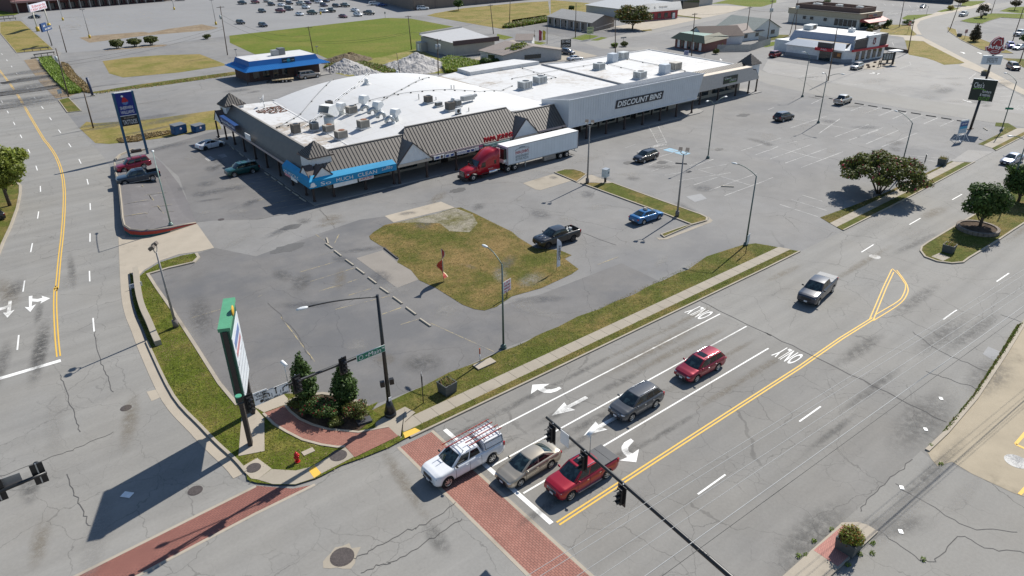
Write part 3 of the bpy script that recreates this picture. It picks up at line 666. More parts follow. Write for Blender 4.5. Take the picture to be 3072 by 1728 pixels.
yl+=[(T(1,2,630,35),T(1,2,800,-20)),(T(1,2,930,75),T(1,2,1160,5)),(T(1,2,800,215),T(1,2,1345,80)),(T(1,2,1270,265),T(1,2,1460,198)),(T(1,2,1450,370),T(1,2,1650,310)),(T(1,2,10,95),T(1,2,60,70)),(T(1,2,250,290),T(1,2,590,740)),(T(0,2,1930,300),T(0,2,2220,215)),(T(0,2,2100,385),T(0,2,2210,355)),(T(1,1,600,910),T(1,1,690,970)),(T(1,1,790,1000),T(1,1,835,910)),(T(1,2,2390,640),T(1,2,1750,350)),(T(2,1,860,1215),T(2,1,1070,1135)),(T(1,1,640,1120),T(1,1,790,1085))]
for i in range(7):yl.append((T(1,1,0+i*55-130,350+i*48+10),T(1,1,145+i*62,310+i*48)))
yl+=[(T(1,1,0,500),T(1,1,430,385)),(T(1,1,20,570),T(1,1,310,480)),(T(1,1,100,628),T(1,1,380,540)),(T(1,1,0,430),T(1,1,320,335)),(T(1,1,0,365),T(1,1,180,320))]
lines('yellow_stall_lines',yl,0.11,yelworn_p)
FL=[]
for r_ in range(3):
 for i in range(11):
  x=1110+i*128-r_*10*0;y=300-i*12+r_*92
  FL.append((A(x-12,y),A(x+75,y+52)))
lines('far_stall_lines',FL,0.10,yelworn_p,0.012)
wl=MB();ribbon(wl,GG([T(1,1,480,668),T(1,1,1205,495)]),0.12,0.0145);o=wl.build('edge_line',stall_p);o['kind']='structure'
ROADWORDS=[T(2,2,1885,248),T(3,2,200,680)]
# ------------------------------------------------------------------ vehicles
tyre_m=paint('tyre_rubber',(0.02,0.02,0.021),0.8)
rim_m=paint('alloy_rim',(0.55,0.56,0.57),0.3,0.85,0.1,8)
rimd_m=paint('dark_rim',(0.06,0.06,0.065),0.35,0.6)
chrome_m=paint('chrome',(0.65,0.66,0.68),0.15,0.95,0.05)
trim_m=paint('black_trim',(0.022,0.022,0.024),0.5)
under_m=paint('underbody',(0.012,0.012,0.013),0.9)
lens_m=paint('clear_lens',(0.62,0.64,0.66),0.1,0.2,0.1,spec=0.8)
red_l=paint('red_lens',(0.38,0.01,0.012),0.15,spec=0.7)
plate_m=paint('number_plate',(0.7,0.7,0.72),0.5)
def glassmat():
 m,nt,b=mk('car_glass')
 tc=nd(nt,'ShaderNodeTexCoord').outputs['Object']
 f=smooth(nt,noise(nt,tc,2.2,3.0),0.42,0.68)
 nt.links.new(mix(nt,f,(0.006,0.012,0.014),(0.03,0.055,0.06)),b.inputs['Base Color'])
 b.inputs['Roughness'].default_value=0.05;b.inputs['Specular IOR Level'].default_value=0.9
 return m
cglass_m=glassmat()
tint_m=paint('tinted_glass',(0.008,0.009,0.01),0.06,spec=0.7,var=0.3)
BODY={}
def body(col,metal=0.35,rough=0.32):
 k=(col,metal)
 if k not in BODY:BODY[k]=paint('car_paint',col,rough,metal if sum(col)>.25 else 0.0,0.05,1.2,0.7)
 MATS.pop('car_paint',None)
 return BODY[k]
def lerp(a,b,t):return a+(b-a)*t
def prof(pts,s):
 if s<=pts[0][0]:return pts[0][1]
 for (a,za),(b,zb)in zip(pts,pts[1:]):
  if s<=b:
   t=(s-a)/(b-a);t=t*t*(3-2*t)*0.5+t*0.5
   return za+(zb-za)*t
 return pts[-1][1]
SPEC={'sedan':dict(L=4.80,W=1.82,H=1.47,wb=2.776,fo=0.96,r=0.33,sill=0.22,top=[(0,.60),(.10,.72),(.55,.83),(1.25,.95),(1.6,1.0),(3.9,1.05),(4.45,1.06),(4.7,1.02),(4.8,.86)],cab=(1.22,.95,2.20,3.32,4.18,1.05),wr=.58,wins=[(.07,.46),(.50,.86)]),'fastback':dict(L=4.72,W=1.85,H=1.45,wb=2.875,fo=0.86,r=0.35,sill=0.20,top=[(0,.55),(.12,.68),(.6,.82),(1.2,.94),(3.9,1.04),(4.5,1.07),(4.66,1.0),(4.72,.84)],cab=(1.0,.93,2.15,3.0,4.42,1.06),wr=.57,wins=[(.07,.48),(.51,.80)]),'suv':dict(L=4.62,W=1.86,H=1.67,wb=2.70,fo=0.92,r=0.36,sill=0.27,top=[(0,.72),(.10,.90),(.5,1.0),(1.15,1.09),(4.2,1.15),(4.5,1.1),(4.62,.9)],cab=(1.12,1.08,1.95,3.95,4.5,1.12),wr=.64,wins=[(.07,.40),(.43,.68),(.71,.93)]),'wagon':dict(L=4.82,W=1.84,H=1.63,wb=2.745,fo=0.98,r=0.35,sill=0.26,top=[(0,.68),(.12,.84),(.5,.93),(1.25,1.03),(4.4,1.1),(4.7,1.05),(4.82,.88)],cab=(1.22,1.03,2.08,4.15,4.7,1.08),wr=.63,wins=[(.06,.38),(.41,.65),(.68,.93)]),'bigsuv':dict(L=4.95,W=1.93,H=1.82,wb=2.85,fo=0.92,r=0.39,sill=0.32,top=[(0,.84),(.08,1.0),(.45,1.09),(1.3,1.16),(4.6,1.2),(4.85,1.12),(4.95,.9)],cab=(1.28,1.15,1.98,4.5,4.86,1.18),wr=.72,wins=[(.05,.35),(.38,.64),(.68,.95)]),'longsuv':dict(L=5.7,W=2.03,H=1.9,wb=3.3,fo=1.0,r=0.40,sill=0.32,top=[(0,.86),(.08,1.04),(.5,1.13),(1.45,1.2),(5.3,1.24),(5.6,1.16),(5.7,.92)],cab=(1.42,1.19,2.15,5.2,5.6,1.22),wr=.76,wins=[(.04,.30),(.33,.58),(.62,.95)]),'van':dict(L=4.9,W=1.95,H=1.75,wb=2.95,fo=0.95,r=0.34,sill=0.24,top=[(0,.66),(.15,.86),(.6,1.0),(1.0,1.06),(4.6,1.12),(4.8,1.06),(4.9,.85)],cab=(.95,1.04,2.0,4.4,4.8,1.1),wr=.70,wins=[(.09,.36),(.39,.63),(.66,.94)]),'pickup':dict(L=5.88,W=2.03,H=1.93,wb=3.745,fo=0.97,r=0.42,sill=0.38,top=[(0,1.0),(.07,1.14),(.4,1.22),(1.5,1.28),(3.9,1.32),(5.7,1.36),(5.84,1.34),(5.88,1.25)],cab=(1.45,1.27,2.28,3.72,3.98,1.32),wr=.72,wins=[(.06,.48),(.53,.92)],bed=(4.12,5.76,.82)),'midpickup':dict(L=5.35,W=1.88,H=1.82,wb=3.3,fo=0.92,r=0.39,sill=0.36,top=[(0,.92),(.07,1.06),(.4,1.14),(1.35,1.19),(3.6,1.22),(5.2,1.24),(5.32,1.22),(5.35,1.1)],cab=(1.3,1.18,2.1,3.55,3.85,1.22),wr=.68,wins=[(.06,.46),(.51,.92)],bed=(3.98,5.22,.78)),}
def car(name,label,cat,at_,az,kind,col,group=None,det=2,z=0.0,pitch=0.0,rims=None,metal=0.35,win=None,extras=(),scale=1.0):
 S=SPEC[kind];L_,W,HH,r=S['L'],S['W'],S['H'],S['r']
 th=thing(name,label,cat,(at_[0],at_[1],z),az,group)
 if pitch:th.rotation_euler=(0,pitch,az)
 if scale!=1.0:th.scale=(scale,)*3
 bm_=body(col,metal);rim=rims or rim_m
 ax=[S['fo'],S['fo']+S['wb']];X=lambda s:L_/2-s
 n=52 if det==2 else (30 if det==1 else 20)
 st=sorted(set([round(L_*i/n,3)for i in range(n+1)]+[round(a+d*r*1.16,3)for a in ax for d in ((-1,-.86,-.5,0,.5,.86,1)if det else (-1,-.7,0,.7,1))]+[.04,.12,L_-.04,L_-.1]+([S['bed'][0],S['bed'][1]]if 'bed' in S else [])))
 def ring(s):
  e0=max(0,1-s/.62);e1=max(0,1-(L_-s)/.5)
  wd=W/2*(1-.17*e0**2.2-.10*e1**2.2)
  zb=S['sill']+.16*max(0,1-s/.35)**2+.16*max(0,1-(L_-s)/.35)**2
  for a in ax:
   d=abs(s-a);R_=r*1.17
   if d<R_:zb=max(zb,r*.98+math.sqrt(R_*R_-d*d))
  zt=prof(S['top'],s);zs=zt-.09
  if zb>zs-.04:zs=zb+.03;zt=max(zt,zs+.05)
  m1=lerp(zb,zs,.35);m2=lerp(zb,zs,.68)
  return [(wd-.05,zb),(wd-.012,lerp(zb,zs,.12)),(wd,m1),(wd-.004,m2),(wd-.035,zs),(wd-.075,zs+.055),(wd-.16,zt),(wd*.5,zt+.025),(0,zt+.035)]
 rings=[ring(s)for s in st]
 mb=MB();K_=len(rings[0]);i0=0
 full=K_*2-1
 for s,rg in zip(st,rings):
  for y,z_ in rg:mb.v.append((X(s),-y,z_))
  for y,z_ in rg[-2::-1]:mb.v.append((X(s),y,z_))
 bed=S.get('bed')
 for a in range(len(st)-1):
  inbed=bed and st[a]>=bed[0]-1e-3 and st[a+1]<=bed[1]+1e-3
  for b in range(full-1):
   if inbed and 6<=b<=full-8:continue
   p=a*full+b
   mb.f.append([p,p+1,p+full+1,p+full]);mb.m.append(0);mb.s.append(True)
  p=a*full
  mb.f.append([p+full-1,p,p+full,p+2*full-1]);mb.m.append(1);mb.s.append(False)
 mb.f.append(list(range(full))[::-1]);mb.m.append(0);mb.s.append(False)
 e=(len(st)-1)*full
 mb.f.append(list(range(e,e+full)));mb.m.append(0);mb.s.append(False)
 # cabin
 xA,zA,xB,xC,xD,zD=S['cab'];wbl=W/2-.13;wrf=S['wr'];zr=HH-.03
 bow=.16
 def front(u,v):return Vector((X(lerp(xA,xB,v))+bow*(1-u*u)*(1-.55*v),u*lerp(wbl,wrf,v),lerp(zA,zr,v)+.035*(1-u*u)*v+.03*math.sin(PI*v)))
 def roof(u,v):
  return Vector((X(lerp(xB,xC,v))+bow*.45*(1-u*u)*(1-v)-.10*(1-u*u)*v,u*wrf,zr+.035*(1-u*u)+.025*math.sin(PI*v)))
 def rear(u,v):return Vector((X(lerp(xD,xC,v))-.10*(1-u*u),u*lerp(wbl,wrf,v),lerp(zD,zr,v)+.035*(1-u*u)*v+.025*math.sin(PI*v)))
 def side(sgn):
  def f(s,v):
   x=lerp(lerp(xA,xD,s),lerp(xB,xC,s),v)
   return Vector((X(x),sgn*(lerp(wbl,wrf,v)+.03*math.sin(PI*v)*math.sin(PI*s)),lerp(lerp(zA,zD,s),zr+.0,v)+.02*math.sin(PI*s)*v))
  return f
 g1=6 if det else 3
 mb.grid(lambda a,b:front(lerp(1,-1,a),b),g1+2,4,0);mb.grid(lambda a,b:roof(lerp(1,-1,a),1-b)if True else None,g1+2,4,0)
 mb.grid(lambda a,b:rear(lerp(-1,1,a),b),g1+2,4,0)
 mb.grid(lambda a,b:side(1)(1-a,b),6,4,0);mb.grid(lambda a,b:side(-1)(a,b),6,4,0)
 if det==2:  # door gaps
  def seam(s,sgn):
   rg=ring(s)
   for k in range(1,5):
    (y0,z0),(y1,z1)=rg[k-1],rg[k]
    mb.poly([(X(s)-.011,sgn*(y0+.004),z0),(X(s)+.011,sgn*(y0+.004),z0),(X(s)+.011,sgn*(y1+.004),z1),(X(s)-.011,sgn*(y1+.004),z1)][::sgn],1)
  w_=S['wins']
  for s in (lerp(xA,xB,.2)+.02,lerp(lerp(xA,xD,(w_[0][1]+w_[1][0])/2),lerp(xB,xC,(w_[0][1]+w_[1][0])/2),.3),min(ax[1]-r*1.2,lerp(xC,xD,.3))):
   for sg_ in (1,-1):seam(s,sg_)
 mb.build('body',[bm_,under_m],th)
 wm=win or cglass_m
 def inset(fn,u0,u1,v0,v1,nu,nv,o=.008,flip=False):
  q=MB()
  def f(a,b):
   u,v=lerp(u0,u1,a),lerp(v0,v1,b);p=fn(u,v)
   n_=(fn(u+.01,v)-fn(u-.01,v)).cross(fn(u,v+.01)-fn(u,v-.01))
   n_.normalize()
   if flip:n_=-n_
   return p+n_*o
  q.grid(f,nu,nv,0)
  return q
 inset(front,-.86,.86,.04,.93,6,4,.008).build('windshield',[wm],th)
 inset(rear,-.84,.84,.10 if bed else.12,.90,6,3,.008,True).build('rear_window',[tint_m if win else wm],th)
 for sg_ in (1,-1):
  for (a,b)in S['wins']:
   inset(side(sg_),a,b,.10,.88,4,3,.010,sg_<0).build('side_window',[tint_m if b>.5 or win else wm],th)
   # wheels
 tw=.2 if det else.2
 for a in ax:
  for sg_ in (1,-1):
   q=MB();y1=W/2-.015;y0=y1-.24
   nn=18 if det==2 else 12
   q.cyl((0,sg_*(y0-W/2),0),(0,sg_*(y1-.03-W/2),0),r,r,nn);q.cyl((0,sg_*(y1-.03-W/2),0),(0,sg_*(y1-W/2),0),r,r*.90,nn,caps=False)
   q.cyl((0,sg_*(y1-.04-W/2),0),(0,sg_*(y1-.035-W/2),0),r*.9,r*.9,nn)
   wo=q.build('wheel',[tyre_m],th,loc=(X(a),sg_*W/2,r))
   q=MB();yy=sg_*(-.012)
   ri,ro=r*.60,r*.70
   for k in range(nn):
    t0,t1=2*PI*k/nn,2*PI*(k+1)/nn
    q.poly([(ro*math.cos(t0),yy,ro*math.sin(t0)),(ro*math.cos(t1),yy,ro*math.sin(t1)),(ri*math.cos(t1),yy-sg_*.02,ri*math.sin(t1)),(ri*math.cos(t0),yy-sg_*.02,ri*math.sin(t0))])
   if det==2:
    for k in range(7):
     t=2*PI*k/7
     c_,s_=math.cos(t),math.sin(t);wv=r*.085
     q.poly([(ri*1.02*c_-wv*.8*s_,yy-sg_*.015,ri*1.02*s_+wv*.8*c_),(ri*1.02*c_+wv*.8*s_,yy-sg_*.015,ri*1.02*s_-wv*.8*c_),(.05*c_+wv*s_,yy-sg_*.005,.05*s_-wv*c_),(.05*c_-wv*s_,yy-sg_*.005,.05*s_+wv*c_)])
    q.cyl((0,yy-sg_*.01,0),(0,yy+sg_*.004,0),r*.17,n=8)
   else:q.cyl((0,yy-sg_*.02,0),(0,yy-sg_*.012,0),r*.55,n=nn)
   q.build('rim',[rim],wo)
   # lamps, grille, bumper, mirrors
 zf=prof(S['top'],.1)-.10;zg=S['sill']+.16
 for sg_ in (1,-1):
  big=kind in ('pickup','midpickup','bigsuv','longsuv')
  MB().ell((X(.17),sg_*(W/2-.27),zf-(.04 if big else 0)),(.19 if not big else.10,.17,.075 if not big else.10),10,6,rot=Matrix.Rotation(sg_*-.32,3,'Z')).build('headlight',[lens_m],th)
  zt_=prof(S['top'],L_-.1)
  MB().box((X(L_-.07),sg_*(W/2-.18 if not bed else W/2-.125),zt_-.2),(.16,.16 if bed else.24,.30 if bed or kind in ('suv','van','bigsuv','longsuv')else.15),rz=sg_*.25).build('taillight',[red_l],th)
  if det:MB().ell((X(lerp(xA,xB,.28)),sg_*(W/2+.06),lerp(zA,zr,.22)),(.09,.13,.085),8,5).bar((X(lerp(xA,xB,.28)),sg_*(W/2-.12),lerp(zA,zr,.12)),(X(lerp(xA,xB,.28)),sg_*(W/2+.02),lerp(zA,zr,.18)),.05,.05).build('mirror',[bm_ if kind!='pickup' else trim_m],th)
 gh=zf-zg
 q=MB();q.box((X(-.004),0,lerp(zg,zf,.66)),(.05,W*.46,gh*.55));q.build('grille',[chrome_m if 'chrome' in extras else trim_m],th)
 if 'chrome' in extras and det:
  q=MB()
  for k in range(4):q.box((X(-.022),0,lerp(zg,zf,.45+k*.13)),(.03,W*.42,gh*.05))
  q.build('grille_bars',[trim_m],th)
 q=MB();q.box((X(.0),0,zg-.0),(.06,W*.58,.13));q.build('front_bumper_vent',[trim_m],th)
 if det:
  MB().box((X(-.03),0,zg+.06),(.02,.32,.15)).build('number_plate',[plate_m],th)
  MB().box((X(L_+.01),0,S['sill']+(.38 if not bed else.30)),(.03,.32,.15)).build('number_plate',[plate_m],th)
  q=MB();q.box((X(L_-.01),0,S['sill']+.18),(.10,W*.8,.16));q.build('rear_bumper',[chrome_m if bed and 'chrome' in extras else trim_m],th)
 if det==2:
  for sg_ in (1,-1):
   for (a,b)in S['wins'][:2]:
    s=lerp(lerp(xA,xD,b-.05),lerp(xB,xC,b-.05),.1);rg=ring(s)
    MB().box((X(s),sg_*(rg[3][0]+.012),rg[4][1]-.10),(.17,.03,.035)).build('door_handle',[chrome_m if 'chrome' in extras else bm_],th)
 if 'rails' in extras:
  for sg_ in (1,-1):
   q=MB();q.path([(X(lerp(xB,xC,t)),sg_*(wrf-.07),zr+.02+.055*min(1,8*t,8*(1-t)))for t in [i/10 for i in range(11)]],.022,5);q.build('roof_rail',[chrome_m if 'chrome' in extras else trim_m],th)
 if 'bars' in extras:
  for t in (.2,.75):MB().bar((X(lerp(xB,xC,t)),-wrf+.08,zr+.09),(X(lerp(xB,xC,t)),wrf-.08,zr+.09),.07,.03).build('roof_bar',[chrome_m],th)
 if 'sunroof' in extras:inset(roof,-.62,.62,.10,.36,5,3,.012).build('sunroof',[tint_m],th)
 if 'glassroof' in extras:inset(roof,-.86,.86,.02,.98,6,4,.010).build('glass_roof',[tint_m],th)
 if bed:
  s0,s1,zf_=bed;hw=W/2-.17;zb_=prof(S['top'],(s0+s1)/2)+.0
  q=MB()
  P=[(X(s0),-hw),(X(s1),-hw),(X(s1),hw),(X(s0),hw)]
  for k in range(4):
   a,b=P[k],P[(k+1)%4];q.poly([(*a,zb_),(*b,zb_),(*b,zf_),(*a,zf_)])
  q.poly([(*p,zf_)for p in P[::-1]])
  q.build('bed',[paint('bed_liner',(0.03,0.03,0.032),0.8)],th)
  if 'cover' in extras or 'silvercover' in extras:
   q=MB();cm=paint('tonneau_cover',(0.055,0.058,0.062),0.55)if 'cover' in extras else paint('silver_cover',(0.20,0.205,0.21),0.6)
   q.box((X((s0+s1)/2),0,zb_+.05),(s1-s0+.12,hw*2+.14,.05));q.box((X((s0+s1)/2),0,zb_+.078),(.03,hw*2+.1,.02))
   q.build('bed_cover',[cm],th)
  if 'cap' in extras:
   q=MB();c0,c1,zt_=s0-.02,s1+.04,HH+.03;wt=.80;wl=hw+.09
   def capf(sg):
    return [(X(c0),sg*wl,zb_),(X(c1),sg*wl,zb_),(X(c1)+.06,sg*wt,zt_),(X(c0),sg*wt,zt_)]
   a,b=capf(1),capf(-1)
   q.poly(a[::-1]);q.poly(b);q.poly([a[3],a[2],b[2],b[3]][::-1]);q.poly([a[1],b[1],b[2],a[2]]);q.poly([a[0],a[3],b[3],b[0]])
   cp=q.build('truck_cap',[bm_],th)
   for sg in (1,-1):
    d=[(lerp(c0,c1,t),v)for t,v in ((.06,.12),(.94,.12),(.94,.86),(.06,.86))]
    rim_=MB()
    pts=[Vector((X(s),sg*(lerp(wl,wt,v)+.012),lerp(zb_,zt_,v)))for s,v in d]
    for k in range(4):rim_.bar(pts[k],pts[(k+1)%4],.025,.03)
    rim_.build('side_hatch_frame',[trim_m],cp)
   for t in (.1,.9):
    q=MB()
    for sg in (1,-1):q.bar((X(lerp(c0,c1,t)),sg*.7,zt_-.02),(X(lerp(c0,c1,t)),sg*.7,zt_+.16),.05,.05)
    q.bar((X(lerp(c0,c1,t)),-.8,zt_+.15),(X(lerp(c0,c1,t)),.8,zt_+.15),.05,.05);q.build('ladder_rack_bar',[galv_m],th)
   q=MB();q.bar((X(2.5),-.7,HH+.18),(X(2.5),.7,HH+.18),.05,.05)
   for sg in (1,-1):q.bar((X(2.5),sg*.6,HH-.05),(X(2.5),sg*.6,HH+.20),.05,.05)
   q.build('ladder_rack_bar',[galv_m],th)
 if 'steps' in extras:
  for sg in (1,-1):MB().box((X((ax[0]+ax[1])/2),sg*(W/2-.02),S['sill']+.02),(S['wb']-1.15,.16,.05)).build('side_step',[galv_m],th)
 if 'hoodscoop' in extras:
  q=MB()
  for sg in (1,-1):q.ell((X(.85),sg*.32,prof(S['top'],.85)+.02),(.42,.10,.05),8,5)
  q.build('hood_scoop',[bm_],th)
 return th
def park(f,r_,side=1,kind='sedan',z=0.0):
# centre and heading from the ground points under the camera-side front and rear wheels;
# side=+1: that is the car's left-hand side, -1 its right-hand side
 S=SPEC[kind];a=Vector(G(f,z));b=Vector(G(r_,z));d=(a-b).normalized()
 az=math.atan2(d.y,d.x);nrm=Vector((-d.y,d.x))*side
 mid=(a+b)/2;off=S['L']/2-(S['fo']+S['wb']/2)
 return tuple(mid+d*off*1.0-nrm*(S['W']/2-.05)),az
def pcar(name,label,cat,f,r_,side,kind,col,**kw):
 z=kw.get('z',0.0)
 c,az=park(f,r_,side,kind,z);
 if 'az' in kw:az=kw.pop('az')
 return car(name,label,cat,c,az,kind,col,**kw)
WHITE=(0.72,0.73,0.74);BLACK=(0.010,0.011,0.013)
wp=pcar('work_pickup','white crew cab pickup with white bed cap and ladder rack, standing over the brick crosswalk','pickup truck',T(1,3,1960,540),T(1,3,2400,297),1,'pickup',WHITE,metal=0.0,extras=('cap',),z=0.0,group='vehicles waiting at the stop line')
pcar('sedan','beige sedan waiting at the stop line between the white pickup and the red pickup','car',T(2,3,100,540),T(2,3,400,357),1,'sedan',(0.42,0.37,0.29),metal=0.6,group='vehicles waiting at the stop line')
pcar('pickup_truck','red pickup with sunroof and black bed cover waiting in the left turn lane','pickup truck',T(2,3,620,672),T(2,3,972,457),1,'midpickup',(0.33,0.006,0.02),extras=('cover','rails','sunroof','steps','chrome'),group='vehicles waiting at the stop line')
pcar('suv','dark grey SUV with silver roof rails in the middle lane of the street','suv',T(2,2,1210,1337),T(2,2,1450,1199),1,'suv',(0.055,0.06,0.068),metal=0.6,extras=('rails','chrome'),group='vehicles driving on the street')
pcar('station_wagon','maroon wagon with a sunroof driving behind the dark grey SUV','station wagon',T(2,2,1865,942),T(2,2,2075,826),1,'wagon',(0.24,0.008,0.025),metal=0.45,extras=('rails','sunroof','chrome'),rims=rim_m,group='vehicles driving on the street')
pcar('pickup_truck','dark blue pickup with grey bed cover driving past the yellow teardrop marking','pickup truck',T(3,2,505,178),T(3,2,655,35),1,'pickup',(0.018,0.024,0.04),extras=('silvercover',),group='vehicles driving on the street')
bt=pcar('pickup_truck','black pickup with loaded open bed parked beside the grass plot','pickup truck',T(2,1,385,1052),T(2,1,622,982),1,'pickup',BLACK,rims=rimd_m,extras=('hoodscoop',))
bs=pcar('sedan','bright blue sedan with a delivery sign on its roof parked by the kerbed island','car',T(2,1,1472,762),T(2,1,1322,812),-1,'sedan',(0.012,0.12,0.30))
pcar('crossover','black crossover standing beside the blue accessible bays','suv',T(2,1,1325,197),T(2,1,1450,157),1,'suv',(0.012,0.014,0.018))
pcar('suv','dark brown SUV parked alone in the large lot','suv',T(3,0,240,1207),T(3,0,145,1230),-1,'suv',(0.035,0.03,0.032))
pcar('pickup_truck','silver pickup with an empty bed parked by the row of wheel stops','pickup truck',T(3,0,835,1032),T(3,0,740,1067),-1,'midpickup',(0.40,0.38,0.35),metal=0.6,extras=('chrome',))
pcar('suv','red SUV with roof bars parked on the raised left lot','suv',T(0,1,1270,287),T(0,1,1482,247),1,'bigsuv',(0.28,0.008,0.03),z=0.42,pitch=0.035,extras=('rails','bars'))
pcar('pickup_truck','dark blue pickup parked beside the red SUV on the raised left lot','pickup truck',T(0,1,1280,418),T(0,1,1562,373),1,'pickup',(0.015,0.03,0.05),z=0.42,pitch=0.035,extras=('steps','chrome'))
pcar('suv','dark green SUV parked nose out in the shade of the shopping centre','suv',K(1005,1390),K(1435,1300),1,'bigsuv',(0.006,0.06,0.055),extras=('bars','chrome'))
pcar('fastback','white fastback car with a glass roof nosed up to the shopping centre walkway','car',K(725,760),K(370,845),-1,'fastback',(0.72,0.73,0.75),rims=rimd_m,metal=0.0,win=tint_m,extras=('glassroof',))
pcar('suv','long silver SUV parked in front of the blue roofed restaurant with a trailer behind','suv',N(2190,708),N(1910,748),-1,'longsuv',(0.33,0.30,0.27),metal=0.5,det=1)
pcar('minivan','red minivan parked at the left end of the grey and white restaurant','van',F(880,905),F(775,935),-1,'van',(0.20,0.018,0.018),det=1)
pcar('suv','silver SUV parked by the front corner of the grey and white restaurant','suv',F(2090,1135),F(2195,1105),1,'suv',(0.42,0.42,0.42),metal=0.6,det=1)
pcar('hatchback','dark blue hatchback parked under the small black roadside sign','car',T(2,0,570,555),T(2,0,505,545),-1,'suv',(0.015,0.03,0.065),det=1)
car('car','car half hidden behind the back edge of the white roof','car',G(T(2,0,635,612)),rad(-8),'sedan',(0.5,0.52,0.55),det=1)
pcar('car','dark grey sedan under the far white sign at the lot entrance','car',A(490,300),A(615,296),1,'sedan',(0.05,0.06,0.075),det=1)
pcar('pickup_truck','white pickup coming round the curved street at the top right','pickup truck',H(1590,275),H(1690,250),1,'pickup',WHITE,metal=0.0,det=1)
pcar('minivan','maroon minivan on the curved street at the right edge','van',H(2380,1140),H(2275,1090),-1,'van',(0.09,0.02,0.025),det=1)
pcar('car','dark blue sedan parked in the lot behind the tan restaurant','car',H(930,145),H(1030,110),1,'sedan',(0.02,0.05,0.075),det=1)
pcar('pickup_truck','white pickup cut off by the right edge of the picture','pickup truck',H(2470,595),H(2640,560),1,'pickup',WHITE,metal=0.0,det=1)
pcar('car','pale silver sedan at the right edge behind the hat shaped sign','car',H(2470,815),H(2600,790),1,'sedan',(0.5,0.51,0.52),det=1)
pcar('car','white and blue car half hidden by the hat shaped sign','car',H(2330,795),H(2250,740),-1,'suv',(0.12,0.10,0.34),det=1)
pcar('sedan','silver blue sedan driving on the street behind the right edge tree','car',J(1440,1440),J(1560,1390),1,'sedan',(0.20,0.22,0.28),metal=0.6,det=1)
pcar('suv','white SUV driving along the side wall of the brown supermarket','suv',C(625,162),C(530,166),-1,'longsuv',WHITE,metal=0.0,det=1)
car('car','dark car at the edge of the grass under the left edge tree','car',G(T(0,1,-60,740)),rad(100),'sedan',BLACK,det=1)
# the far market lot
FARC=[(175,385,'suv',(.03,.035,.04),'dark grey SUV standing alone at the left of the far lot'),(535,430,'suv',(.02,.025,.045),'dark blue SUV standing alone nearest the mown field'),(200,70,'pickup',(.02,.045,.06),'dark teal pickup in the far lot, first of the back row'),(410,55,'pickup',(.17,.02,.03),'red pickup in the far lot behind the dark pickups'),(600,35,'sedan',(.5,.47,.4),'cream sedan in the far lot by the back row'),(670,90,'suv',(.015,.016,.018),'black SUV in front of the cream sedan of the far lot'),(830,100,'sedan',WHITE,'white sedan in the far lot behind the maroon pickup'),(960,70,'suv',(.04,.04,.05),'charcoal SUV right of the white sedan in the far lot'),(520,200,'suv',(.03,.045,.05),'dark grey green SUV in the far lot, left of the maroon pickup'),(815,200,'pickup',(.15,.02,.035),'maroon pickup in the far lot beside a grey wagon'),(950,165,'longsuv',(.07,.085,.10),'grey wagon in the far lot touching the maroon pickup'),(1140,80,'pickup',(.35,.37,.36),'silver pickup in the far lot by the cart corral'),(1255,70,'suv',(.06,.02,.07),'purple SUV in the far lot right of the silver pickup'),(1225,140,'suv',WHITE,'white SUV in the far lot in front of the purple one'),(1125,250,'sedan',WHITE,'white sedan in the far lot nearest the green pickup'),(1325,230,'pickup',(.012,.04,.025),'dark green pickup in the far lot beside the yellow lamp base'),(1350,30,'suv',(.012,.04,.04),'dark teal SUV at the back of the far lot'),(1430,50,'suv',WHITE,'white SUV at the back of the far lot next to a teal one'),(1550,35,'sedan',(.03,.03,.05),'dark sedan at the back of the far lot right of a white SUV'),(1515,105,'suv',(.05,.03,.06),'dark plum SUV behind the yellow lamp base'),(1510,200,'suv',WHITE,'white crossover right of the yellow lamp base'),(1625,195,'pickup',(.06,.07,.055),'olive grey pickup beside the white crossover of the far lot'),(1715,115,'suv',(.04,.042,.045),'charcoal SUV in the far lot left of a grey pickup'),(1855,110,'pickup',(.16,.19,.18),'grey pickup in the far lot at the end of its row'),(1825,285,'sedan',(.13,.015,.02),'dark red sedan standing alone near the mown field'),(2015,185,'sedan',WHITE,'white sedan in the far lot behind a white SUV'),(2060,260,'suv',WHITE,'white SUV in the far lot in front of a white sedan'),(2240,235,'pickup',(.12,.12,.105),'grey pickup at the right end of the far lot'),(2330,85,'longsuv',WHITE,'white SUV parked along the shaded supermarket front'),(2450,100,'sedan',(.02,.07,.24),'bright blue car parked next to the white SUV by the supermarket'),(830,25,'van',(.28,.26,.22),'tan van at the very back of the far lot'),(900,20,'sedan',WHITE,'white sedan at the very back beside the tan van'),(1060,8,'suv',(.03,.03,.04),'dark SUV at the very top of the far lot'),(1640,5,'suv',(.05,.03,.04),'dark plum car at the very top right of the far lot')]
hd=Vector(G(B(1405,240)))-Vector(G(B(1245,222)))
for i,(x,y,k,c,lb)in enumerate(FARC):
 az=rad(-80)+R.uniform(-.06,.06)
 if x in (2330,2450):az=rad(-15)
 car('car' if k!='pickup' else 'pickup_truck',lb,'car' if k!='pickup' else 'pickup truck',G(B(x,y)),az,k,c,'vehicles in the far market lot',det=0)
for q,k,c,lb in ((T(0,0,1815,8),'sedan',(.04,.05,.07),'dark sedan at the top edge of the far left lot'),(H(-420,-10),'suv',WHITE,'white SUV far behind the tan restaurant')):
 car('car',lb,'car',G(q),rad(-20),k,c,det=0)
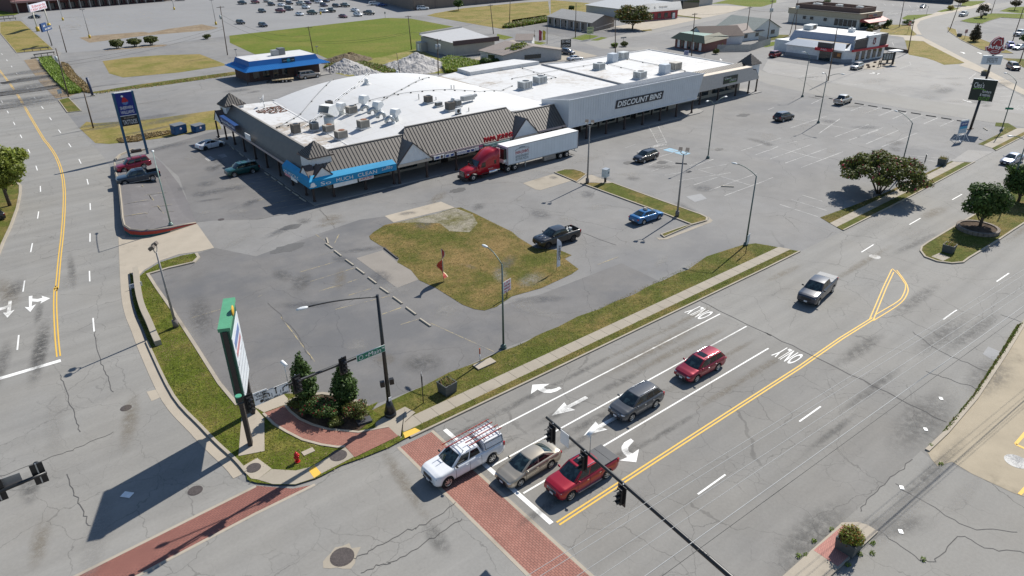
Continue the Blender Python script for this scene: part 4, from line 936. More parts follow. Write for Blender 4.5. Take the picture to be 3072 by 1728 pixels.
 # load in the black pickup's bed, sign on the blue sedan
def at_local(th,x,y,z):
 p=Matrix.Translation(th.location)@Matrix.Rotation(th.rotation_euler[2],4,'Z')@Vector((x,y,z));return p
q=MB();rr=random.Random(4)
for i in range(26):q.box((rr.uniform(-.5,.5),rr.uniform(-.6,.6),rr.uniform(.05,.42)),(rr.uniform(.1,.5),rr.uniform(.1,.4),rr.uniform(.05,.2)),rot=Matrix.Rotation(rr.uniform(0,3),3,'Z')@Matrix.Rotation(rr.uniform(-.5,.5),3,'X'),m=i%3)
p=at_local(bt,-1.75,0,.84);o=q.build('pile_of_junk',[paint('junk_grey',(.3,.32,.3)),paint('junk_white',(.6,.6,.58)),paint('junk_green',(.12,.16,.12))],loc=p);o.rotation_euler=(0,0,bt.rotation_euler[2])
tag(o,'heap of loose junk in the bed of the black pickup','junk')
p=at_local(bs,-.35,0,1.49);th=thing('car_top_sign','small white and red delivery sign on the roof of the blue sedan','sign',p,bs.rotation_euler[2])
MB().prism([(-.10,-.32),(.10,-.32),(.10,.32),(-.10,.32)],0,.06).build('sign_base',black_m,th)
q=MB();q.poly([(-.13,-.3,.06),(-.13,.3,.06),(-.05,.24,.30),(-.05,-.24,.30)][::-1]);q.poly([(.13,-.3,.06),(.13,.3,.06),(.05,.24,.30),(.05,-.24,.30)]);q.poly([(-.05,-.24,.30),(.05,-.24,.30),(.05,.24,.30),(-.05,.24,.30)]);q.poly([(-.13,-.3,.06),(.13,-.3,.06),(.05,-.24,.3),(-.05,-.24,.3)]);q.poly([(-.13,.3,.06),(.13,.3,.06),(.05,.24,.3),(-.05,.24,.3)][::-1])
q.build('sign_box',paint('sign_cream',(.75,.62,.5)),th)
# ladders on the work pickup
def ladder(lb,y,x0,x1,zz,red,step=.30):
 th=thing('ladder',lb,'ladder',at_local(wp,0,y,zz),wp.rotation_euler[2]+.04,'ladders on the white pickup')
 q=MB()
 for s in (-.21,.21):q.bar((x0,s,0),(x1,s,0),.035,.08)
 q.build('rails',red,th)
 q=MB();n=int((x1-x0)/step)
 for k in range(n):q.bar((x0+.15+k*step,-.20,.0),(x0+.15+k*step,.20,.0),.045,.035)
 q.build('rungs',galv_m,th)
 return th
redf=paint('red_fibreglass',(.40,.05,.035),.5)
ladder('long red extension ladder on the far side of the pickup rack',-.52,-2.9,1.25,2.17,redf,.3)
ladder('shorter red stepladder on the near side of the pickup rack',.42,-3.0,-.1,2.2,redf,.34)
# ------------------------------------------------------------------ lettering
TEXTS=[]
def text(body_,c,right,up,height,width,mat,parent=None,origin=(0,0,0),shear=0.0,extrude=0.01,name='lettering',bold=0.0,spacing=1.0):
 cu=bpy.data.curves.new(name,'FONT');cu.body=body_;cu.align_x='CENTER';cu.align_y='CENTER'
 cu.size=1.0;cu.extrude=extrude;cu.shear=shear;cu.offset=bold;cu.space_character=spacing
 cu.materials.append(mat);cu.resolution_u=3
 o=bpy.data.objects.new(name,cu);COL.objects.link(o)
 r_=Vector(right).normalized();u=Vector(up);u=(u-r_*u.dot(r_)).normalized();n_=r_.cross(u)
 c=Vector(c)-Vector(origin)
 o.parent=parent
 TEXTS.append((o,r_,u,n_,c,height,width));return o
def finish_texts():
# set each line of lettering to its size and turn it into a real mesh
 bpy.context.view_layer.update();dg=bpy.context.evaluated_depsgraph_get()
 for o,r_,u,n_,c,hh,ww in TEXTS:
  me=bpy.data.meshes.new_from_object(o.evaluated_get(dg))
  bb=[v.co for v in me.vertices]
  if not bb:continue
  x0,x1=min(b.x for b in bb),max(b.x for b in bb);y0,y1=min(b.y for b in bb),max(b.y for b in bb)
  sy=hh/max(y1-y0,1e-3);sx=(ww/max(x1-x0,1e-3))if ww else sy
  m=Matrix((r_,u,n_)).transposed().to_4x4()@Matrix.Diagonal((sx,sy,1.0,1.0))
  p=c-r_*(x0+x1)/2*sx-u*(y0+y1)/2*sy
  me.transform(Matrix.Translation(p)@m)
  k=bpy.data.objects.new(o.name.split('.')[0],me);COL.objects.link(k);k.parent=o.parent
  for key in o.keys():k[key]=o[key]
  bpy.data.objects.remove(o)
  # ------------------------------------------------------------------ the shopping centre
def stdroof(mb,bl,br,tl,tr,step=0.55,m=0,mr=1,w_=0.05,h_=0.055):
 bl,br,tl,tr=[Vector(p)for p in (bl,br,tl,tr)]
 mb.poly([bl,br,tr,tl],m)
 n_=(br-bl).cross(tl-bl).normalized()
 L0=(br-bl).length;L1=(tr-tl).length
 d=(br-bl).normalized();k=int(max(L0,L1)/step)
 # ribs run up the slope, clipped to the panel
 upv=(tl-bl)-d*(tl-bl).dot(d);S_=upv.length;upv.normalize()
 a0,a1=0.0,(br-bl).dot(d);b0,b1=(tl-bl).dot(d),(tr-bl).dot(d)
 x=min(a0,b0)+step/2
 while x<max(a1,b1):
  v0,v1=0.0,S_
  if b0>a0 and x<b0:v1=S_*(x-a0)/(b0-a0)
  if b1<a1 and x>b1:v1=S_*(a1-x)/(a1-b1)
  if b0<a0 and x<a0:v0=S_*(a0-x)/(a0-b0)
  if b1>a1 and x>a1:v0=S_*(x-a1)/(b1-a1)
  if v1-v0>.15:
   p0=bl+d*x+upv*v0+n_*h_/2;p1=bl+d*x+upv*v1+n_*h_/2
   rot=Matrix((upv,n_.cross(upv),n_)).transposed()
   mb.box((p0+p1)/2,((p1-p0).length,w_,h_),m=mr,rot=rot)
  x+=step
bronze_m=paint('bronze_metal_roof',(0.135,0.119,0.102),0.5,0.1,0.08,1.0)
bronzeshade_m=paint('bronze_seam_shaded',(0.075,0.066,0.056),0.5,0.1)  # darker bronze paints shading onto the raised roof seams
stucco_m=paint('white_stucco',(0.70,0.71,0.71),0.8,0,0.07,1.2)
fascia_m=paint('brown_fascia',(0.10,0.075,0.065),0.6)
col_m=paint('brown_column',(0.045,0.03,0.028),0.6)
tanwall_m=paint('tan_wall',(0.40,0.35,0.285),0.8,0,0.08)
gmetal_m=paint('grey_metal_siding',(0.60,0.62,0.64),0.5,0.05,0.05,0.6)
gmetald_m=paint('grey_metal_roof',(0.40,0.41,0.425),0.45,0.2,0.06,0.6)
def whiteroof(name,stain,thr):
 m,nt,b=mk(name)
 p=nd(nt,'ShaderNodeNewGeometry').outputs['Position']
 a=mth(nt,'ADD',mth(nt,'MULTIPLY',noise(nt,p,0.10,5.0,0.65),0.6),mth(nt,'MULTIPLY',noise(nt,p,0.9,5.0,0.7),0.4))
 f=smooth(nt,a,thr,thr+0.16)
 c=mix(nt,mth(nt,'MULTIPLY',f,stain),(0.60,0.595,0.58),(0.31,0.25,0.18))
 st=nd(nt,'ShaderNodeMapping',{'Vector':p,'Scale':(1.0,0.15,1.0)}).outputs[0]
 c=mix(nt,mth(nt,'MULTIPLY',smooth(nt,noise(nt,st,0.8,4.0,0.6),0.5,0.75),0.16),c,(0.37,0.34,0.29))
 d=smooth(nt,mth(nt,'ADD',mth(nt,'MULTIPLY',noise(nt,p,0.25,3.0),0.4),mth(nt,'MULTIPLY',noise(nt,p,2.5,5.0,0.75),0.6)),0.60,0.66)
 c=mix(nt,mth(nt,'MULTIPLY',d,stain*0.9),c,(0.16,0.13,0.10))
 sp=nd(nt,'ShaderNodeSeparateXYZ',{'Vector':p})
 def seamline(o,w_):return mth(nt,'LESS_THAN',mth(nt,'FRACT',mth(nt,'MULTIPLY',sp.outputs[o],1/w_)),.06/w_)
 c=mix(nt,mth(nt,'MULTIPLY',mth(nt,'MAXIMUM',seamline('Y',3.05),seamline('X',9.0)),.30),c,(0.25,0.23,0.2))
 nt.links.new(c,b.inputs['Base Color']);b.inputs['Roughness'].default_value=0.6
 MATS[name]=m;return m
vault_m=whiteroof('white_membrane',0.16,0.54);dirty_m=whiteroof('stained_membrane',0.9,0.47);flatr_m=whiteroof('white_flat_roof',0.55,0.50)
mall=thing('shopping_centre','long shopping centre with white roof, brown metal mansards and a grey metal storefront','shopping centre',(36,87,0))
def MP(name,mb,mats):return wpart(name,mb,mats,mall)
mo=tuple(mall.location)
ZF=5.45
xl=lambda y:35.5+.0385*(y-87.5)
xr=lambda y:37.6+.0436*(y-87.5)
FOOT=[(39.6,91.8),(117.2,91.8),(119.0,93.4),(140.6,93.4),(142.6,122.4),(115.4,122.2),(108.6,124.4),(105.6,131.0),(89.0,130.2),(83.8,128.6),(47.1,128.9),(41.5,129.8)]
MP('wall',MB().prism(FOOT,0,ZF-.02,0),[tanwall_m])
MP('walkway',MB().prism([(35.15,86.9),(80.5,86.6),(82.5,85.9),(117,85.9),(119,86.6),(119.6,89.3),(143.4,89.3),(143.6,94),(120,94),(116,92.2),(40.5,92.2),(42,132),(36.9,132.2)],-.02,.13),[walk_m])
# roof: flats, vault
MP('roof',MB().flat([(83.0,91.0),(105.3,91.0),(108.5,124.4),(105.6,131.0),(89.0,130.2),(83.8,128.6)],ZF).flat([(105.3,91),(140.6,93.2),(142.6,122.4),(115.4,122.2),(108.5,124.4)],ZF+.012),[flatr_m])
MP('roof_strip',MB().flat([(37.9,90.6),(52,90.6),(52,92.5),(45.2,108),(47.1,128.9),(39.6,129.8)],ZF),[dirty_m])
VX0=lambda y:44.0+(y-90)*.082
VX1=lambda y:83.6-(y-90)*.02
def vz(x,y):
 t=(x-VX0(y))/(VX1(y)-VX0(y))
 if t<=0 or t>=1:return ZF
 k=1-(2*t-1)**2
 e=min(1.0,max(0.0,(y-90.5)/13));e=e*e*(3-2*e)
 return ZF+.04+2.35*k*(0.50+.50*e)
def vault(a,b):
 y=lerp(90.6,128.8,b);x=lerp(VX0(y),VX1(y),a);return (x,y,vz(x,y)if 0<a<1 else ZF+.03)
vm=MB().grid(vault,40,24,0,True)
for yy in (128.8,90.6):vm.poly([vault(i/40,1 if yy>100 else 0)for i in range(41)],0)
MP('vaulted_roof',vm,[vault_m])
def onroof(q):
 z=6.0
 for _ in range(12):x,y=G(q,z);z=vz(x,y)if 90<y<129.5 else ZF
 return Vector((x,y,z))
pm_=MB();pm_.prism([(88.6,124.6),(108.2,124.9),(105.6,130.9),(89.2,130.1)],ZF,ZF+.75);MP('raised_roof',pm_,[flatr_m])
MP('roof_divider',MB().bar((108.4,124.2,ZF+.15),(105.4,96.5,ZF+.15),.35,.35),[fascia_m if False else paint('grey_coping',(.34,.33,.32),.7)])
cp_=MB()
for a,b in (((140.6,93.4),(142.6,122.4)),((142.6,122.4),(115.4,122.2)),((83.8,128.7),(47.1,129.0)),((115.4,122.2),(108.7,124.5))):cp_.bar((*a,ZF+.08),(*b,ZF+.08),.3,.2)
for a,b in (((VX0(92)-.2,92,ZF),(VX0(128)-.2,128,ZF)),):cp_.bar(a,b,.35,.12)
MP('roof_coping',cp_,[vault_m])
# stained sags on the flat roofs
for i,(q,a,b)in enumerate(((C(1480,1370),5.5,1.6),(E(730,1230),4.0,1.8),(C(1150,1260),4.0,1.2))):
 c=G(q,ZF);rr=random.Random(i)
 MP('water_stain',MB().flat([(c[0]+a*math.cos(t*.393)*rr.uniform(.7,1.2),c[1]+b*math.sin(t*.393)*rr.uniform(.7,1.2))for t in range(16)],ZF+.02+i*.002),[dirty_m])
 # mansards
mm=MB();stdroof(mm,(xl(131),131,3.35),(xl(87.3),87.3,3.35),(xr(131),131,6.2),(xr(87.3),90.4,6.2),.42)
MP('mansard_roof',mm,[bronze_m,bronzeshade_m])
mm=MB();stdroof(mm,(35.5,87.3,3.35),(49.2,87.3,3.35),(38.2,90.4,6.2),(52.0,90.4,6.2));MP('mansard_roof',mm,[bronze_m,bronzeshade_m])
mm=MB();stdroof(mm,(48.9,87.25,3.3),(75.2,87.25,3.3),(52.4,91.0,7.1),(71.7,91.0,7.1));mm.poly([(48.9,87.25,3.3),(52.4,91.0,7.1),(50.5,92.0,5.4)]);mm.poly([(75.2,87.25,3.3),(74.0,92.0,5.4),(71.7,91.0,7.1)])
mm.poly([(52.4,91.0,7.1),(71.7,91.0,7.1),(71.7,92.2,6.2),(52.4,92.2,6.2)]);MP('mansard_roof',mm,[bronze_m,bronzeshade_m])
mm=MB();stdroof(mm,(73.2,87.28,3.32),(82.0,87.28,3.32),(71.8,90.3,6.25),(82.0,90.3,6.25));MP('mansard_roof',mm,[bronze_m,bronzeshade_m])
mm=MB();stdroof(mm,(117.6,91.5,4.9),(141.0,91.5,4.9),(117.6,93.4,6.3),(140.6,93.4,6.3),.5);mm.poly([(117.6,93.4,6.3),(140.6,93.4,6.3),(140.6,93.9,ZF),(117.6,93.9,ZF)]);MP('mansard_roof',mm,[bronze_m,bronzeshade_m])
cpm=MB()
for a,b in (((xr(131),131,6.24),(xr(88),90.4,6.24)),((38.2,90.45,6.24),(52,90.45,6.24)),((52.4,91.05,7.14),(71.7,91.05,7.14)),((71.8,90.35,6.29),(82,90.35,6.29))):cpm.bar(a,b,.3,.08)
for a,b in (((xr(131)+.15,131,5.85),(xr(90.5)+.15,90.6,5.85)),((38.4,90.62,5.85),(52,90.62,5.85)),((71.9,90.52,5.85),(82,90.52,5.85))):cpm.bar(a,b,.06,.75)
MP('ridge_cap',cpm,[paint('ridge_cap',(0.30,0.275,0.24),.5)])
sf=MB();sf.poly([(xl(131),131,3.02),(42,131,3.02),(40.5,92,3.02),(82,92,3.02),(82,87.3,3.02),(35.5,87.3,3.02)])
sf.poly([(82,86.7,3.05),(82,92.5,3.05),(117.5,93.4,3.05),(116.9,86.7,3.05)]);sf.poly([(118,90,2.95),(120,94,2.95),(141,94,2.95),(142,90,2.95)]);MP('canopy_soffit',sf,[paint('soffit',(.30,.29,.27),.8)])
fm=MB()
for a,b in (((xl(131)-.02,131,3.18),(xl(97.5)-.02,97.5,3.18)),((48.2,87.2,3.16),(82,87.2,3.16)),((xl(97.5)-.02,97.5,3.18),(35.45,87.25,3.18)),((35.45,87.25,3.16),(48.2,87.22,3.16))):fm.bar(a,b,.10,.34)
MP('fascia',fm,[paint('pale_fascia',(.44,.36,.34),.6)])
# gables
def gable(x0,x1,xp,z0,zp,yf,yb):
 q=MB();q.poly([(x0,yf,z0),(x1,yf,z0),(xp,yf,zp)],0)
 q.poly([(x0-.12,yf-.1,z0-.1),(xp,yf-.1,zp+.08),(xp,yb,zp+.08),(x0-.12,yb,z0-.1)][::-1],1);q.poly([(x1+.12,yf-.1,z0-.1),(xp,yf-.1,zp+.08),(xp,yb,zp+.08),(x1+.12,yb,z0-.1)],1)
 q.bar((x0-.1,yf-.05,z0-.08),(xp,yf-.05,zp+.04),.14,.13,2);q.bar((x1+.1,yf-.05,z0-.08),(xp,yf-.05,zp+.04),.14,.13,2)
 q.bar((x0,yf-.03,z0-.12),(x1,yf-.03,z0-.12),.10,.42,3)
 return MP('gable',q,[stucco_m,paint('dark_roof_metal',(.17,.15,.13),.5),fascia_m,paint('cream_beam',(.55,.47,.38),.7)])
gable(48.4,54.3,51.2,2.95,5.75,86.95,90.6);gable(69.95,75.3,72.6,3.1,5.85,86.95,90.6)
def tower(x0,x1,y0,y1,zb,ze,zp,rot=0.0):
 q=MB();c=((x0+x1)/2,(y0+y1)/2)
 def rp(x,y):
  dx,dy=x-c[0],y-c[1];return (c[0]+dx*math.cos(rot)-dy*math.sin(rot),c[1]+dx*math.sin(rot)+dy*math.cos(rot))
 P=[rp(x0,y0),rp(x1,y0),rp(x1,y1),rp(x0,y1)]
 q.prism(P,zb,ze-.05,0);t_=MP('tower',q,[stucco_m])
 r=MB();k=.28;PE=[rp(x0-k,y0-k),rp(x1+k,y0-k),rp(x1+k,y1+k),rp(x0-k,y1+k)]
 for i in range(4):
  a,b=PE[i],PE[(i+1)%4];e=.02
  stdroof(r,(*a,ze),(*b,ze),(c[0]+(a[0]-c[0])*e,c[1]+(a[1]-c[1])*e,zp),(c[0]+(b[0]-c[0])*e,c[1]+(b[1]-c[1])*e,zp),.42)
  r.bar((*a,ze-.07),(*b,ze-.07),.1,.16,2)
 ro=r.build('tower_roof',[bronze_m,bronzeshade_m,fascia_m],t_,origin=mo);return t_
tower(36.25,39.35,89.0,92.15,2.9,6.0,7.75)
tower(38.05,41.3,127.7,130.6,2.9,6.05,7.9,.04)
tower(140.4,143.7,91.1,94.2,2.9,6.1,8.05)
def gablet(p0,p1,pk,back,z0,zp):
# small gable over an eave; p0,p1 the ends of its front, back = direction it runs into the tower
 q=MB();a=Vector((*p0,z0));b=Vector((*p1,z0));c=Vector((*pk,zp));d=Vector((*back,0))
 q.poly([a,b,c],0);q.poly([a,c,c+d,a+d],1);q.poly([c,b,b+d,c+d],1)
 n_=-d.normalized()*.04
 q.bar(a+n_,c+n_,.10,.16,2);q.bar(b+n_,c+n_,.10,.16,2)
 MP('gablet',q,[stucco_m,fascia_m,col_m])
gablet((35.55,87.1),(38.4,87.1),(37.0,87.1),(0,2.0),3.75,5.1);gablet((35.2,90.5),(35.2,87.4),(35.2,89.1),(1.2,0),3.75,5.1)
gablet((36.8,131.0),(36.8,127.2),(36.8,129.4),(1.4,0),3.3,5.2);gablet((139.1,90.2),(142.5,90.2),(140.9,90.2),(0,1.2),3.2,5.15)
MP('tower_window',MB().cyl((38.02,129.6,5.1),(37.96,129.6,5.1),.42,n=14),[glassd_m])
# grey metal front with the big sign
q=MB();f=[(81.7,86.6),(117.0,86.6)]
q.poly([(81.7,86.6,2.95),(116.3,86.6,2.95),(117.8,86.6,7.5),(81.7,86.6,7.5)],0);q.poly([(81.7,93.5,2.95),(81.7,86.6,2.95),(81.7,86.6,7.5),(81.7,93.5,6.55)],0)
q.poly([(116.3,86.6,2.95),(119.5,93.0,2.95),(121.0,92.6,6.5),(117.8,86.6,7.5)],0)
MP('metal_front',q,[gmetal_m]);q=MB();stdroof(q,(81.7,86.55,7.5),(117.9,86.55,7.5),(81.7,93.6,6.55),(121.2,93.4,6.55),.35,w_=.03,h_=.03);q.poly([(81.7,93.6,6.55),(121.2,93.4,6.55),(121.2,93.4,ZF),(81.7,93.6,ZF)]);MP('metal_front_roof',q,[gmetald_m,gmetald_m])
q=MB()
for i in range(59):q.box((82.1+i*.6,86.585,5.2),(.03,.03,4.5))
q.bar((81.6,86.55,7.52),(117.9,86.55,7.52),.14,.16);q.bar((81.65,86.55,7.52),(81.65,93.5,6.57),.14,.16);q.bar((81.7,86.56,2.9),(116.3,86.56,2.9),.1,.22)
MP('metal_trim',q,[paint('pale_trim',(.62,.64,.66),.5)])
SLN=(-.0,-1,0)
q=MB();q.poly([(92.9,86.52,4.38),(105.65,86.52,4.38),(105.95,86.52,5.86),(93.2,86.52,5.86)]);sgn_=MP('sign_board',q,[paint('sign_black',(.022,.022,.03),.5)])
text('DISCOUNT BINS',(99.4,86.50,5.12),(1,0,0),(0,0,1),1.0,11.9,white_m,sgn_,mo,0.22,.01,bold=.02)
# furniture outlet front
q=MB();q.poly([(121.0,90.0,2.85),(142.3,90.0,2.95),(142.3,90.0,3.3),(140.8,90.0,5.0),(136.6,90.0,5.85),(122.3,90.0,5.93)],0);q.poly([(122.3,90,5.93),(139.4,90,5.85),(139.4,91.5,5.9),(122.6,91.5,5.95)],1)
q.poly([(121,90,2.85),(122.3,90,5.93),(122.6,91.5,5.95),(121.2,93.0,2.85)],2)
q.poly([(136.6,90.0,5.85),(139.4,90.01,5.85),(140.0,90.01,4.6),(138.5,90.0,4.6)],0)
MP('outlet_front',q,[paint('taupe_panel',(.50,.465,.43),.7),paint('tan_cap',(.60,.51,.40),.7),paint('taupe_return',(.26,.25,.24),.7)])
dkgreen=paint('sign_dark_green',(.012,.022,.018),.45);limeg=paint('lime_paint',(.18,.42,.05),.5)
def outlet_sign(parent,c,r_,u,w_,h_,origin):
 r_=Vector(r_);u=Vector(u);c=Vector(c);n_=r_.cross(u)*.01
 P=lambda a,b:c+r_*w_*a+u*h_*b+n_
 text("Cleo's",P(-.22,.24),r_,u,h_*.26,w_*.46,white_m,parent,origin);text('furniture',P(.20,-.04),r_,u,h_*.14,w_*.40,white_m,parent,origin)
 text('& mattress',P(.16,-.20),r_,u,h_*.14,w_*.46,white_m,parent,origin);text('OUTLET',P(.16,-.39),r_,u,h_*.17,w_*.50,limeg,parent,origin)
 q=MB();q.path([P(-.46+.6*t/8,.03+.05*math.sin(t*.45))-Vector(origin)for t in range(9)],h_*.018,5);q.build('swoosh',[limeg],parent)
so_=MP('sign_board',MB().box((131.75,89.94,4.2),(4.9,.08,1.5)),[dkgreen])
outlet_sign(so_,(131.75,89.89,4.2),(1,0,0),(0,0,1),4.9,1.5,mo)
# columns along the walkway
for x,y in ((35.75,88.2),(38.7,88.2),(43.6,88.1),(47.9,87.5),(48.6,87.1),(53.3,87.0),(58.6,86.95),(64.0,87.0),(69.4,87.0),(75.0,87.0),(80.8,87.0),(86.3,86.8),(91.2,86.8),(96.0,86.85),(101,86.9),(105.9,86.9),(110.7,86.9),(115.5,86.9),(122.5,90.4),(128.7,90.5),(135,90.5),(139.6,90.45),(142.5,90.4),(36.0,91.3),(36.3,96.7),(36.6,102),(36.7,107.3),(37.0,113),(37.2,118.5),(37.45,124),(37.5,128.4),(36.9,130.9)):
 MP('column',MB().box((x,y,1.6),(.24,.24,3.0)).box((x,y,.24),(.34,.34,.3)),[col_m])
for x,y in ((88.8,91),(93.5,91),(98.5,91),(103.5,91),(108.3,91),(113,91)):MP('column',MB().box((x,y,1.6),(.24,.24,3.0)),[col_m])
# shop windows and doors under the canopy
for i in range(15):
 x=41.5+i*4.9
 MP('shop_window',MB().box((x+1.5,91.75,1.55),(3.4 if i%3 else 2.0,.12,2.1)),[glassd_m])
 if i%3==0:MP('shop_door',MB().box((x+3.4,91.74,1.25),(1.3,.14,2.25)),[paint('door_bronze',(.03,.028,.026),.3)])
for i in range(8):MP('shop_window',MB().box((121.0+i*2.35+(1.2 if i>3 else 0),93.36,1.75),(2.1,.12,1.9)),[glassd_m])
for i in range(8):MP('shop_window',MB().box((40.25+.04*i,95.5+i*4.5,1.5),(.14,2.6,2.1),rz=-.04),[glassd_m])
# laundry awning with its lettering
awn=paint('blue_awning',(0.0,0.24,0.47),.6,0,.06,1.0);awn_sun=paint('blue_awning_sunlit',(0.0,0.33,0.60),.6,0,.06,1.0)  # lighter blue paints sunlight onto the front slope of the awning
q=MB();y0=86.75
q.poly([(34.75,y0,2.52),(48.1,y0,2.42),(48.1,y0,3.36),(34.75,y0,3.45)],0);q.poly([(34.75,y0,3.45),(48.1,y0,3.36),(47.8,87.3,3.95),(35.4,87.4,4.1)],1);q.poly([(48.1,y0,2.42),(48.1,87.3,2.42),(47.8,87.3,3.95),(48.1,y0,3.36)],0)
q.poly([(34.95,96.2,2.75),(34.75,y0,2.52),(34.75,y0,3.45),(34.95,96.2,3.6)],0);q.poly([(34.95,96.2,3.6),(34.75,y0,3.45),(35.4,87.4,4.1),(35.75,96.2,4.2)],0);q.poly([(34.95,96.2,2.75),(34.95,96.2,3.6),(35.75,96.2,4.2),(35.75,96.2,2.75)],0)
aw=MP('awning',q,[awn,awn_sun])
for s_,x,w_ in (('So',36.9,1.5),('MUCH',39.7,2.5),('CLEAN',43.2,3.0)):text(s_,(x+.2,y0-.03,2.92),(1,0,-.006),(0,0,1),.50 if len(s_)>2 else.5,w_,white_m,aw,mo)
text('Laundry',(46.6,y0-.03,2.98),(1,.0,0.02),(0,0,1),.5,1.8,white_m,aw,mo,.3);text('Got',(46.7,y0-.03,3.22),(1,0,0.02),(0,0,1),.18,.6,white_m,aw,mo)
text('SO MUCH CLEAN',(34.82,91.7,3.02),(.015,-1,0),(0,0,1),.5,7.2,white_m,aw,mo)
MB().ell((35.25-mo[0],y0-.02-mo[1],2.98),(.36,.03,.34),10,6).ell((35.25-mo[0],y0-.035-mo[1],2.8),(.55,.03,.10),10,6).build('bubble_emblem',[white_m],aw)
b1=MP('banner',MB().box((40.0,86.85,2.18),(3.6,.05,.55)),[white_m]);b2=MP('banner',MB().box((43.2,86.85,2.25),(2.3,.05,.52)),[white_m])
redt=paint('red_lettering',(.42,.01,.02),.5);bluet=paint('blue_lettering',(.03,.08,.28),.5)
text('LAUNDROMAT',(43.2,86.81,2.25),(1,0,0),(0,0,1),.36,2.1,redt,b2,mo)
MP('banner',MB().box((34.9,92.3,2.45),(.05,2.1,.5)),[white_m]);MP('banner',MB().box((34.95,94.6,2.5),(.05,1.9,.4)),[paint('pink_banner',(.6,.25,.3),.6)])
# parcel and pizza signs along the eave
def eave_sign(x0,x1,col,z0=2.5,z1=3.05):return MP('sign_board',MB().box(((x0+x1)/2,87.05,(z0+z1)/2),(x1-x0,.10,z1-z0)),[col])
s1=eave_sign(54.7,56.55,white_m);s2=eave_sign(56.7,62.35,white_m,2.45,2.95);s3=eave_sign(62.4,63.05,white_m,2.5,3.0);s4=eave_sign(63.1,63.95,paint('magenta_sign',(.28,.01,.12),.5),2.5,3.05);s5=eave_sign(64.05,69.7,paint('mint_sign',(.42,.58,.52),.5),2.5,3.1)
q=MB();q.poly([(54.9-mo[0],-.01,2.62),(55.55-mo[0],-.01,2.62),(55.7-mo[0],-.01,2.92),(55.05-mo[0],-.01,2.92)]);q.build('eagle_emblem',[bluet],s1).location=(0,-.01,0)
q=MB();q.ell((56.1-mo[0],-.01,2.78),(.2,.02,.25),10,6);q.build('shield_emblem',[paint('shield_brown',(.10,.045,.01),.5)],s1)
for x in (57.1,58.0,61.0,61.8):MB().box((x-mo[0],-.02,2.7),(.5,.02,.3)).build('pictogram',[bluet],s2)
text('pack ship print',(59.5,86.98,2.7),(1,0,0),(0,0,1),.2,2.0,paint('pale_blue_text',(.35,.45,.6),.5),s2,mo);text('Pak Mail',(63.52,86.98,2.78),(1,0,0),(0,0,1),.3,.7,white_m,s4,mo)
text('Better Ingredients',(66.6,86.98,2.8),(1,0,0),(0,0,1),.36,4.6,paint('green_lettering',(.01,.16,.10),.5),s5,mo)
text('PAPA JOHNS',(66.9,86.95,3.75),(1,0,0),(0,0,1),.98,5.7,paint('red_channel_letter',(.50,.008,.02),.4),mall,mo,0,.14,'channel_letters',.03)
sw=MP('sign_board',MB().poly([(36.5,126.6,3.85),(36.2,118.3,3.75),(36.2,118.3,4.7),(36.5,126.6,4.85)]).poly([(36.5,126.6,4.85),(36.2,118.3,4.7),(36.9,118.3,4.75),(37.2,126.6,4.9)]),[paint('sign_blue',(.01,.05,.18),.5)])
text('Sherwin-Williams Paints',(36.32,122.3,4.28),(-.03,-1,0),(0,0,1),.5,7.0,white_m,sw,mo)
MP('sign_board',MB().box((36.15,112.5,4.1),(.12,2.2,.9)),[white_m])
# conduits on the roof
def conduit(qs,r_,mt,n_=14,lift=.18):
 P=[onroof(q)for q in qs];out=[]
 for a,b in zip(P,P[1:]):
  for i in range(n_):
   p=a.lerp(b,i/n_);p.z=(vz(p.x,p.y)if 90<p.y<129.5 else ZF)+lift;out.append(p)
 e=P[-1].copy();e.z+=lift;out.append(e)
 q=MB();q.path(out,r_,5)
 for p in out[::4]:q.box((p.x,p.y,p.z-lift/2),(.22,.22,lift),m=1)
 MP('conduit',q,[mt,black_m])
pipe_g=paint('pipe_grey',(.22,.22,.21),.5);pipe_w=paint('pipe_white',(.7,.7,.69),.5)
conduit([T(1,0,975,780),T(1,0,480,1120),T(1,0,235,1280)],.05,pipe_g);conduit([T(1,0,1235,755),T(1,0,1000,870),T(1,0,720,1080),T(1,0,460,1290)],.05,pipe_w)
conduit([T(1,0,1260,750),T(1,0,1030,865),T(1,0,745,1075),T(1,0,480,1290)],.04,pipe_w);conduit([T(1,0,1740,785),T(1,0,1500,890),T(1,0,1240,1040)],.05,pipe_g)
conduit([T(1,0,2576,870),T(1,0,2250,930),T(1,0,1900,910),T(1,0,1500,945),T(1,0,1000,1060),T(1,0,600,1200),T(1,0,210,1290)],.04,pipe_g)
conduit([T(2,0,0,798),T(2,0,500,705),T(2,0,930,635)],.045,pipe_g,8);conduit([T(2,0,0,655),T(2,0,220,730),T(2,0,440,785),T(2,0,350,805)],.045,pipe_g,8)
conduit([T(2,0,1160,600),T(2,0,1480,665),T(2,0,1740,720)],.06,pipe_g,8);conduit([T(2,0,960,650),T(2,0,1240,720)],.04,pipe_g,8)
for q in ([T(1,0,1640,1000),.9],[T(1,0,1965,895),.7],[T(1,0,1993,895),.7],[T(1,0,2142,1120),.6],[T(1,0,1812,1005),.5],[T(1,0,1192,1085),.5],[T(1,0,795,1090),.6],[T(1,0,1645,795),.4]):
 p=onroof(q[0]);MP('vent_pipe',MB().cyl(p,p+Vector((0,0,q[1])),.07,n=7),[pipe_g])
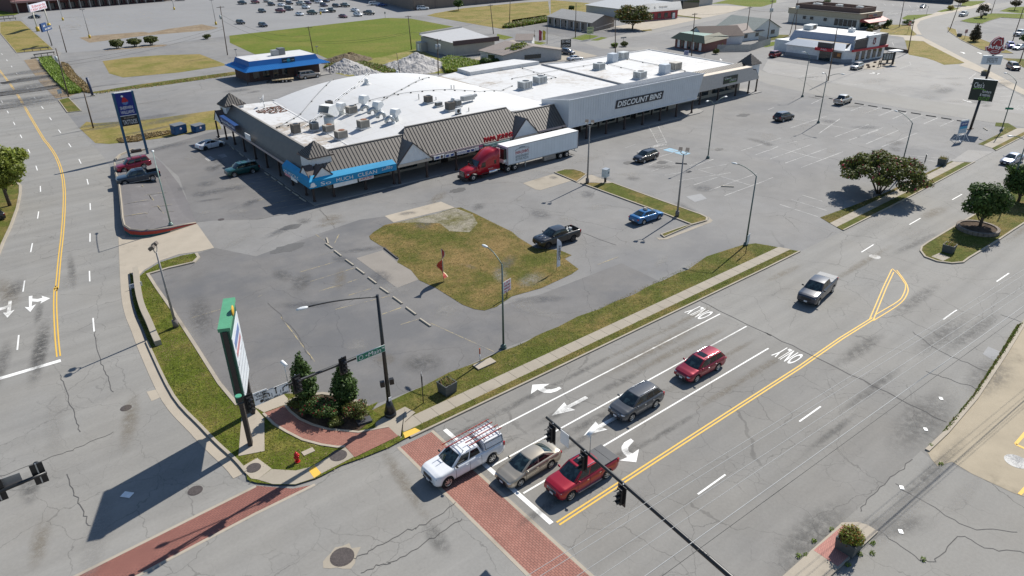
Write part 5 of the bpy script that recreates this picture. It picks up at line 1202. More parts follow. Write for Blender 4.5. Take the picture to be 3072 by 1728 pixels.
 # things standing on the roof
tan_ac=paint('tan_ac_metal',(.43,.39,.33),.55,.1,.12,1.5);grey_ac=paint('grey_ac_metal',(.33,.34,.34),.5,.2,.1,1.5);brown_ac=paint('brown_ac_metal',(.17,.145,.12),.6,.1,.15,2);pale_ac=paint('pale_ac_metal',(.55,.57,.56),.5,.1,.1,1.5)
def ac(lb,q,s,hh,mt,rz=.05,louv=8,fan=True,rust=False,base=True):
 p=onroof(q);th=thing('air_conditioner',lb,'air conditioner',p,rz,'air conditioners on the roof')
 sx,sy=s
 if base:MB().box((0,0,.08),(sx+.25,sy+.25,.2)).build('curb',[vault_m],th)
 MB().box((0,0,hh/2+.15),(sx,sy,hh)).build('cabinet',[mt],th)
 q=MB()
 for k in range(louv):
  t=(k+.5)/louv-.5
  q.box((t*sx*.9,-sy/2-.012,hh/2+.15),(sx/louv*.35,.03,hh*.8));q.box((-sx/2-.012,t*sy*.9,hh/2+.15),(.03,sy/louv*.35,hh*.8));q.box((sx/2+.012,t*sy*.9,hh/2+.15),(.03,sy/louv*.35,hh*.8))
 q.build('louvres',[paint('louvre_dark',(.14,.135,.125),.6)],th)['kind']='thing'
 if fan:MB().cyl((sx*.1,0,hh+.15),(sx*.1,0,hh+.22),min(sx,sy)*.36,n=14).build('fan_guard',[paint('rust_metal',(.22,.10,.055),.8,0,.3,4)if rust else black_m],th)
 return th
ac('brown grey condenser at the left end of the row nearest the brown mansard',T(1,0,405,1345),(1.15,1.15),1.35,brown_ac);ac('grey green condenser beside the cluster of pipes on the white roof',T(1,0,590,1310),(1.1,1.1),1.1,grey_ac)
ac('tan unit with a rusty top, second of the tan units from the roof corner',T(1,0,735,1330),(1.5,1.2),1.0,tan_ac,rust=True);ac('tan unit with a rusty top nearest the corner tower',T(1,0,860,1395),(1.6,1.3),1.1,tan_ac,rust=True)
ac('tan unit with a rusty top standing alone on the open vault',T(1,0,1083,1290),(1.55,1.3),1.15,tan_ac,rust=True);ac('tan unit standing between the white hooded vents',T(1,0,965,1145),(1.5,1.25),1.1,tan_ac)
ac('small dark condenser beside the white hoods at the foot of the pipes',T(1,0,742,1090),(.95,.95),1.1,brown_ac);ac('dark brown condenser furthest up the vault',T(1,0,1735,1035),(1.1,1.1),1.0,brown_ac)
ac('dark brown condenser in front of the long duct',T(1,0,1955,1110),(1.25,1.2),1.2,brown_ac);ac('low grey box unit left of the long duct',T(1,0,1838,1070),(1.1,.7),.55,grey_ac,fan=False)
ac('boxy grey unit at the head of the long duct',T(1,0,2030,1070),(1.0,.9),.9,grey_ac,fan=False)
p=onroof(T(1,0,2035,1150));th=thing('air_conditioner','small white unit with one round fan in front of the long duct','air conditioner',p,.05,'air conditioners on the roof')
MB().box((0,0,.55),(.95,.36,.8)).build('cabinet',[white_m],th);MB().cyl((-.05,-.19,.55),(-.05,-.2,.55),.3,n=16).build('fan_guard',[black_m],th);MB().box((0,0,.08),(1.0,.5,.14)).build('feet',[black_m],th)
th=thing('duct','long tapering metal duct running along the roof','duct',onroof(T(1,0,2060,1055)),0);a=Vector((.4,.1,.9));b=onroof(T(1,0,2215,1010))-onroof(T(1,0,2060,1055))+Vector((0,0,.95))
MB().bar(a,b*.8,.8,.75).bar(b*.8,b,.55,.35).build('duct_run',[grey_ac],th);MB().bar((b.x*.75,b.y*.75,0),(b.x*.75,b.y*.75,1.0),.06,.06).build('support',[pipe_g],th)
for lb,q,s,hh in (('grey green rooftop unit with louvred side, left one of the pair near the grey front',T(2,0,130,895),(2.3,1.8),1.35),('grey green rooftop unit with louvred side, right one of the pair near the grey front',T(2,0,280,840),(2.3,1.8),1.3),('grey green rooftop unit right of the roof divider',T(2,0,875,700),(2.1,1.8),1.25),('grey green rooftop unit beside the grey sloping roof',T(2,0,1285,790),(2.3,1.8),1.3)):
 ac(lb,q,s,hh,pale_ac,.08,5)
for lb,q in (('tall pale box unit on the back of the roof',T(2,0,1010,625)),('tall pale box unit at the right of the grey sloping roof',T(2,0,1532,740))):ac(lb,q,(1.9,1.7),1.8,paint('pale_blue_metal',(.50,.54,.58),.5),.08,0,False)
for lb,q in (('wide grey unit behind the tall pale box at the back',T(2,0,1115,595)),('wide tan unit behind the tall pale box at the front',T(2,0,1640,705))):ac(lb,q,(2.3,1.8),1.5,tan_ac if 'tan' in lb else pale_ac,.08,4,False)
def hood(lb,q,s,az=.3):
 p=onroof(q);th=thing('vent_hood',lb,'roof vent',p,az,'hooded vents on the roof')
 MB().cyl((0,0,-.1),(0,0,.8*s),.5*s,n=14).build('stack',[pale_ac],th)
 q=MB();P=[(-.7,.75),(-.35,.75),(.75,1.35),(.45,1.95),(-.45,1.95),(-.7,1.4)]
 for sg in (1,-1):q.poly([(x*s,sg*.62*s,z*s)for x,z in (P if sg<0 else P[::-1])])
 for i in range(len(P)):
  if i==2:continue
  (x0,z0),(x1,z1)=P[i],P[(i+1)%len(P)];q.poly([(x0*s,-.62*s,z0*s),(x0*s,.62*s,z0*s),(x1*s,.62*s,z1*s),(x1*s,-.62*s,z1*s)])
 q.build('hood',[white_m],th)
hood('white hooded roof vent, leftmost of the four small ones',T(1,0,865,1150),.95);hood('white hooded roof vent furthest up the vault',T(1,0,1095,1080),1.0);hood('white hooded roof vent in the middle of the cluster',T(1,0,1235,1145),1.0);hood('white hooded roof vent at the right end of the cluster',T(1,0,1410,1215),.95);hood('large rusty mouthed roof hood over the tan units',T(1,0,740,1255),1.6,3.6)
def elbow(lb,q,az):
 p=onroof(q);th=thing('duct_elbow',lb,'roof vent',p,az,'duct elbows on the roof');q=MB()
 q.path([(-.6*math.cos(t*PI/8),0,.35+.75*math.sin(t*PI/8))for t in range(9)],.30,9);q.build('elbow',[galv_m],th);MB().cyl((.6,0,-.1),(.6,0,.4),.31,n=9).build('collar',[white_m],th)
for i,(x,y)in enumerate(((1100,1130),(1175,1165),(1262,1205),(1350,1250))):elbow('silver bent duct, %s of the row of four below the hoods'%('first','second','third','last')[i],T(1,0,x,y),-.15)
for lb,q,s in (('white tiered round vent high on the vault',T(1,0,1115,850),1.0),('white tiered round vent behind the long duct',T(1,0,1982,1045),.9),('white domed vent on the back edge of the vault',T(1,0,1425,758),.8)):
 th=thing('roof_ventilator',lb,'roof vent',onroof(q),0,'round ventilators on the roof');MB().cyl((0,0,-.1),(0,0,.25),1.0*s,.6*s,14).build('base',[vault_m],th);q=MB()
 for k in range(3):q.cyl((0,0,.25+k*.3*s),(0,0,.5+k*.3*s),(.55-.08*k)*s,(.42-.08*k)*s,14)
 q.build('cowl',[white_m],th)
th=thing('satellite_dish','large round satellite dish over dead leaves on the left corner of the roof','satellite dish',onroof(T(1,0,85,1075)),2.6)
q=MB()
def dishf(a,b):
 r_=a*.85;t=2*PI*b;p=Vector((.30*(r_/.85)**2,r_*math.cos(t),r_*math.sin(t)));return Matrix.Rotation(-.5,3,'Y')@p+Vector((0,0,1.25))
q.grid(dishf,5,18,0);q.build('dish',[paint('dish_grey',(.45,.46,.47),.5)],th);MB().cyl((0,0,0),(0,0,1.2),.06,n=7).cyl((0,.4,0),(0,0,.8),.04,n=6).cyl((0,-.4,0),(0,0,.8),.04,n=6).build('mast',[galv_m],th)
MB().path([(0,0,1.1),(.5,0,1.3),(.8,0,1.75)],.03,5).build('feed_arm',[galv_m],th)
c=onroof(T(1,0,140,1100));q=MB();rr=random.Random(3)
for i in range(260):
 a=rr.uniform(0,6.28);r_=math.sqrt(rr.random());q.box((c.x+3.2*r_*math.cos(a)+.5,c.y+2.6*r_*math.sin(a)-1,ZF+.03),(rr.uniform(.1,.4),rr.uniform(.1,.35),.05),rz=rr.uniform(0,3),m=i%2)
o=q.build('leaf_litter',[paint('litter_dark',(.09,.06,.04),.9),paint('litter_red',(.2,.09,.06),.9)]);tag(o,'drift of dead leaves on the white roof below the satellite dish','leaf litter',kind='stuff')
# ------------------------------------------------------------------ lorry
truck_red=body((0.42,0.006,0.018),0.15)
tr=thing('lorry_tractor','red sleeper cab lorry tractor standing beside the shopping centre walkway','lorry',(0,0,0),0);TY=82.45
def wheelpair(th,x,y,r,w_,rim,dual=False):
 q=MB();q.cyl((0,-w_/2,0),(0,w_/2,0),r,n=18);o=q.build('wheel',[tyre_m],th,loc=(x,y,r))
 q=MB();s=-1 if y<TY else 1
 q.cyl((0,s*(w_/2-.02),0),(0,s*(w_/2+.012),0),r*.56,r*.50,n=16,m=0);q.cyl((0,s*(w_/2),0),(0,s*(w_/2+.05),0),r*.2,n=8,m=1);q.build('rim',[rim,tyre_m],o)
def solid(rows,m=0):
# loft of cross sections: rows of (x, [(y,z)...])
 q=MB();n=len(rows[0][1])
 for x,pr in rows:
  for y,z in pr:q.v.append((x,y+TY,z))
 for a in range(len(rows)-1):
  for b in range(n):
   c=(b+1)%n;q.f.append([a*n+b,a*n+c,(a+1)*n+c,(a+1)*n+b]);q.m.append(m);q.s.append(True)
 q.f.append(list(range(n)));q.m.append(m);q.s.append(False);e=(len(rows)-1)*n;q.f.append(list(range(e,e+n))[::-1]);q.m.append(m);q.s.append(False)
 return q
def sec(w_,z0,z1,k=.12):return [(-w_,z0),(w_,z0),(w_,z1-k),(w_-k,z1),(-w_+k,z1),(-w_,z1-k)]
q=solid([(56.55,sec(.80,.62,1.35,.2)),(56.75,sec(.98,.55,1.62,.22)),(57.6,sec(1.02,1.12,1.78,.2)),(58.5,sec(1.06,1.14,1.92,.2)),(58.8,sec(1.10,1.1,1.98,.15))]);q.build('hood',[truck_red],tr)
q=solid([(58.45,sec(1.14,1.05,1.98,.1)),(58.75,sec(1.18,.75,2.1,.1)),(59.25,sec(1.16,.7,2.75,.2)),(59.9,sec(1.17,.7,3.25,.3)),(60.7,sec(1.2,.7,3.85,.35)),(61.6,sec(1.22,.7,4.05,.3)),(62.6,sec(1.22,.7,3.98,.2))]);q.build('cab',[truck_red],tr)
q=MB();q.poly([(58.60,TY-1.0,2.0),(58.60,TY+1.0,2.0),(59.12,TY+.95,2.68),(59.12,TY-.95,2.68)][::-1]);q.build('windshield',[cglass_m],tr,loc=(-.06,0,.03))
for sg in (-1,1):
 q=MB();P=[(59.15,TY+sg*1.20,1.75),(60.0,TY+sg*1.215,1.75),(60.0,TY+sg*1.21,2.5),(59.4,TY+sg*1.20,2.45)];q.poly(P if sg<0 else P[::-1]);q.build('side_window',[tint_m],tr)
 q=MB();P=[(61.6,TY+sg*1.235,1.9),(62.0,TY+sg*1.235,1.9),(62.0,TY+sg*1.235,2.5),(61.6,TY+sg*1.235,2.5)];q.poly(P if sg<0 else P[::-1]);q.build('sleeper_window',[tint_m],tr)
 MB().box((58.75,TY+sg*1.42,2.0),(.16,.22,.55)).build('mirror',[trim_m if sg>0 else truck_red],tr)
 MB().ell((56.95,TY+sg*.92,1.12),(.24,.14,.14),8,6).build('headlight',[lens_m],tr)
 MB().cyl((60.6,TY+sg*.98,.78),(62.6,TY+sg*.98,.78),.33,n=14).build('fuel_tank',[chrome_m],tr)
 MB().box((59.9,TY+sg*1.0,.45),(1.3,.5,.12)).box((59.9,TY+sg*1.02,.85),(1.3,.4,.1)).box((59.3,TY+sg*.98,.65),(.08,.4,.5)).box((60.5,TY+sg*.98,.65),(.08,.4,.5)).build('cab_step',[trim_m],tr)
 wheelpair(tr,57.75,TY+sg*1.0,.52,.34,rim_m)
 for x in (64.3,65.65):wheelpair(tr,x,TY+sg*.92,.51,.56,rim_m)
q=MB();q.box((56.53,TY,1.08),(.10,1.2,.85));q.build('grille',[trim_m],tr);q=MB()
for k in range(5):q.box((56.47,TY,.80+k*.15),(.04,1.12,.035))
q.build('grille_bars',[chrome_m],tr);MB().box((56.6,TY,.45),(.35,2.2,.4)).build('bumper',[trim_m],tr);MB().box((63.5,TY,.75),(6.0,.9,.25)).build('chassis',[under_m],tr);MB().box((65,TY,1.08),(1.0,.9,.12)).build('fifth_wheel',[trim_m],tr)
text('PAPA JOHNS',(60.9,TY-1.235,1.35),(1,0,0),(0,0,1),.14,.9,white_m,tr,name='door_lettering')
tl_=thing('lorry_trailer','long white refrigerated lorry trailer lettered for pizza, coupled to the red tractor','trailer',(71.6,TY,0),0);to=tuple(tl_.location)
def TP(n_,q,m):return wpart(n_,q,m,tl_)
X0,X1,W2=64.15,78.85,1.26
TP('box_body',MB().box(((X0+X1)/2,TY,2.55),(X1-X0,2*W2,2.75)),[paint('trailer_white',(.66,.70,.73),.45,0,.05,.7)])
TP('roof',MB().box(((X0+X1)/2,TY,3.945),(X1-X0-.02,2*W2-.06,.06)),[white_m])
q=MB()
for z in (1.16,3.90):
 for s in (-1,1):q.bar((X0,TY+s*(W2+.01),z),(X1,TY+s*(W2+.01),z),.03,.12)
TP('side_rails',q,[paint('rail_grey',(.36,.36,.35),.5)])
q=MB()
for x in (X0+.05,X1-.05):
 for s in (-1,1):q.box((x,TY+s*(W2+.012),2.55),(.12,.02,2.7))
TP('corner_posts',q,[paint('post_tan',(.30,.26,.25),.5)])
q=MB()
for i in range(24):q.box((X0+.5+i*.6,TY-W2-.003,2.55),(.02,.01,2.6))
TP('panel_joints',q,[paint('joint_grey',(.50,.54,.57),.5)])
TP('refrigeration_unit',MB().box((X0-.28,TY,2.85),(.5,2.0,1.6)),[black_m]);TP('refrigeration_cover',MB().box((X0-.30,TY,1.85),(.46,1.9,.5)).box((X0-.55,TY+.4,2.95),(.06,1.0,1.4)),[white_m])
TP('tool_box',MB().box((72.8,TY-1.0,.68),(2.45,.45,.68)),[paint('dull_aluminium',(.30,.28,.26),.5,.5,.15)])
for s in (-1,1):
 TP('landing_leg',MB().box((68.0,TY+s*.8,.6),(.16,.16,1.1)),[galv_m])
 for x in (75.1,76.5):wheelpair(tl_,x-to[0],TY+s*.95-to[1],.50,.54,rim_m)
TP('bogie',MB().box((75.8,TY,.8),(3.6,1.1,.35)),[under_m]);q=MB();q.bar((X1-.1,TY-1.1,.55),(X1-.1,TY+1.1,.55),.1,.1);q.bar((X1-.1,TY-.6,.55),(X1-.1,TY-.6,1.2),.08,.08);q.bar((X1-.1,TY+.6,.55),(X1-.1,TY+.6,1.2),.08,.08);TP('underride_guard',q,[galv_m])
yl_=TY-W2-.012;gl=paint('logo_grey',(.16,.20,.22),.5)
text("PAPA JOHN'S",(67.0,yl_,2.72),(1,0,0),(0,0,1),.62,2.6,redt,tl_,to,name='side_lettering',bold=.01);text('BETTER INGREDIENTS',(67.0,yl_,2.12),(1,0,0),(0,0,1),.26,2.55,gl,tl_,to,name='side_lettering');text('BETTER PIZZA',(67.0,yl_,1.72),(1,0,0),(0,0,1),.36,2.55,gl,tl_,to,name='side_lettering')
q=MB();q.path([(67.0+1.4*math.cos(t),yl_,3.12+.28*math.sin(t))for t in [PI*k/10 for k in range(11)]],.035,4);q.path([(67.0+.55*math.cos(t),yl_,3.38+.18*math.sin(t))for t in [PI*k/10 for k in range(11)]],.05,4);q.bar((65.6,yl_,2.33),(68.4,yl_,2.33),.02,.04);TP('logo_outline',q,[gl])
# utility trailer behind the long silver SUV
c0=Vector(G(N(1700,790)));c1=Vector(G(N(1180,830)));d=(c0-c1).normalized();az=math.atan2(d.y,d.x)
ut=thing('utility_trailer','open utility trailer with mesh sides and two axles behind the long silver SUV','trailer',(*((c0+c1)/2+Vector((-d.y,d.x))*.9),0),az)
MB().box((0,0,.62),(5.2,2.0,.08)).build('deck',[paint('deck_wood',(.42,.33,.20),.8)],ut);q=MB()
for s in (-1,1):
 for z in (.75,1.15,1.5):q.bar((-2.6,s,z),(2.6,s,z),.05,.05)
 for k in range(8):q.bar((-2.6+k*.74,s,.62),(-2.6+k*.74,s,1.5),.05,.05)
q.bar((2.6,0,.6),(4.2,0,.6),.12,.12);q.build('frame',[black_m],ut);q=MB()
for k in range(6):q.bar((-2.6,-1+k*.4,.62),(-3.9,-1+k*.4,.1),.04,.04)
for k in range(6):q.bar((-2.6-k*.25,-1,.62-k*.1),(-2.6-k*.25,1,.62-k*.1),.04,.04)
q.build('ramp',[black_m],ut)
for x in (-.1,.75):
 for s in (-1,1):MB().cyl((0,-.1,0),(0,.1,0),.34,n=14).cyl((0,-.11,0),(0,.11,0),.2,n=12,m=1).build('wheel',[tyre_m,rim_m],ut,loc=(x,s*1.15,.34))
 # ------------------------------------------------------------------ other buildings
def bld(name,label,cat,base):return thing(name,label,cat,(base[0],base[1],0))
def bp(th,n_,q,m):return wpart(n_,q,m,th)
def winq(mb,a,b,z0,z1,n_,gap=.35,o=.05):
# row of n_ window boxes along a wall from a to b
 a=Vector(a);b=Vector(b);d=(b-a)/n_;nn=Vector((d.y,-d.x)).normalized()
 out=[]
 for k in range(n_):
  p=a+d*(k+.5);q=MB();q.box((p.x+nn.x*.02,p.y+nn.y*.02,(z0+z1)/2),(d.length*(1-gap),.12,z1-z0),rz=math.atan2(d.y,d.x));out.append(q)
 return out
 # blue roofed restaurant
br=bld('restaurant','restaurant with a bright blue metal roof and white flat top behind the shopping centre','restaurant',(68,181))
bluem=paint('blue_metal_roof',(.005,.13,.40),.45,.1,.06,.8);bluel=paint('blue_seam',(.02,.22,.55),.4,.1)
x0,x1,y0,y1=60.0,78.3,177.2,187.3
bp(br,'wall',MB().prism([(x0,y0),(x1,y0),(x1,y1),(x0,y1)],0,3.1),[paint('dark_brick_wall',(.085,.05,.042),.85)])
q=MB();k=2.6
stdroof(q,(x0-1.9,y0-3.0,2.95),(x1+1.9,y0-3.0,2.95),(x0+.1,y0-.5,3.75),(x1-.1,y0-.5,3.75),.5,w_=.14,h_=.09);stdroof(q,(x0-1.9,y1+1.5,2.95),(x0-1.9,y0-3.0,2.95),(x0+.1,y1,3.75),(x0+.1,y0-.5,3.75),.5,w_=.14,h_=.09)
stdroof(q,(x1+1.9,y0-3.0,2.95),(x1+1.9,y1+1.5,2.95),(x1-.1,y0-.5,3.75),(x1-.1,y1,3.75),.5,w_=.14,h_=.09)
q.poly([(x0-1.9,y1+1.5,2.95),(x1+1.9,y1+1.5,2.95),(x1,y1,3.75),(x0,y1,3.75)][::-1]);bp(br,'skirt_roof',q,[bluem,bluel])
q=MB();e=.55;zt=4.95
A_=[(x0+.1,y0-.5),(x1-.1,y0-.5),(x1-.1,y1),(x0+.1,y1)];B_=[(x0+e,y0+.1),(x1-e,y0+.1),(x1-e,y1-.4),(x0+e,y1-.4)]
for i in range(4):
 a,b,c,d=A_[i],A_[(i+1)%4],B_[(i+1)%4],B_[i];stdroof(q,(*a,3.75),(*b,3.75),(*d,zt),(*c,zt),.4,w_=.04,h_=.03)
bp(br,'mansard',q,[bluem,bluem]);bp(br,'flat_roof',MB().flat([(x0+e,y0+.1),(x1-e,y0+.1),(x1-e,y1-.4),(x0+e,y1-.4)],zt-.03),[whiteroof('tan_stained_roof',.6,.5)])
s_=bp(br,'sign_board',MB().box((70.2,y0-.42,4.3),(3.3,.14,1.1)),[paint('teal_black_sign',(.02,.035,.04),.5)]);MB().ell((70.2-68,y0-.52-181,4.3),(.55,.03,.42),10,6).build('fish_emblem',[paint('teal_paint',(.02,.3,.36),.5)],s_)
text('Seafood',(68.0+1.25,y0-.51,4.3),(1,0,0),(0,0,1),.25,.8,white_m,s_,(68,181,0));text('Grill',(71.3,y0-.51,4.3),(1,0,0),(0,0,1),.25,.6,white_m,s_,(68,181,0))
for q in winq(None,(x0+.5,y0),(x1-8,y0),.9,2.5,4):bp(br,'window',q,[glassd_m])
bp(br,'door',MB().box((70.5,y0-.05,1.1),(1.8,.14,2.2)),[paint('brown_door',(.10,.05,.03),.6)])
for x in (x0-1.6,x0+5,x0+11,x1+1.6):bp(br,'post',MB().box((x,y0-2.6,1.5),(.16,.16,2.95)),[col_m])
bp(br,'terrace',MB().prism([(x0-2,y0-3),(x1+2,y0-3),(x1+2,y0),(x0-2,y0)],0,.12),[walk_m])
th=thing('air_conditioner','grey boxy air conditioner on the blue roofed restaurant','air conditioner',(70.0,182.3,zt-.05),.05);MB().box((-.9,0,.7),(1.6,1.5,1.3)).build('cabinet',[grey_ac],th);MB().box((.8,.1,.85),(1.6,1.7,1.6)).build('fan_box',[paint('ac_dark',(.16,.17,.18),.5)],th)
# grey metal building
gb=bld('warehouse','low grey metal building with a brown band above its front','warehouse',(127,186))
ms=paint('beige_grey_siding',(.44,.42,.375),.5,.1,.05,1)
FT=[(119.0,175.3),(132.3,173.0),(137.5,197.0),(119.3,193.0)]
q=MB();q.prism(FT,0,3.85);bp(gb,'wall',q,[ms]);q=MB()
for a,b in ((FT[0],FT[1]),(FT[3],FT[0])):
 a=Vector(a);b=Vector(b);n_=int((b-a).length/.6);d=(b-a).normalized();nn=Vector((d.y,-d.x))
 for k in range(n_):p=a+d*(k+.5)*.6+nn*.03;q.box((p.x,p.y,1.9),(.08,.06,3.75),rz=math.atan2(d.y,d.x))
bp(gb,'siding_ribs',q,[ms])['kind']='thing';bp(gb,'roof',MB().poly([(118.6,175.2,3.9),(132.5,172.8,3.9),(137.9,197.2,4.5),(118.9,193.3,4.4)]),[paint('grey_membrane',(.40,.40,.40),.7,0,.08)])
d=(Vector(FT[1])-Vector(FT[0])).normalized();nn=Vector((d.y,-d.x));a=Vector(FT[0])+nn*.4-d*.1;b=Vector(FT[1])+nn*.5+d*1.2
bp(gb,'fascia_band',MB().bar((a.x,a.y,3.75),(b.x,b.y,4.05),.5,1.25),[paint('purple_brown_band',(.10,.062,.06),.6)]);bp(gb,'back_parapet',MB().bar((119.0,193.2,4.5),(137.6,197.3,4.55),.2,.7),[ms]);bp(gb,'lean_to',MB().prism([(117.0,189.5),(119.0,189.5),(119.1,192.8),(117.1,192.6)],0,2.6),[ms]);bp(gb,'door',MB().box((116.98,191.0,1.1),(.12,1.0,2.1)),[white_m])
# gable-roofed houses: rect with ridge along the longer side a->b
def house(name,label,cat,P,he,hr,wall,roof,over=.45,ridge='ab',win=3,door=True):
# P: four corners a b c d (a-b and d-c are the eave sides)
 c=sum((Vector(p)for p in P),Vector((0,0)))/4;th=bld(name,label,cat,c)
 a,b,c_,d=[Vector(p)for p in P];bp(th,'wall',MB().prism(P,0,he),[wall])
 m0=(a+d)/2;m1=(b+c_)/2;u=(b-a).normalized()*over;v=(d-a).normalized()*over
 bp(th,'gable_wall',MB().poly([(*a,he),(*m0,hr),(*d,he)]),[wall]);bp(th,'gable_wall',MB().poly([(*b,he),(*c_,he),(*m1,hr)]),[wall])
 sl=(hr-he)/((d-a).length/2)*over;r0,r1=m0-u,m1+u
 q=MB();A1,B1,C1,D1=a-u-v,b+u-v,c_+u+v,d-u+v;t_=.09
 for (p0,p1,sg)in ((A1,B1,1),(D1,C1,-1)):
  F_=[(*p0,he-sl),(*p1,he-sl),(*r1,hr),(*r0,hr)];G_=[(x,y,z+t_)for x,y,z in F_]
  q.poly(F_ if sg<0 else F_[::-1]);q.poly(G_ if sg>0 else G_[::-1])
  for k in range(4):q.poly([F_[k],F_[(k+1)%4],G_[(k+1)%4],G_[k]])
 bp(th,'roof',q,[roof])
 for (p0,p1)in ((a,b),(b,c_),(d,a)):
  if win:
   for q in winq(None,p0,p1,1.0,he-.5,win,.72):bp(th,'window',q,[glassd_m])
 return th
wsid=paint('white_siding',(.62,.63,.63),.7,0,.06,2);shg=lambda n_,c:brickm(n_,c,tuple(x*1.15 for x in c),tuple(x*.8 for x in c),.5,.28,.03,.3,.12)
sh_br=shg('brown_shingle',(.115,.082,.068));sh_gy=shg('grey_shingle',(.235,.235,.23));sh_tan=shg('tan_shingle',(.24,.20,.175));sh_gg=shg('green_grey_shingle',(.22,.245,.225));grn_m=paint('green_metal_roof',(.15,.235,.19),.5,.1,.06);grnd_m=paint('dark_green_shingle',(.03,.055,.04),.8)
gh=bld('shop_house','single storey shop with a dark green mansard front and pale green metal roof','shop',(186,142))
PG=[(178.3,145.0),(176.9,131.0),(192.0,133.5),(194.3,148.5)]
bp(gh,'wall',MB().prism([(179.6,144.0),(178.4,132.2),(191.6,134.0),(193.4,147.6)],0,3.0),[paint('red_brown_brick',(.20,.085,.07),.8)]);q=MB();z1=4.4
I_=[(180.4,143.2),(179.4,133.4),(189,135.3),(190.6,145.5)]
q.poly([(*PG[0],2.7),(*PG[1],2.7),(*I_[1],z1),(*I_[0],z1)][::-1]);q.poly([(*PG[1],2.7),(*PG[2],2.7),(*I_[2],z1),(*I_[1],z1)][::-1],1);bp(gh,'mansard',q,[grnd_m,paint('olive_shingle',(.20,.19,.14),.8)])
bp(gh,'roof',MB().poly([(*I_[0],z1),(*I_[1],z1),(192.3,133.8,3.2),(194.2,148.3,3.2)]).poly([(*I_[0],z1),(194.2,148.3,3.2),(*PG[0],2.7)]),[grn_m])
for q in winq(None,(179.55,143.2),(178.5,133.0),.3,2.5,7,.35):bp(gh,'window',q,[white_m if len(gh.children)%2 else glassd_m])
house('house','house with a dark brown shingle roof and white gable next to the green roofed shop','house',[(192.5,149.0),(203.5,142.5),(200.5,134.5),(189.5,141.0)],2.7,5.0,wsid,sh_br,win=1)
house('house','low white house with a grey brown roof behind the brown roofed one','house',[(197.5,137.5),(215,137.0),(215.5,149.0),(198,150.0)],2.6,4.3,wsid,sh_tan,win=3)
house('house','white house with a tall grey green roof nearest the utility pole','house',[(211.5,152.5),(210.3,137.5),(224.3,136.8),(226,151.5)],2.8,5.8,wsid,sh_gg,win=2)
fe=thing('fence','weathered grey board fence around the yard of the white houses','fence',(190,133,0));q=MB();pts=[(182.5,130.6),(190.3,124.5),(205.5,127.7),(208.5,134)]
for a,b in zip(pts,pts[1:]):
 a=Vector(a);b=Vector(b);n_=int((b-a).length/.16);d=(b-a)/n_
 for k in range(n_):p=a+d*(k+.5);q.box((p.x-190,p.y-133,.95+.03*(k%3)),(.14,.03,1.9),rz=math.atan2(d.y,d.x))
q.build('boards',[paint('grey_fence_wood',(.36,.36,.34),.85,0,.15,3)],fe)['kind']='thing'
nh=house('house','brown roofed house beside the leafy tree directly behind the shopping centre','house',[(121.8,166.0),(121.3,155.0),(139.0,151.0),(140.5,165.5)],2.6,4.2,paint('grey_plank_wall',(.45,.44,.42),.7),sh_tan,win=1)
nh.rotation_euler[2]=0
house('shed','small white shed with a pitched roof behind the brown roofed house','shed',[(142.6,175.8),(146.6,172.8),(152.5,178.5),(148.5,181.8)][:4],2.3,3.6,wsid,sh_tan,.3,win=0)
bo=house('office','long brick office with a grey roof and white porch posts beyond the back street','office',[(187.2,211.5),(185.3,186.0),(201.5,190.5),(206.5,216.0)],3.1,4.9,brickm('tan_brick',(.26,.20,.165),(.31,.24,.20),(.3,.27,.24),.3,.1,.02,0,.12,'Object'),sh_gy,win=0)
for t in range(7):p=Vector((186.5,210.0)).lerp(Vector((184.6,187.0)),t/6);bp(bo,'porch_post',MB().box((p.x-.4,p.y,1.45),(.16,.16,2.9)),[white_m])
for q in winq(None,(187.2,211.5),(185.3,186),.6,2.5,8,.7):bp(bo,'window',q,[glassd_m])
# antique shop: grey metal shed with a red front
an=bld('antique_shop','grey metal building with a red shop front lettered for antiques','shop',(232,205))
bp(an,'shed_wall',MB().prism([(221,196.5),(223.5,228),(262,226),(245,196.5)],0,3.7),[paint('pale_grey_siding',(.42,.425,.42),.5)]);q=MB();stdroof(q,(220.5,196.5,3.7),(222.8,228.5,3.7),(242,196.5,5.6),(244,228.5,5.6),.8,w_=.04);q.poly([(242,196.5,5.6),(244,228.5,5.6),(262.5,226,3.7),(246,196.5,3.7)][::-1]);q.poly([(220.5,196.5,3.7),(242,196.5,5.6),(246,196.5,3.7)][::-1]);bp(an,'shed_roof',q,[paint('grey_shed_roof',(.40,.40,.39),.5,.1),paint('grey_shed_roof',(.40,.40,.39),.5)])
bp(an,'shop_front',MB().prism([(223.0,194.2),(239.4,192.0),(240.5,197),(223.5,198)],0,3.4),[paint('red_front',(.36,.055,.06),.7,0,.08)])
q=MB();stdroof(q,(221.5,193.6,3.3),(241,191.2,3.3),(223.5,196.0,6.1),(242.5,193.6,6.1),.35,w_=.03,h_=.02);q.poly([(221.5,193.6,3.3),(223.5,196,6.1),(224,199,3.5)][::-1]);q.poly([(241,191.2,3.3),(242.5,193.6,6.1),(243,197,3.5)]);af=bp(an,'sign_roof',q,[paint('pale_grey_panel',(.50,.49,.46),.6),paint('pale_grey_panel',(.50,.49,.46),.6)])
u=Vector((19.5,-2.4,0)).normalized();v=Vector((2.0,2.4,2.8)).normalized();c=Vector((231.9,193.6,4.75))
text('A',c-u*4.2+Vector((0,-.06,.03)),u,v,1.0,.9,black_m,af,(232,205,0));text('tiques',c+u*.2+Vector((0,-.06,.03)),u,v,1.0,4.4,black_m,af,(232,205,0))
for q in winq(None,(224.5,194.0),(238.5,192.1),.7,2.5,4,.5):bp(an,'window',q,[glassd_m])
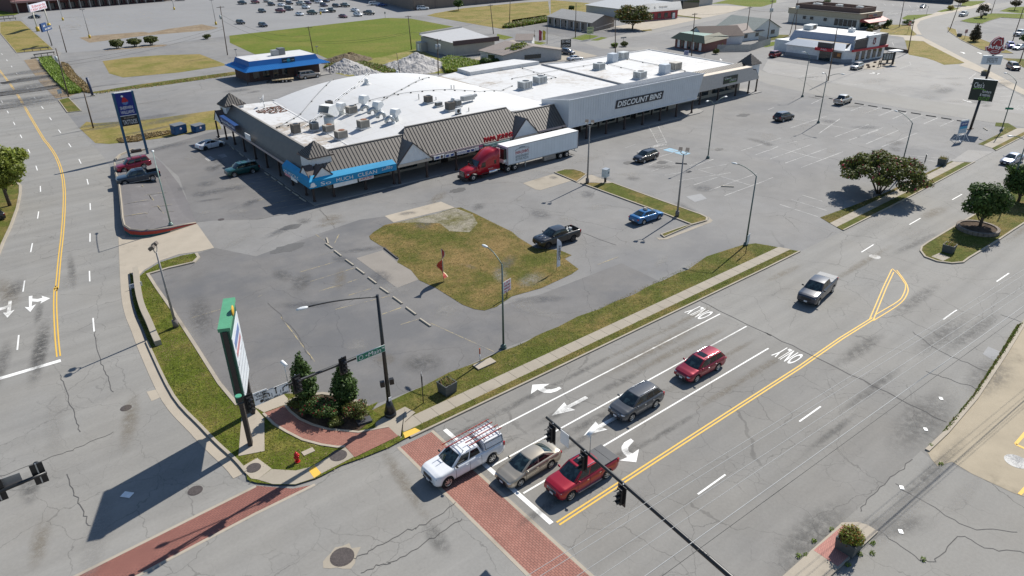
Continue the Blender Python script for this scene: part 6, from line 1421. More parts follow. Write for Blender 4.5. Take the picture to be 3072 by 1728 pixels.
bp(an,'door',MB().box((237.2,192.2,1.1),(1.3,.15,2.2),rz=-.12),[white_m])
st=bld('metal_store','tall pale metal store with a glass entry at the end of the back street','shop',(275,225));bp(st,'wall',MB().prism([(262,213.5),(294,216),(294,240),(262,240)],0,6.5),[paint('pale_tan_siding',(.42,.40,.37),.6)]);bp(st,'entry',MB().prism([(268,212.6),(281,213.6),(281,215),(268,214.4)],0,3.4),[glassd_m])
# grey and white hat-sign restaurant
ar_=bld('restaurant','grey and white roast beef restaurant with red bands and dark panels','restaurant',(200,106))
wp_=paint('white_panel',(.66,.67,.67),.6);gsk=paint('blue_grey_metal',(.33,.37,.42),.5,.1,.06);dkp=paint('charcoal_panel',(.055,.05,.055),.5);rdb=paint('red_band',(.42,.012,.03),.5);gsp=paint('grey_stone_base',(.26,.275,.30),.7)
bp(ar_,'wall',MB().prism([(191.2,113.5),(191.4,96.6),(193.6,95.2),(208.4,93.9),(210.5,117),(197,121.0),(196.5,115)],0,3.2),[wp_]);bp(ar_,'stone_base',MB().prism([(191.1,113.6),(191.3,103.9),(191.5,103.9),(191.4,113.6)],.02,1.0).prism([(191.33,99.8),(191.3,96.5),(193.5,95.1),(193.6,95.2),(191.5,96.7)],.02,.9),[gsp])
q=MB();q.poly([(190.6,114.0,3.1),(190.9,96.2,3.1),(194.6,98.0,4.4),(194.2,112.8,4.4)][::-1]);q.poly([(190.6,114,3.1),(194.2,112.8,4.4),(197,115.5,3.2)]);bp(ar_,'skirt_roof',q,[gsk])
bp(ar_,'low_roof',MB().flat([(194.2,112.8),(194.6,98),(197.8,98),(197.6,114)],4.3),[conc2_m])
q=MB();q.poly([(196.6,116.5,3.4),(196.8,97.6,3.4),(198.4,97.6,6.05),(198.2,116.0,6.05)][::-1]);q.poly([(196.6,116.5,3.4),(198.2,116,6.05),(210.5,116.5,6.05),(210.5,117,3.2)]);bp(ar_,'upper_metal_wall',q,[paint('lilac_grey_metal',(.42,.44,.50),.5,.1)]);bp(ar_,'roof',MB().flat([(198.2,116),(198.4,96),(210.0,96),(210.5,116.5)],6.0),[whiteroof('cream_roof',.3,.5)])
q=MB();q.poly([(193.4,95.1,3.2),(199.0,94.55,3.2),(199.0,94.55,6.15),(193.4,95.1,5.9)],0);q.poly([(193.3,95.1,3.2),(193.4,95.1,5.9),(196.8,97.8,4.4),(193.0,97.0,3.2)],1);q.poly([(193.4,95.1,5.9),(198.4,94.6,6.1),(198.4,97.6,6.05)],2);bp(ar_,'dark_panel',q,[dkp,gsk,wp_])
cp2=bp(ar_,'white_panel',MB().prism([(199.0,94.35),(204.4,93.8),(204.5,94.6),(199.1,95.2)],3.2,6.5),[wp_]);bp(ar_,'dark_panel',MB().prism([(204.4,94.2),(208.6,93.8),(208.9,96),(204.5,96)],3.2,6.4),[dkp]);bp(ar_,'red_band',MB().bar((192.6,95.0,3.12),(208.9,93.5,3.12),.5,.55),[rdb])
q=MB();P0=Vector((201.7,94.0,4.9));u=Vector((5.4,-.55,0)).normalized();hat=[(-.55,-.55),(-.35,.0),(-.45,.45),(-.1,1.0),(.15,.5),(.4,.75),(.35,.1),(.6,-.3),(.2,-.5),(.1,-.9),(-.2,-.6)]
q.path([P0+u*a*1.0+Vector((0,-.05,b*1.0))-Vector((200,106,0))for a,b in hat+hat[:1]],.09,4);q.build('hat_outline',[paint('dark_red_paint',(.25,.02,.02),.5)],cp2)
pt=bp(ar_,'entrance_portal',MB().box((190.7,101.7,3.95),(1.2,4.0,1.7)),[dkp]);MB().box((190.3-200,101.7-106,3.05),(1.2,4.9,.75)).build('red_band',[rdb],pt);text("Arby's",(189.68,101.6,3.08),(0,-1,0),(0,0,1),.6,1.7,white_m,pt,(200,106,0));bp(ar_,'entrance_door',MB().box((191.15,101.7,1.3),(.2,3.2,2.6)),[glassd_m])
bp(ar_,'menu_poster',MB().box((191.25,98.3,1.8),(.12,2.3,1.6)),[paint('poster_dark',(.10,.06,.04),.4,0,.5,3)]);bp(ar_,'poster_picture',MB().box((191.18,97.8,1.9),(.04,.9,.8)),[paint('poster_orange',(.5,.2,.05),.4,0,.4,5)])
for q in winq(None,(194.5,95.1),(207.5,93.9),.4,2.6,5,.45):bp(ar_,'window',q,[glassd_m])
th=thing('air_conditioner','large ribbed air conditioner on the grey and white restaurant','air conditioner',(203,114,6.0),.1);MB().box((0,0,.7),(4.4,2.2,1.2)).build('cabinet',[pale_ac],th);MB().box((.5,-1.12,.7),(2.0,.05,.9)).build('grille',[black_m],th)
th=thing('air_conditioner','small white unit at the right end of the grey and white restaurant roof','air conditioner',(206,103,6.0),.1);MB().box((0,0,.5),(1.5,1.5,1.0)).build('cabinet',[white_m],th);MB().cyl((0,0,1.0),(0,0,1.3),.3,n=10).build('fan',[galv_m],th)
# tan restaurant
ta=bld('restaurant','tan and cream restaurant with a brown parapet and red awning','restaurant',(267,142));tanp=paint('tan_panel',(.42,.36,.25),.7)
bp(ta,'wall',MB().prism([(260.4,155.8),(259.2,127.6),(272.5,126.8),(276.5,154)],0,3.2),[paint('cream_wall',(.60,.58,.52),.7)]);bp(ta,'upper_wall',MB().prism([(260.0,156.1),(258.7,127.2),(272.9,126.4),(277,154.5)],3.2,5.0),[tanp])
IN=[(262.2,154.5),(261.0,129.2),(271.5,128.6),(274.5,153)];q=MB()
for i in range(4):
 a,b=IN[i],IN[(i+1)%4];q.bar((*a,5.8),(*b,5.8),.3,1.7)
bp(ta,'parapet',q,[paint('dark_brown_parapet',(.14,.085,.07),.7)]);bp(ta,'cornice',MB().bar((259.9,156.2,5.05),(258.6,127.1,5.05),.35,.14).bar((258.6,127.1,5.05),(273,126.3,5.05),.35,.14),[fascia_m])
q=MB();q.poly([(259.6,124.2,2.35),(273.5,123.3,2.35),(273.0,126.7,3.6),(259.4,127.5,3.6)]);q.poly([(259.6,124.2,2.35),(259.4,127.5,3.6),(259.4,127.5,2.35)][::-1]);q.poly([(259.6,124.2,2.1),(273.5,123.3,2.1),(273.5,123.3,2.35),(259.6,124.2,2.35)]);bp(ta,'awning',q,[paint('red_awning',(.40,.075,.065),.6,0,.1,1)])
for q in winq(None,(259.6,137),(259.2,128.4),.6,2.8,5,.15)+winq(None,(260,127.4),(272,126.7),.5,2.2,6,.15):bp(ta,'window',q,[glassd_m])
for y in (149,146,140.5):bp(ta,'small_window',MB().box((260.0-(155-y)*.04,y,2.2),(.15,1.1,1.0)),[glassd_m])
sg_=bp(ta,'sign_board',MB().box((265.5,126.5,4.2),(5.5,.3,1.2),rz=-.06),[tanp]);text('wing',(264.2,126.3,4.2),(1,-.06,0),(0,0,1),.9,2.3,redt,sg_,(267,142,0));text('stop',(266.9,126.15,4.2),(1,-.06,0),(0,0,1),.9,2.3,bluet,sg_,(267,142,0))
for lb,x,y in (('pale unit at the left of the tan restaurant roof',266,148),('pale unit in the middle of the tan restaurant roof',267,140),('white unit at the right of the tan restaurant roof',266.5,132)):th=thing('air_conditioner',lb,'air conditioner',(x,y,5.0),.1);MB().box((0,0,.9),(1.6,3.2 if x==266 else 2.2,1.8)).build('cabinet',[pale_ac],th);MB().box((0,0,1.85),(1.2,1.6,.1)).build('lid',[galv_m],th)
# brown supermarket, far strip of shops
sm=bld('supermarket','long brown supermarket wall along the far lot','supermarket',(210,320));bp(sm,'wall',MB().prism([(178,292.5),(262,296),(262,380),(192,380),(186,330)],0,9.0),[brickm('brown_block',(.20,.155,.125),(.23,.18,.145),(.17,.13,.11),1.0,.5,.02,0,.1,'Object')]);bp(sm,'roof',MB().flat([(178.3,292.8),(261.7,296.3),(261.7,379),(192.3,379),(186.3,330)],9.02),[conc2_m])
s_=bp(sm,'banner',MB().box((189.5,292.8,7.1),(13.5,.15,3.0),rz=.04),[white_m]);text('FRESH MARKET',(189.5,292.65,7.0),(1,.04,0),(0,0,1),1.3,11.5,redt,s_,(210,320,0))
sp=bld('shop_row','brick row of shops with a covered walk along the far left lot','shop',(72,425));u=Vector((58.5,11.6)).normalized();nn=Vector((-u.y,u.x))
def sx_(s,o):p=Vector((38.0,409.2))+u*s+nn*o;return (p.x,p.y)
bp(sp,'wall',MB().prism([sx_(0,4),sx_(75,4),sx_(75,30),sx_(0,30)],0,6.5),[paint('dark_red_brick',(.10,.045,.042),.85)]);bp(sp,'canopy',MB().prism([sx_(0,-.2),sx_(75,-.2),sx_(75,4),sx_(0,4)],4.3,5.2,bottom=True),[paint('pink_canopy',(.40,.22,.20),.6)])
for k in range(17):p=sx_(1+k*4.5,.2);bp(sp,'column',MB().box((p[0],p[1],2.15),(.4,.4,4.3)),[paint('grey_column',(.30,.29,.27),.7)])
for k in range(14):p=sx_(12+k*4.5,3.9);bp(sp,'shop_window',MB().box((p[0],p[1],1.7),(3.2,.2,2.4),rz=math.atan2(u.y,u.x)),[glassd_m])
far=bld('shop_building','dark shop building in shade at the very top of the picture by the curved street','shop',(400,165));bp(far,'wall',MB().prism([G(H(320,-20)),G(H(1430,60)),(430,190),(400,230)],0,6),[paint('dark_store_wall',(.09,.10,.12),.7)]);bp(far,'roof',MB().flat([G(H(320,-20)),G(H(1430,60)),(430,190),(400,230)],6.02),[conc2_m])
# ------------------------------------------------------------------ raised left lot with its painted retaining wall
wt=[(T(0,1,1150,185),.55),(T(0,1,1165,290),.75),(T(0,1,1200,420),.85),(T(0,1,1220,600),.95),(T(0,1,1232,740),1.0),(T(0,1,1250,815),1.0),(T(0,1,1310,855),.98),(T(0,1,1420,868),.9),(T(0,1,1560,860),.78),(T(0,1,1700,840),.62),(T(0,1,1835,812),.42),(T(0,1,1970,790),.15)]
WP=[(*G(q,h),h)for q,h in wt]
ins=[(T(0,1,1560,130),0.02),(T(0,1,1640,200),.02),(T(0,1,1720,300),.02),(T(0,1,1800,400),.02),(T(0,1,1860,520),.02),(T(0,1,1900,600),.02),(T(0,1,1920,650),.02),(T(0,1,1930,680),.02),(T(0,1,1940,710),.02),(T(0,1,1950,740),.02),(T(0,1,1965,770),.02),(T(0,1,1975,788),.02)]
IP=[(*G(q,h),h)for q,h in ins]
q=MB()
for k in range(len(WP)-1):
 for t in range(6):
  def pt(i,u):
   a=Vector(WP[i]);b=Vector(IP[i]);p=a.lerp(b,u);s=u*u*(3-2*u);p.z=(a.z-.10)*(1-s)+b.z*s;return p
  q.poly([pt(k,t/6),pt(k,(t+1)/6),pt(k+1,(t+1)/6),pt(k+1,t/6)][::-1])
o=q.build('raised_lot',terr_m);o['kind']='structure'
def terr_z(x,y):
# height of the raised lot at a point (for the things standing on it)
 best=(1e9,0.0)
 for k in range(len(WP)):
  a=Vector(WP[k]);b=Vector(IP[k]);d=(b-a);u=max(0,min(1,((x-a.x)*d.x+(y-a.y)*d.y)/(d.x**2+d.y**2)));p=a+d*u
  e=(p.x-x)**2+(p.y-y)**2
  if e<best[0]:s=u*u*(3-2*u);best=(e,(a.z-.10)*(1-s)+b.z*s)
 return best[1]
rw=thing('retaining_wall','curved retaining wall painted with red, purple and teal bands below the raised lot','wall',(WP[5][0],WP[5][1],0))
top=offs([p[:2]for p in WP],.14);bot=offs([p[:2]for p in WP],-.14)
q=MB()
for k in range(len(WP)-1):
 z0,z1=WP[k][2],WP[k+1][2]
 A0,A1,B0,B1=(*top[k],0),(*top[k+1],0),(*bot[k],0),(*bot[k+1],0)
 q.poly([(*top[k],z0),(*bot[k],z0),(*bot[k+1],z1),(*top[k+1],z1)][::-1],0)
 for side_ in (top,bot):
  P=lambda i,z:(side_[i][0],side_[i][1],z)
  if side_ is bot:bands=((0,.34,1 if 5<=k<=8 else 0),(.34,.80,2 if k>=5 else 0),(.80,1.0,3 if k>=4 else 0))
  else:bands=((0,1.0,0),)
  for a_,b_,m_ in bands:q.poly([P(k,z0*a_),P(k+1,z1*a_),P(k+1,z1*b_),P(k,z0*b_)][::-1 if side_ is bot else 1],m_)
wpart('wall_body',q,[conc_m,paint('mural_teal',(.015,.085,.09),.7),paint('mural_red',(.35,.035,.02),.7),paint('mural_purple',(.10,.055,.10),.7)],rw)
wpart('coping',MB().path([(p[0],p[1],p[2]+.01)for p in WP],.07,5),[conc_m],rw)
yl=[]
for i in range(5):a,b=T(0,1,1255-i*0,490+i*63),T(0,1,1660+i*25,428+i*63);yl.append((a,b))
q=MB()
for a,b in yl+[(T(0,1,1430,410),T(0,1,1700,780))]:
 g0=Vector(G(a,.7));g1=Vector(G(b,.1));n_=10
 for t in range(n_):
  p0=g0.lerp(g1,t/n_);p1=g0.lerp(g1,(t+1)/n_);d=(p1-p0).normalized()*.055;nn=Vector((-d.y,d.x))
  q.poly([(p0.x+nn.x,p0.y+nn.y,terr_z(*p0)+.02),(p0.x-nn.x,p0.y-nn.y,terr_z(*p0)+.02),(p1.x-nn.x,p1.y-nn.y,terr_z(*p1)+.02),(p1.x+nn.x,p1.y+nn.y,terr_z(*p1)+.02)])
o=q.build('raised_stall_lines',yelworn_p);o['kind']='structure'
kerb(GG([O(90,1345),O(180,1250),O(400,1150),O(560,1165),O(690,1130)]),.3,.25,False,conc_m)
th=thing('drain_box','dark drain box in the kerb between the legs of the tall blue sign','drain',G3(O(480,1185)));MB().box((0,0,.22),(1.6,.55,.44)).build('box',[paint('rust_brown',(.10,.065,.05),.8)],th);MB().box((0,0,.45),(1.4,.4,.03)).build('lid',[black_m],th)
# ------------------------------------------------------------------ lamps and poles
lampg=paint('green_grey_pole',(.10,.145,.135),.5,.4,.1);polew=paint('weathered_grey_pole',(.27,.26,.25),.6,.2,.15);brownp=paint('wooden_pole',(.105,.075,.055),.85,0,.2,3);lensw=paint('lamp_glass',(.75,.76,.75),.2)
def lampost(label,base,hh,heads,col=None,r=.10,group='curved arm street lamps'):
 col=col or lampg
 th=thing('street_lamp',label,'street lamp',base,0,group)
 MB().cyl((0,0,0),(0,0,.28),.30,.26,8).cyl((0,0,.28),(0,0,.42),.26,.13,8).build('base',[col],th)
 MB().cyl((0,0,.3),(0,0,hh),r,r*.65,9).build('pole',[col],th)
 for hx,hy,hz in heads:
  d=Vector((hx-base[0],hy-base[1],0));L_=d.length;d.normalize()
  pts=[Vector((0,0,hh-.05))+d*(L_*t)+Vector((0,0,(hz-hh)*(1-(1-t)**2)))for t in [i/9 for i in range(10)]]
  MB().path(pts,.045,6).build('arm',[col],th)
  e=pts[-1];hd=MB().ell((e.x+d.x*.25,e.y+d.y*.25,e.z),(.42,.17,.10),10,5,rot=Matrix.Rotation(math.atan2(d.y,d.x),3,'Z')).build('lamp_head',[paint('lamp_white',(.62,.64,.64),.4)],th)
  MB().ell((e.x+d.x*.3,e.y+d.y*.3,e.z-.06),(.26,.12,.06),8,4,rot=Matrix.Rotation(math.atan2(d.y,d.x),3,'Z')).build('lens',[lensw],hd)
 return th
def lamp_px(label,b,t,heads,**k):
 p=G(b);hh=hgt(b,t);H_=[]
 for hq in heads:x,y=G(hq,hh+.9);H_.append((x,y,hh+.9))
 return lampost(label,(p[0],p[1],k.pop('z',0)),hh,H_,**k)
lamp_px('green curved arm street lamp standing in the verge above the for sale sign',T(1,2,2490,605),T(1,1,2465,1210),[T(1,1,2320,1030)])
lamp_px('green curved arm street lamp at the far end of the verge beside a small sign',T(2,1,2350,1020),T(2,1,2415,320),[T(2,1,2260,195)])
lamp_px('two armed lamp in the lot near the blue accessible bays',T(2,1,1970,145),T(2,0,2045,1050),[T(2,0,1975,1012),T(2,0,2140,972)],col=lampg)
lamp_px('tall lamp nearest the corner turret of the shopping centre',T(3,0,345,975),T(3,0,425,570),[T(3,0,370,522)])
lamp_px('two armed lamp between the dark brown SUV and the silver pickup',T(3,0,505,1238),T(3,0,612,775),[T(3,0,565,732),T(3,0,740,742)])
p=G(T(3,0,1455,1235),8.4);h_=G(T(3,0,1305,1118),9.3);lampost('curved arm lamp rising behind the round flowering tree',(p[0],p[1],0),8.4,[(h_[0],h_[1],9.3)])
sl_=lamp_px('curved arm lamp by the pavement near the dark furniture sign, with a green street sign',T(3,0,2345,1320),T(3,0,2520,820),[T(3,0,2400,735)])
p=G3(J(1395,660),4.2);MB().box((p.x-sl_.location[0]+0,p.y-sl_.location[1],4.2),(1.3,.04,.35),rz=-.9).build('street_sign',[paint('sign_green',(.01,.17,.10),.5)],sl_)
p=G(J(1640,1075),8.6);h_=G(J(1440,1030),8.9);lampost('lamp head reaching into the picture from the right edge over the pavement',(p[0],p[1],0),8.4,[(h_[0],h_[1],8.9)])
p=G3(T(0,1,1720,818),.5);hh=8.2;hx,hy=G(T(0,1,1535,65),hh+.3);lampost('leaning pale green lamp standing on the painted retaining wall',(p.x,p.y,p.z),hh-.6,[(hx,hy,hh-.3)],col=paint('pale_green_pole',(.22,.30,.26),.5,.3))
def floodpole(label,b,t,az):
 p=G(b);hh=hgt(b,t);th=thing('flood_light',label,'flood light',(p[0],p[1],0.1),az,'twin headed flood light poles')
 MB().cyl((0,0,0),(0,0,.75),.26,.26,10).build('concrete_foot',[paint('stained_foot',(.16,.14,.125),.85,0,.2)],th);MB().cyl((0,0,.7),(0,0,hh-.3),.13,.08,8).build('pole',[polew],th)
 for s in (-1,1):
  MB().path([(0,0,hh-.35),(.0,s*.28,hh-.25),(0,s*.42,hh-.02),(0,s*.42,hh+.12)],.045,6).build('arm',[polew],th)
  hd=MB().box((.12,s*.42,hh+.28),(.50,.42,.30),rot=Matrix.Rotation(.5,3,'Y')).build('lamp_head',[paint('bronze_lamp',(.13,.105,.085),.5)],th);MB().box((.33,s*.42,hh+.16),(.03,.36,.26),rot=Matrix.Rotation(.5,3,'Y')).build('lens',[lensw],hd)
floodpole('twin flood light pole at the near end of the kerbed island by the blue sedan',T(2,1,1660,735),T(2,1,1745,85),-2.6);floodpole('twin flood light pole by the lorry at the far end of the kerbed island',T(2,1,757,400),T(2,0,775,1250),-2.6);floodpole('twin flood light pole in the left verge beside the side street',T(0,2,1775,400),T(0,1,1575,1065),2.6)
def yellowbase(label,b,t,col):
 p=G(b);hh=min(14,hgt(b,t));th=thing('flood_light',label,'flood light',(p[0],p[1],0),0,'lamps with yellow bases in the far lot')
 MB().cyl((0,0,0),(0,0,1.1),.38,n=10).build('yellow_foot',[paint('safety_yellow',(.55,.38,.03),.6)],th);MB().cyl((0,0,1),(0,0,hh),.12,.08,7).build('pole',[col],th);MB().box((-.5,0,hh),(.6,.35,.2)).box((.5,0,hh),(.6,.35,.2)).box((0,0,hh-.1),(.8,.1,.1)).build('lamp_heads',[polew],th)
wpl=paint('white_pole',(.55,.56,.55),.5)
for lb,b,t,c in (('white lamp with a yellow base right of the far white sign',A(1017,330),A(930,-60),wpl),('dark lamp with a yellow base at the corner of the brown bed',A(1448,615),A(1325,150),polew),('lamp with a yellow base at the right end of the brown bed',T(0,0,2175,250),T(0,0,2128,0),polew),('lamp with a yellow base at the top of the far left lot',T(0,0,1755,98),T(0,0,1725,-40),polew),('white lamp with a yellow base among the far parked cars',B(1460,235),B(1440,-10),wpl)):yellowbase(lb,b,t,c)
UP={}
def upole(key,label,b,t,arm=1,tr=0,col=None,r=.15,group='wooden utility poles'):
 p=G(b);hh=min(16,hgt(b,t));ph,pv=proj(p[0],p[1],hh);top=G(t,hh)
 th=thing('utility_pole',label,'utility pole',(p[0],p[1],0),0,group)
 dx,dy=top[0]-p[0],top[1]-p[1]
 k=min(1.0,.9/max(.01,math.hypot(dx,dy)));dx*=k;dy*=k
 MB().cyl((0,0,-.1),(dx,dy,hh),r,r*.65,8).build('pole',[col or brownp],th)
 az=0.0 if arm!=2 else 1.57
 for i in range(1 if arm else 0):
  cx,cy=math.cos(az),math.sin(az);z=hh-.35
  MB().bar((dx-cx*1.1,dy-cy*1.1,z),(dx+cx*1.1,dy+cy*1.1,z),.1,.12).build('crossarm',[brownp],th)
  for s in (-1,-.5,.5,1):MB().cyl((dx+cx*s,dy+cy*s,z),(dx+cx*s,dy+cy*s,z+.22),.045,n=6).build('insulator',[galv_m],th)
 for i in range(tr):MB().cyl((dx*.8+(.42 if i else -.42),dy*.8-.1,hh*.74),(dx*.8+(.42 if i else -.42),dy*.8-.1,hh*.74+1.1),.30,n=12).build('transformer',[paint('transformer_grey',(.42,.45,.45),.5)],th)
 UP[key]=Vector((p[0]+dx,p[1]+dy,hh));return th
for a in (('a','wooden pole with a transformer beside the ditch',T(0,0,690,975),T(0,0,560,485),0,1),('b','plain dark pole beside the culvert',T(0,0,670,528),T(0,0,595,255),0),('c','plain grey pole at the corner of the dry strip near the tall blue sign',T(0,0,940,1290),T(0,0,845,935),0),('d','tall pole with equipment left of the blue roofed restaurant',T(0,0,2290,555),T(0,0,2215,60),1,1),('e','pole with a crossarm behind the blue roofed restaurant',T(1,0,575,527),T(1,0,525,265),1),('f','pole with a crossarm standing in the mown field left of the metal building',T(1,0,1565,500),T(1,0,1530,155),1),('g','short bare pole between the two gravel heaps',T(1,0,1445,735),T(1,0,1415,532),0),('h','pole with two grey transformers rising behind the white vault',T(1,0,1835,775),T(1,0,1825,390),1,2),('i','pole with a double crossarm at the corner of the dry field',C(1720,545),C(1655,72),1),('j','tall pole at the edge of the tall grass',C(1975,432),C(1990,-30),0),('k','pole in the back street island behind the white roof',T(2,0,1040,575),T(2,0,1040,185),1),('l','brown pole before the porch of the brick office',T(2,0,638,380),T(2,0,645,30),0),('m','thin pole left of the brick office',T(2,0,353,445),T(2,0,355,180),0),('n','pole with a crossarm in front of the green roofed shop',T(2,0,1806,572),T(2,0,1840,130),1),('o','pole with a crossarm at the yard of the white houses',F(303,640),F(378,105),1),('p','tall pole with two grey boxes beside the white houses',F(645,728),F(740,0),1,2),('q','tall pole with a leaning brace and grey cans by the tan restaurant',F(1100,560),F(1143,0),0,2),('r','tall pole rising from the lane beside the grey and white restaurant',T(3,0,603,814),T(3,0,697,285),0),('s','pole on the dry lawn right of the tan restaurant',H(565,440),H(650,0),0),('t','pole at the corner of the sloping lawn by the drive-through',H(707,852),H(812,285),0),('u','pole at the bend of the curved street',H(1382,475),H(1535,50),0),('v','pole by the planted tree beyond the curved street',H(2048,215),H(2115,0),0),('w','pole behind the hat shaped sign',H(2372,722),H(2570,130),0),('x','pole at the right edge near the maroon minivan',H(2510,995),H(2585,770),0),('y','thin pole at the top left beside the green bank',A(295,225),A(225,-20),0)):
 upole(a[0],a[1],a[2],a[3],a[4],a[5]if len(a)>5 else 0,r=.15 if a[0]not in 'gm' else.09)
th=thing('utility_pole','leaning brace pole beside the tall pole by the tan restaurant','utility pole',G3(F(1015,560)),0,'wooden utility poles');MB().cyl((0,0,0),(UP['q'].x-th.location[0]-.3,UP['q'].y-th.location[1],7.0),.12,n=7).build('pole',[brownp],th)
for lb,b,t in (('small post lamp behind the tan restaurant\'s neighbour',F(1460,378),F(1497,125)),('slim lamp at the left of the blue roofed restaurant',T(0,0,2382,572),T(0,0,2365,500)),('slim lamp at the right of the blue roofed restaurant',B(1408,865),B(1393,755))):
 p=G(b);hh=hgt(b,t);th=thing('post_lamp',lb,'lamp',(p[0],p[1],0),0);MB().cyl((0,0,0),(0,0,hh),.06,n=6).build('pole',[polew],th);MB().box((0,0,hh+.1),(.7,.5,.2)).build('lamp_head',[polew],th)
def wire(label,a,b,sag=.6,r=.022,m=None,grp='overhead wires'):
 a=Vector(a);b=Vector(b);n_=14
 q=MB().path([a.lerp(b,t/n_)-Vector((0,0,sag*4*(t/n_)*(1-t/n_)))for t in range(n_+1)],r,4)
 o=q.build('overhead_wire',m or black_m);tag(o,label,'wire',grp)
wirem=paint('dark_cable',(.03,.03,.03),.6);wires=paint('bright_cable',(.40,.40,.39),.6,.0)
dn=lambda k,d:UP[k]-Vector((0,0,d))
for lb,a,b,s in (('black cable from the ditch pole towards the blue roofed restaurant',dn('a',3.2),dn('d',5.5),.8),('lower black cable from the ditch pole towards the blue roofed restaurant',dn('a',3.8),dn('d',6.2),1.0),('upper cable between the poles behind the blue roofed restaurant',dn('d',2.5),dn('e',2.5),2.2),('lower cable between the poles behind the blue roofed restaurant',dn('d',4),dn('e',4),2.4),('upper cable over the mown field',dn('e',4.2),dn('f',4.6),1.0),('lower cable over the mown field',dn('e',4.6),dn('f',5.0),1.2),('cable from the mown field pole over the metal building',dn('f',5),dn('i',4.5),1.0),('upper wire from the transformer pole to the back street pole',dn('h',4.5),dn('k',1.0),1.2),('lower wire from the transformer pole to the back street pole',dn('h',5.0),dn('k',2.2),1.3),('wire along the back street towards the green roofed shop',dn('k',.5),dn('n',.5),.6),('wire from the green roofed shop to the white houses',dn('n',.5),dn('o',.5),.5),('wire past the white houses to the braced pole',dn('o',1),dn('q',3),.6),('wire crossing before the grey and white restaurant',dn('r',2),dn('t',1.0),1.0),('lower wire crossing before the grey and white restaurant',dn('r',3),dn('t',2),1.1)):
 wire(lb,a,b,s,.03,wires if 'transformer pole' in lb or 'back street towards' in lb else wirem)
WR=[('topmost of the bright wires over the street',T(2,3,150,1449),T(3,2,2270,0),9.6,wires),('second bright wire over the street',T(2,3,285,1449),T(3,2,2365,0),9.6,wires),('third bright wire over the street',T(2,3,655,1449),T(3,2,2540,0),9.3,wires),('fourth bright wire over the street',T(2,3,890,1449),T(3,2,2576,45),9.0,wires),('thick twisted cable over the street',T(2,3,1340,1449),T(3,2,2576,180),7.6,wires),('dark lowest cable over the street',T(2,3,1510,1449),T(3,2,2576,240),7.2,wirem)]
for lb,a,b,h,m in WR:
 p=G3(a,h);q_=G3(b,h);d=(q_-p);wire(lb,p-d*.35,q_+d*.5,.0,.013 if 'thick' not in lb else.022,m,'wires over the street')
 # ------------------------------------------------------------------ traffic signals
sigm=paint('signal_black',(.012,.012,.013),.45);sbl=paint('signal_lens_dark',(.03,.012,.012),.3)
def signal(th,c,az,nl=3,plate=True):
# hanging signal head: back plate, housing, three visored lamps facing az
 d=Vector((math.cos(az),math.sin(az),0));o=MB().box(Vector(c),(.05,.62,1.35*nl/3),rz=az).build('back_plate',[sigm],th)
 MB().box(Vector(c)+d*.12,(.22,.34,1.08*nl/3),rz=az).build('housing',[sigm],th)
 for k in range(nl):
  z=(k-(nl-1)/2)*.355;p=Vector(c)+d*.24+Vector((0,0,z))
  MB().cyl(p,p+d*.02,.13,n=12).build('signal_lens',[sbl],th);q=MB()
  s_=Vector((-d.y,d.x,0));pr=[p+s_*.15*math.cos(t)+Vector((0,0,.15*math.sin(t)))for t in [PI*i/8 for i in range(9)]]
  for a,b in zip(pr,pr[1:]):q.poly([a,b,b+d*.26,a+d*.26])
  q.build('visor',[sigm],th)
 MB().bar(Vector(c)-d*.06+Vector((0,0,-.6)),Vector(c)-d*.06+Vector((0,0,.75)),.06,.06).build('hanger',[galv_m],th)
def flatsign(th,n_,c,u,w_,h_,m,t_=.03,up=(0,0,1)):
 u=Vector(u).normalized();up=Vector(up).normalized();nn=u.cross(up);rot=Matrix((u,nn,up)).transposed()
 return MB().box(c,(w_,t_,h_),rot=rot).build(n_,[m],th)
alu=paint('sign_back',(.33,.33,.32),.5,.4)
p0=G3(T(1,2,1355,1290));HP=hgt(T(1,2,1355,1290),T(1,2,1195,70))
tp=thing('traffic_signal','black traffic signal mast on the street corner with a street name sign and lamp arm','traffic signal',p0,0,'traffic signal masts')
MB().cyl((0,0,0),(0,0,.45),.46,.46,14).cyl((0,0,.45),(0,0,1.5),.44,.20,14).build('base',[black_m],tp);MB().cyl((0,0,1.2),(0,0,HP),.17,.11,12).build('pole',[black_m],tp)
za=6.3;e0=G3(M(195,897),7.3)-p0;e0.z=7.3;a0=Vector((0,0,za));ad=(e0-a0)
MB().path([a0.lerp(e0,t/6)for t in range(7)],[.125,.12,.11,.10,.09,.08,.07],10).build('mast_arm',[black_m],tp)
lh=G3(T(1,2,510,200),HP+.5)-p0;lh.z=HP+.55;d=Vector((lh.x,lh.y,0));L_=d.length;d.normalize()
MB().path([Vector((0,0,HP-.15))+d*L_*t+Vector((0,0,.7*math.sin(t*PI*.5)))for t in [i/9 for i in range(10)]],.05,7).build('lamp_arm',[black_m],tp);MB().ell((lh.x+d.x*.3,lh.y+d.y*.3,HP+.55),(.45,.18,.10),10,5,rot=Matrix.Rotation(math.atan2(d.y,d.x),3,'Z')).build('lamp_head',[paint('lamp_white',(.62,.64,.64),.4)],tp)
def arm_at(q):
# point of the mast arm that the photograph shows at q: march along the arm
 best=None
 for i in range(200):
  c=p0+a0.lerp(e0,i/199);s=proj(*c);e=(s[0]-q[0])**2
  if best is None or e<best[0]:best=(e,a0.lerp(e0,i/199))
 return best[1]
aaz=math.atan2(ad.y,ad.x);faz=aaz+PI/2  # the arm's signals face away from the lot, towards the side street
for q in (M(1035,590),M(665,755),M(275,900)):signal(tp,arm_at(q)+Vector((math.cos(faz),math.sin(faz),0))*.12+Vector((0,0,-.15)),faz)
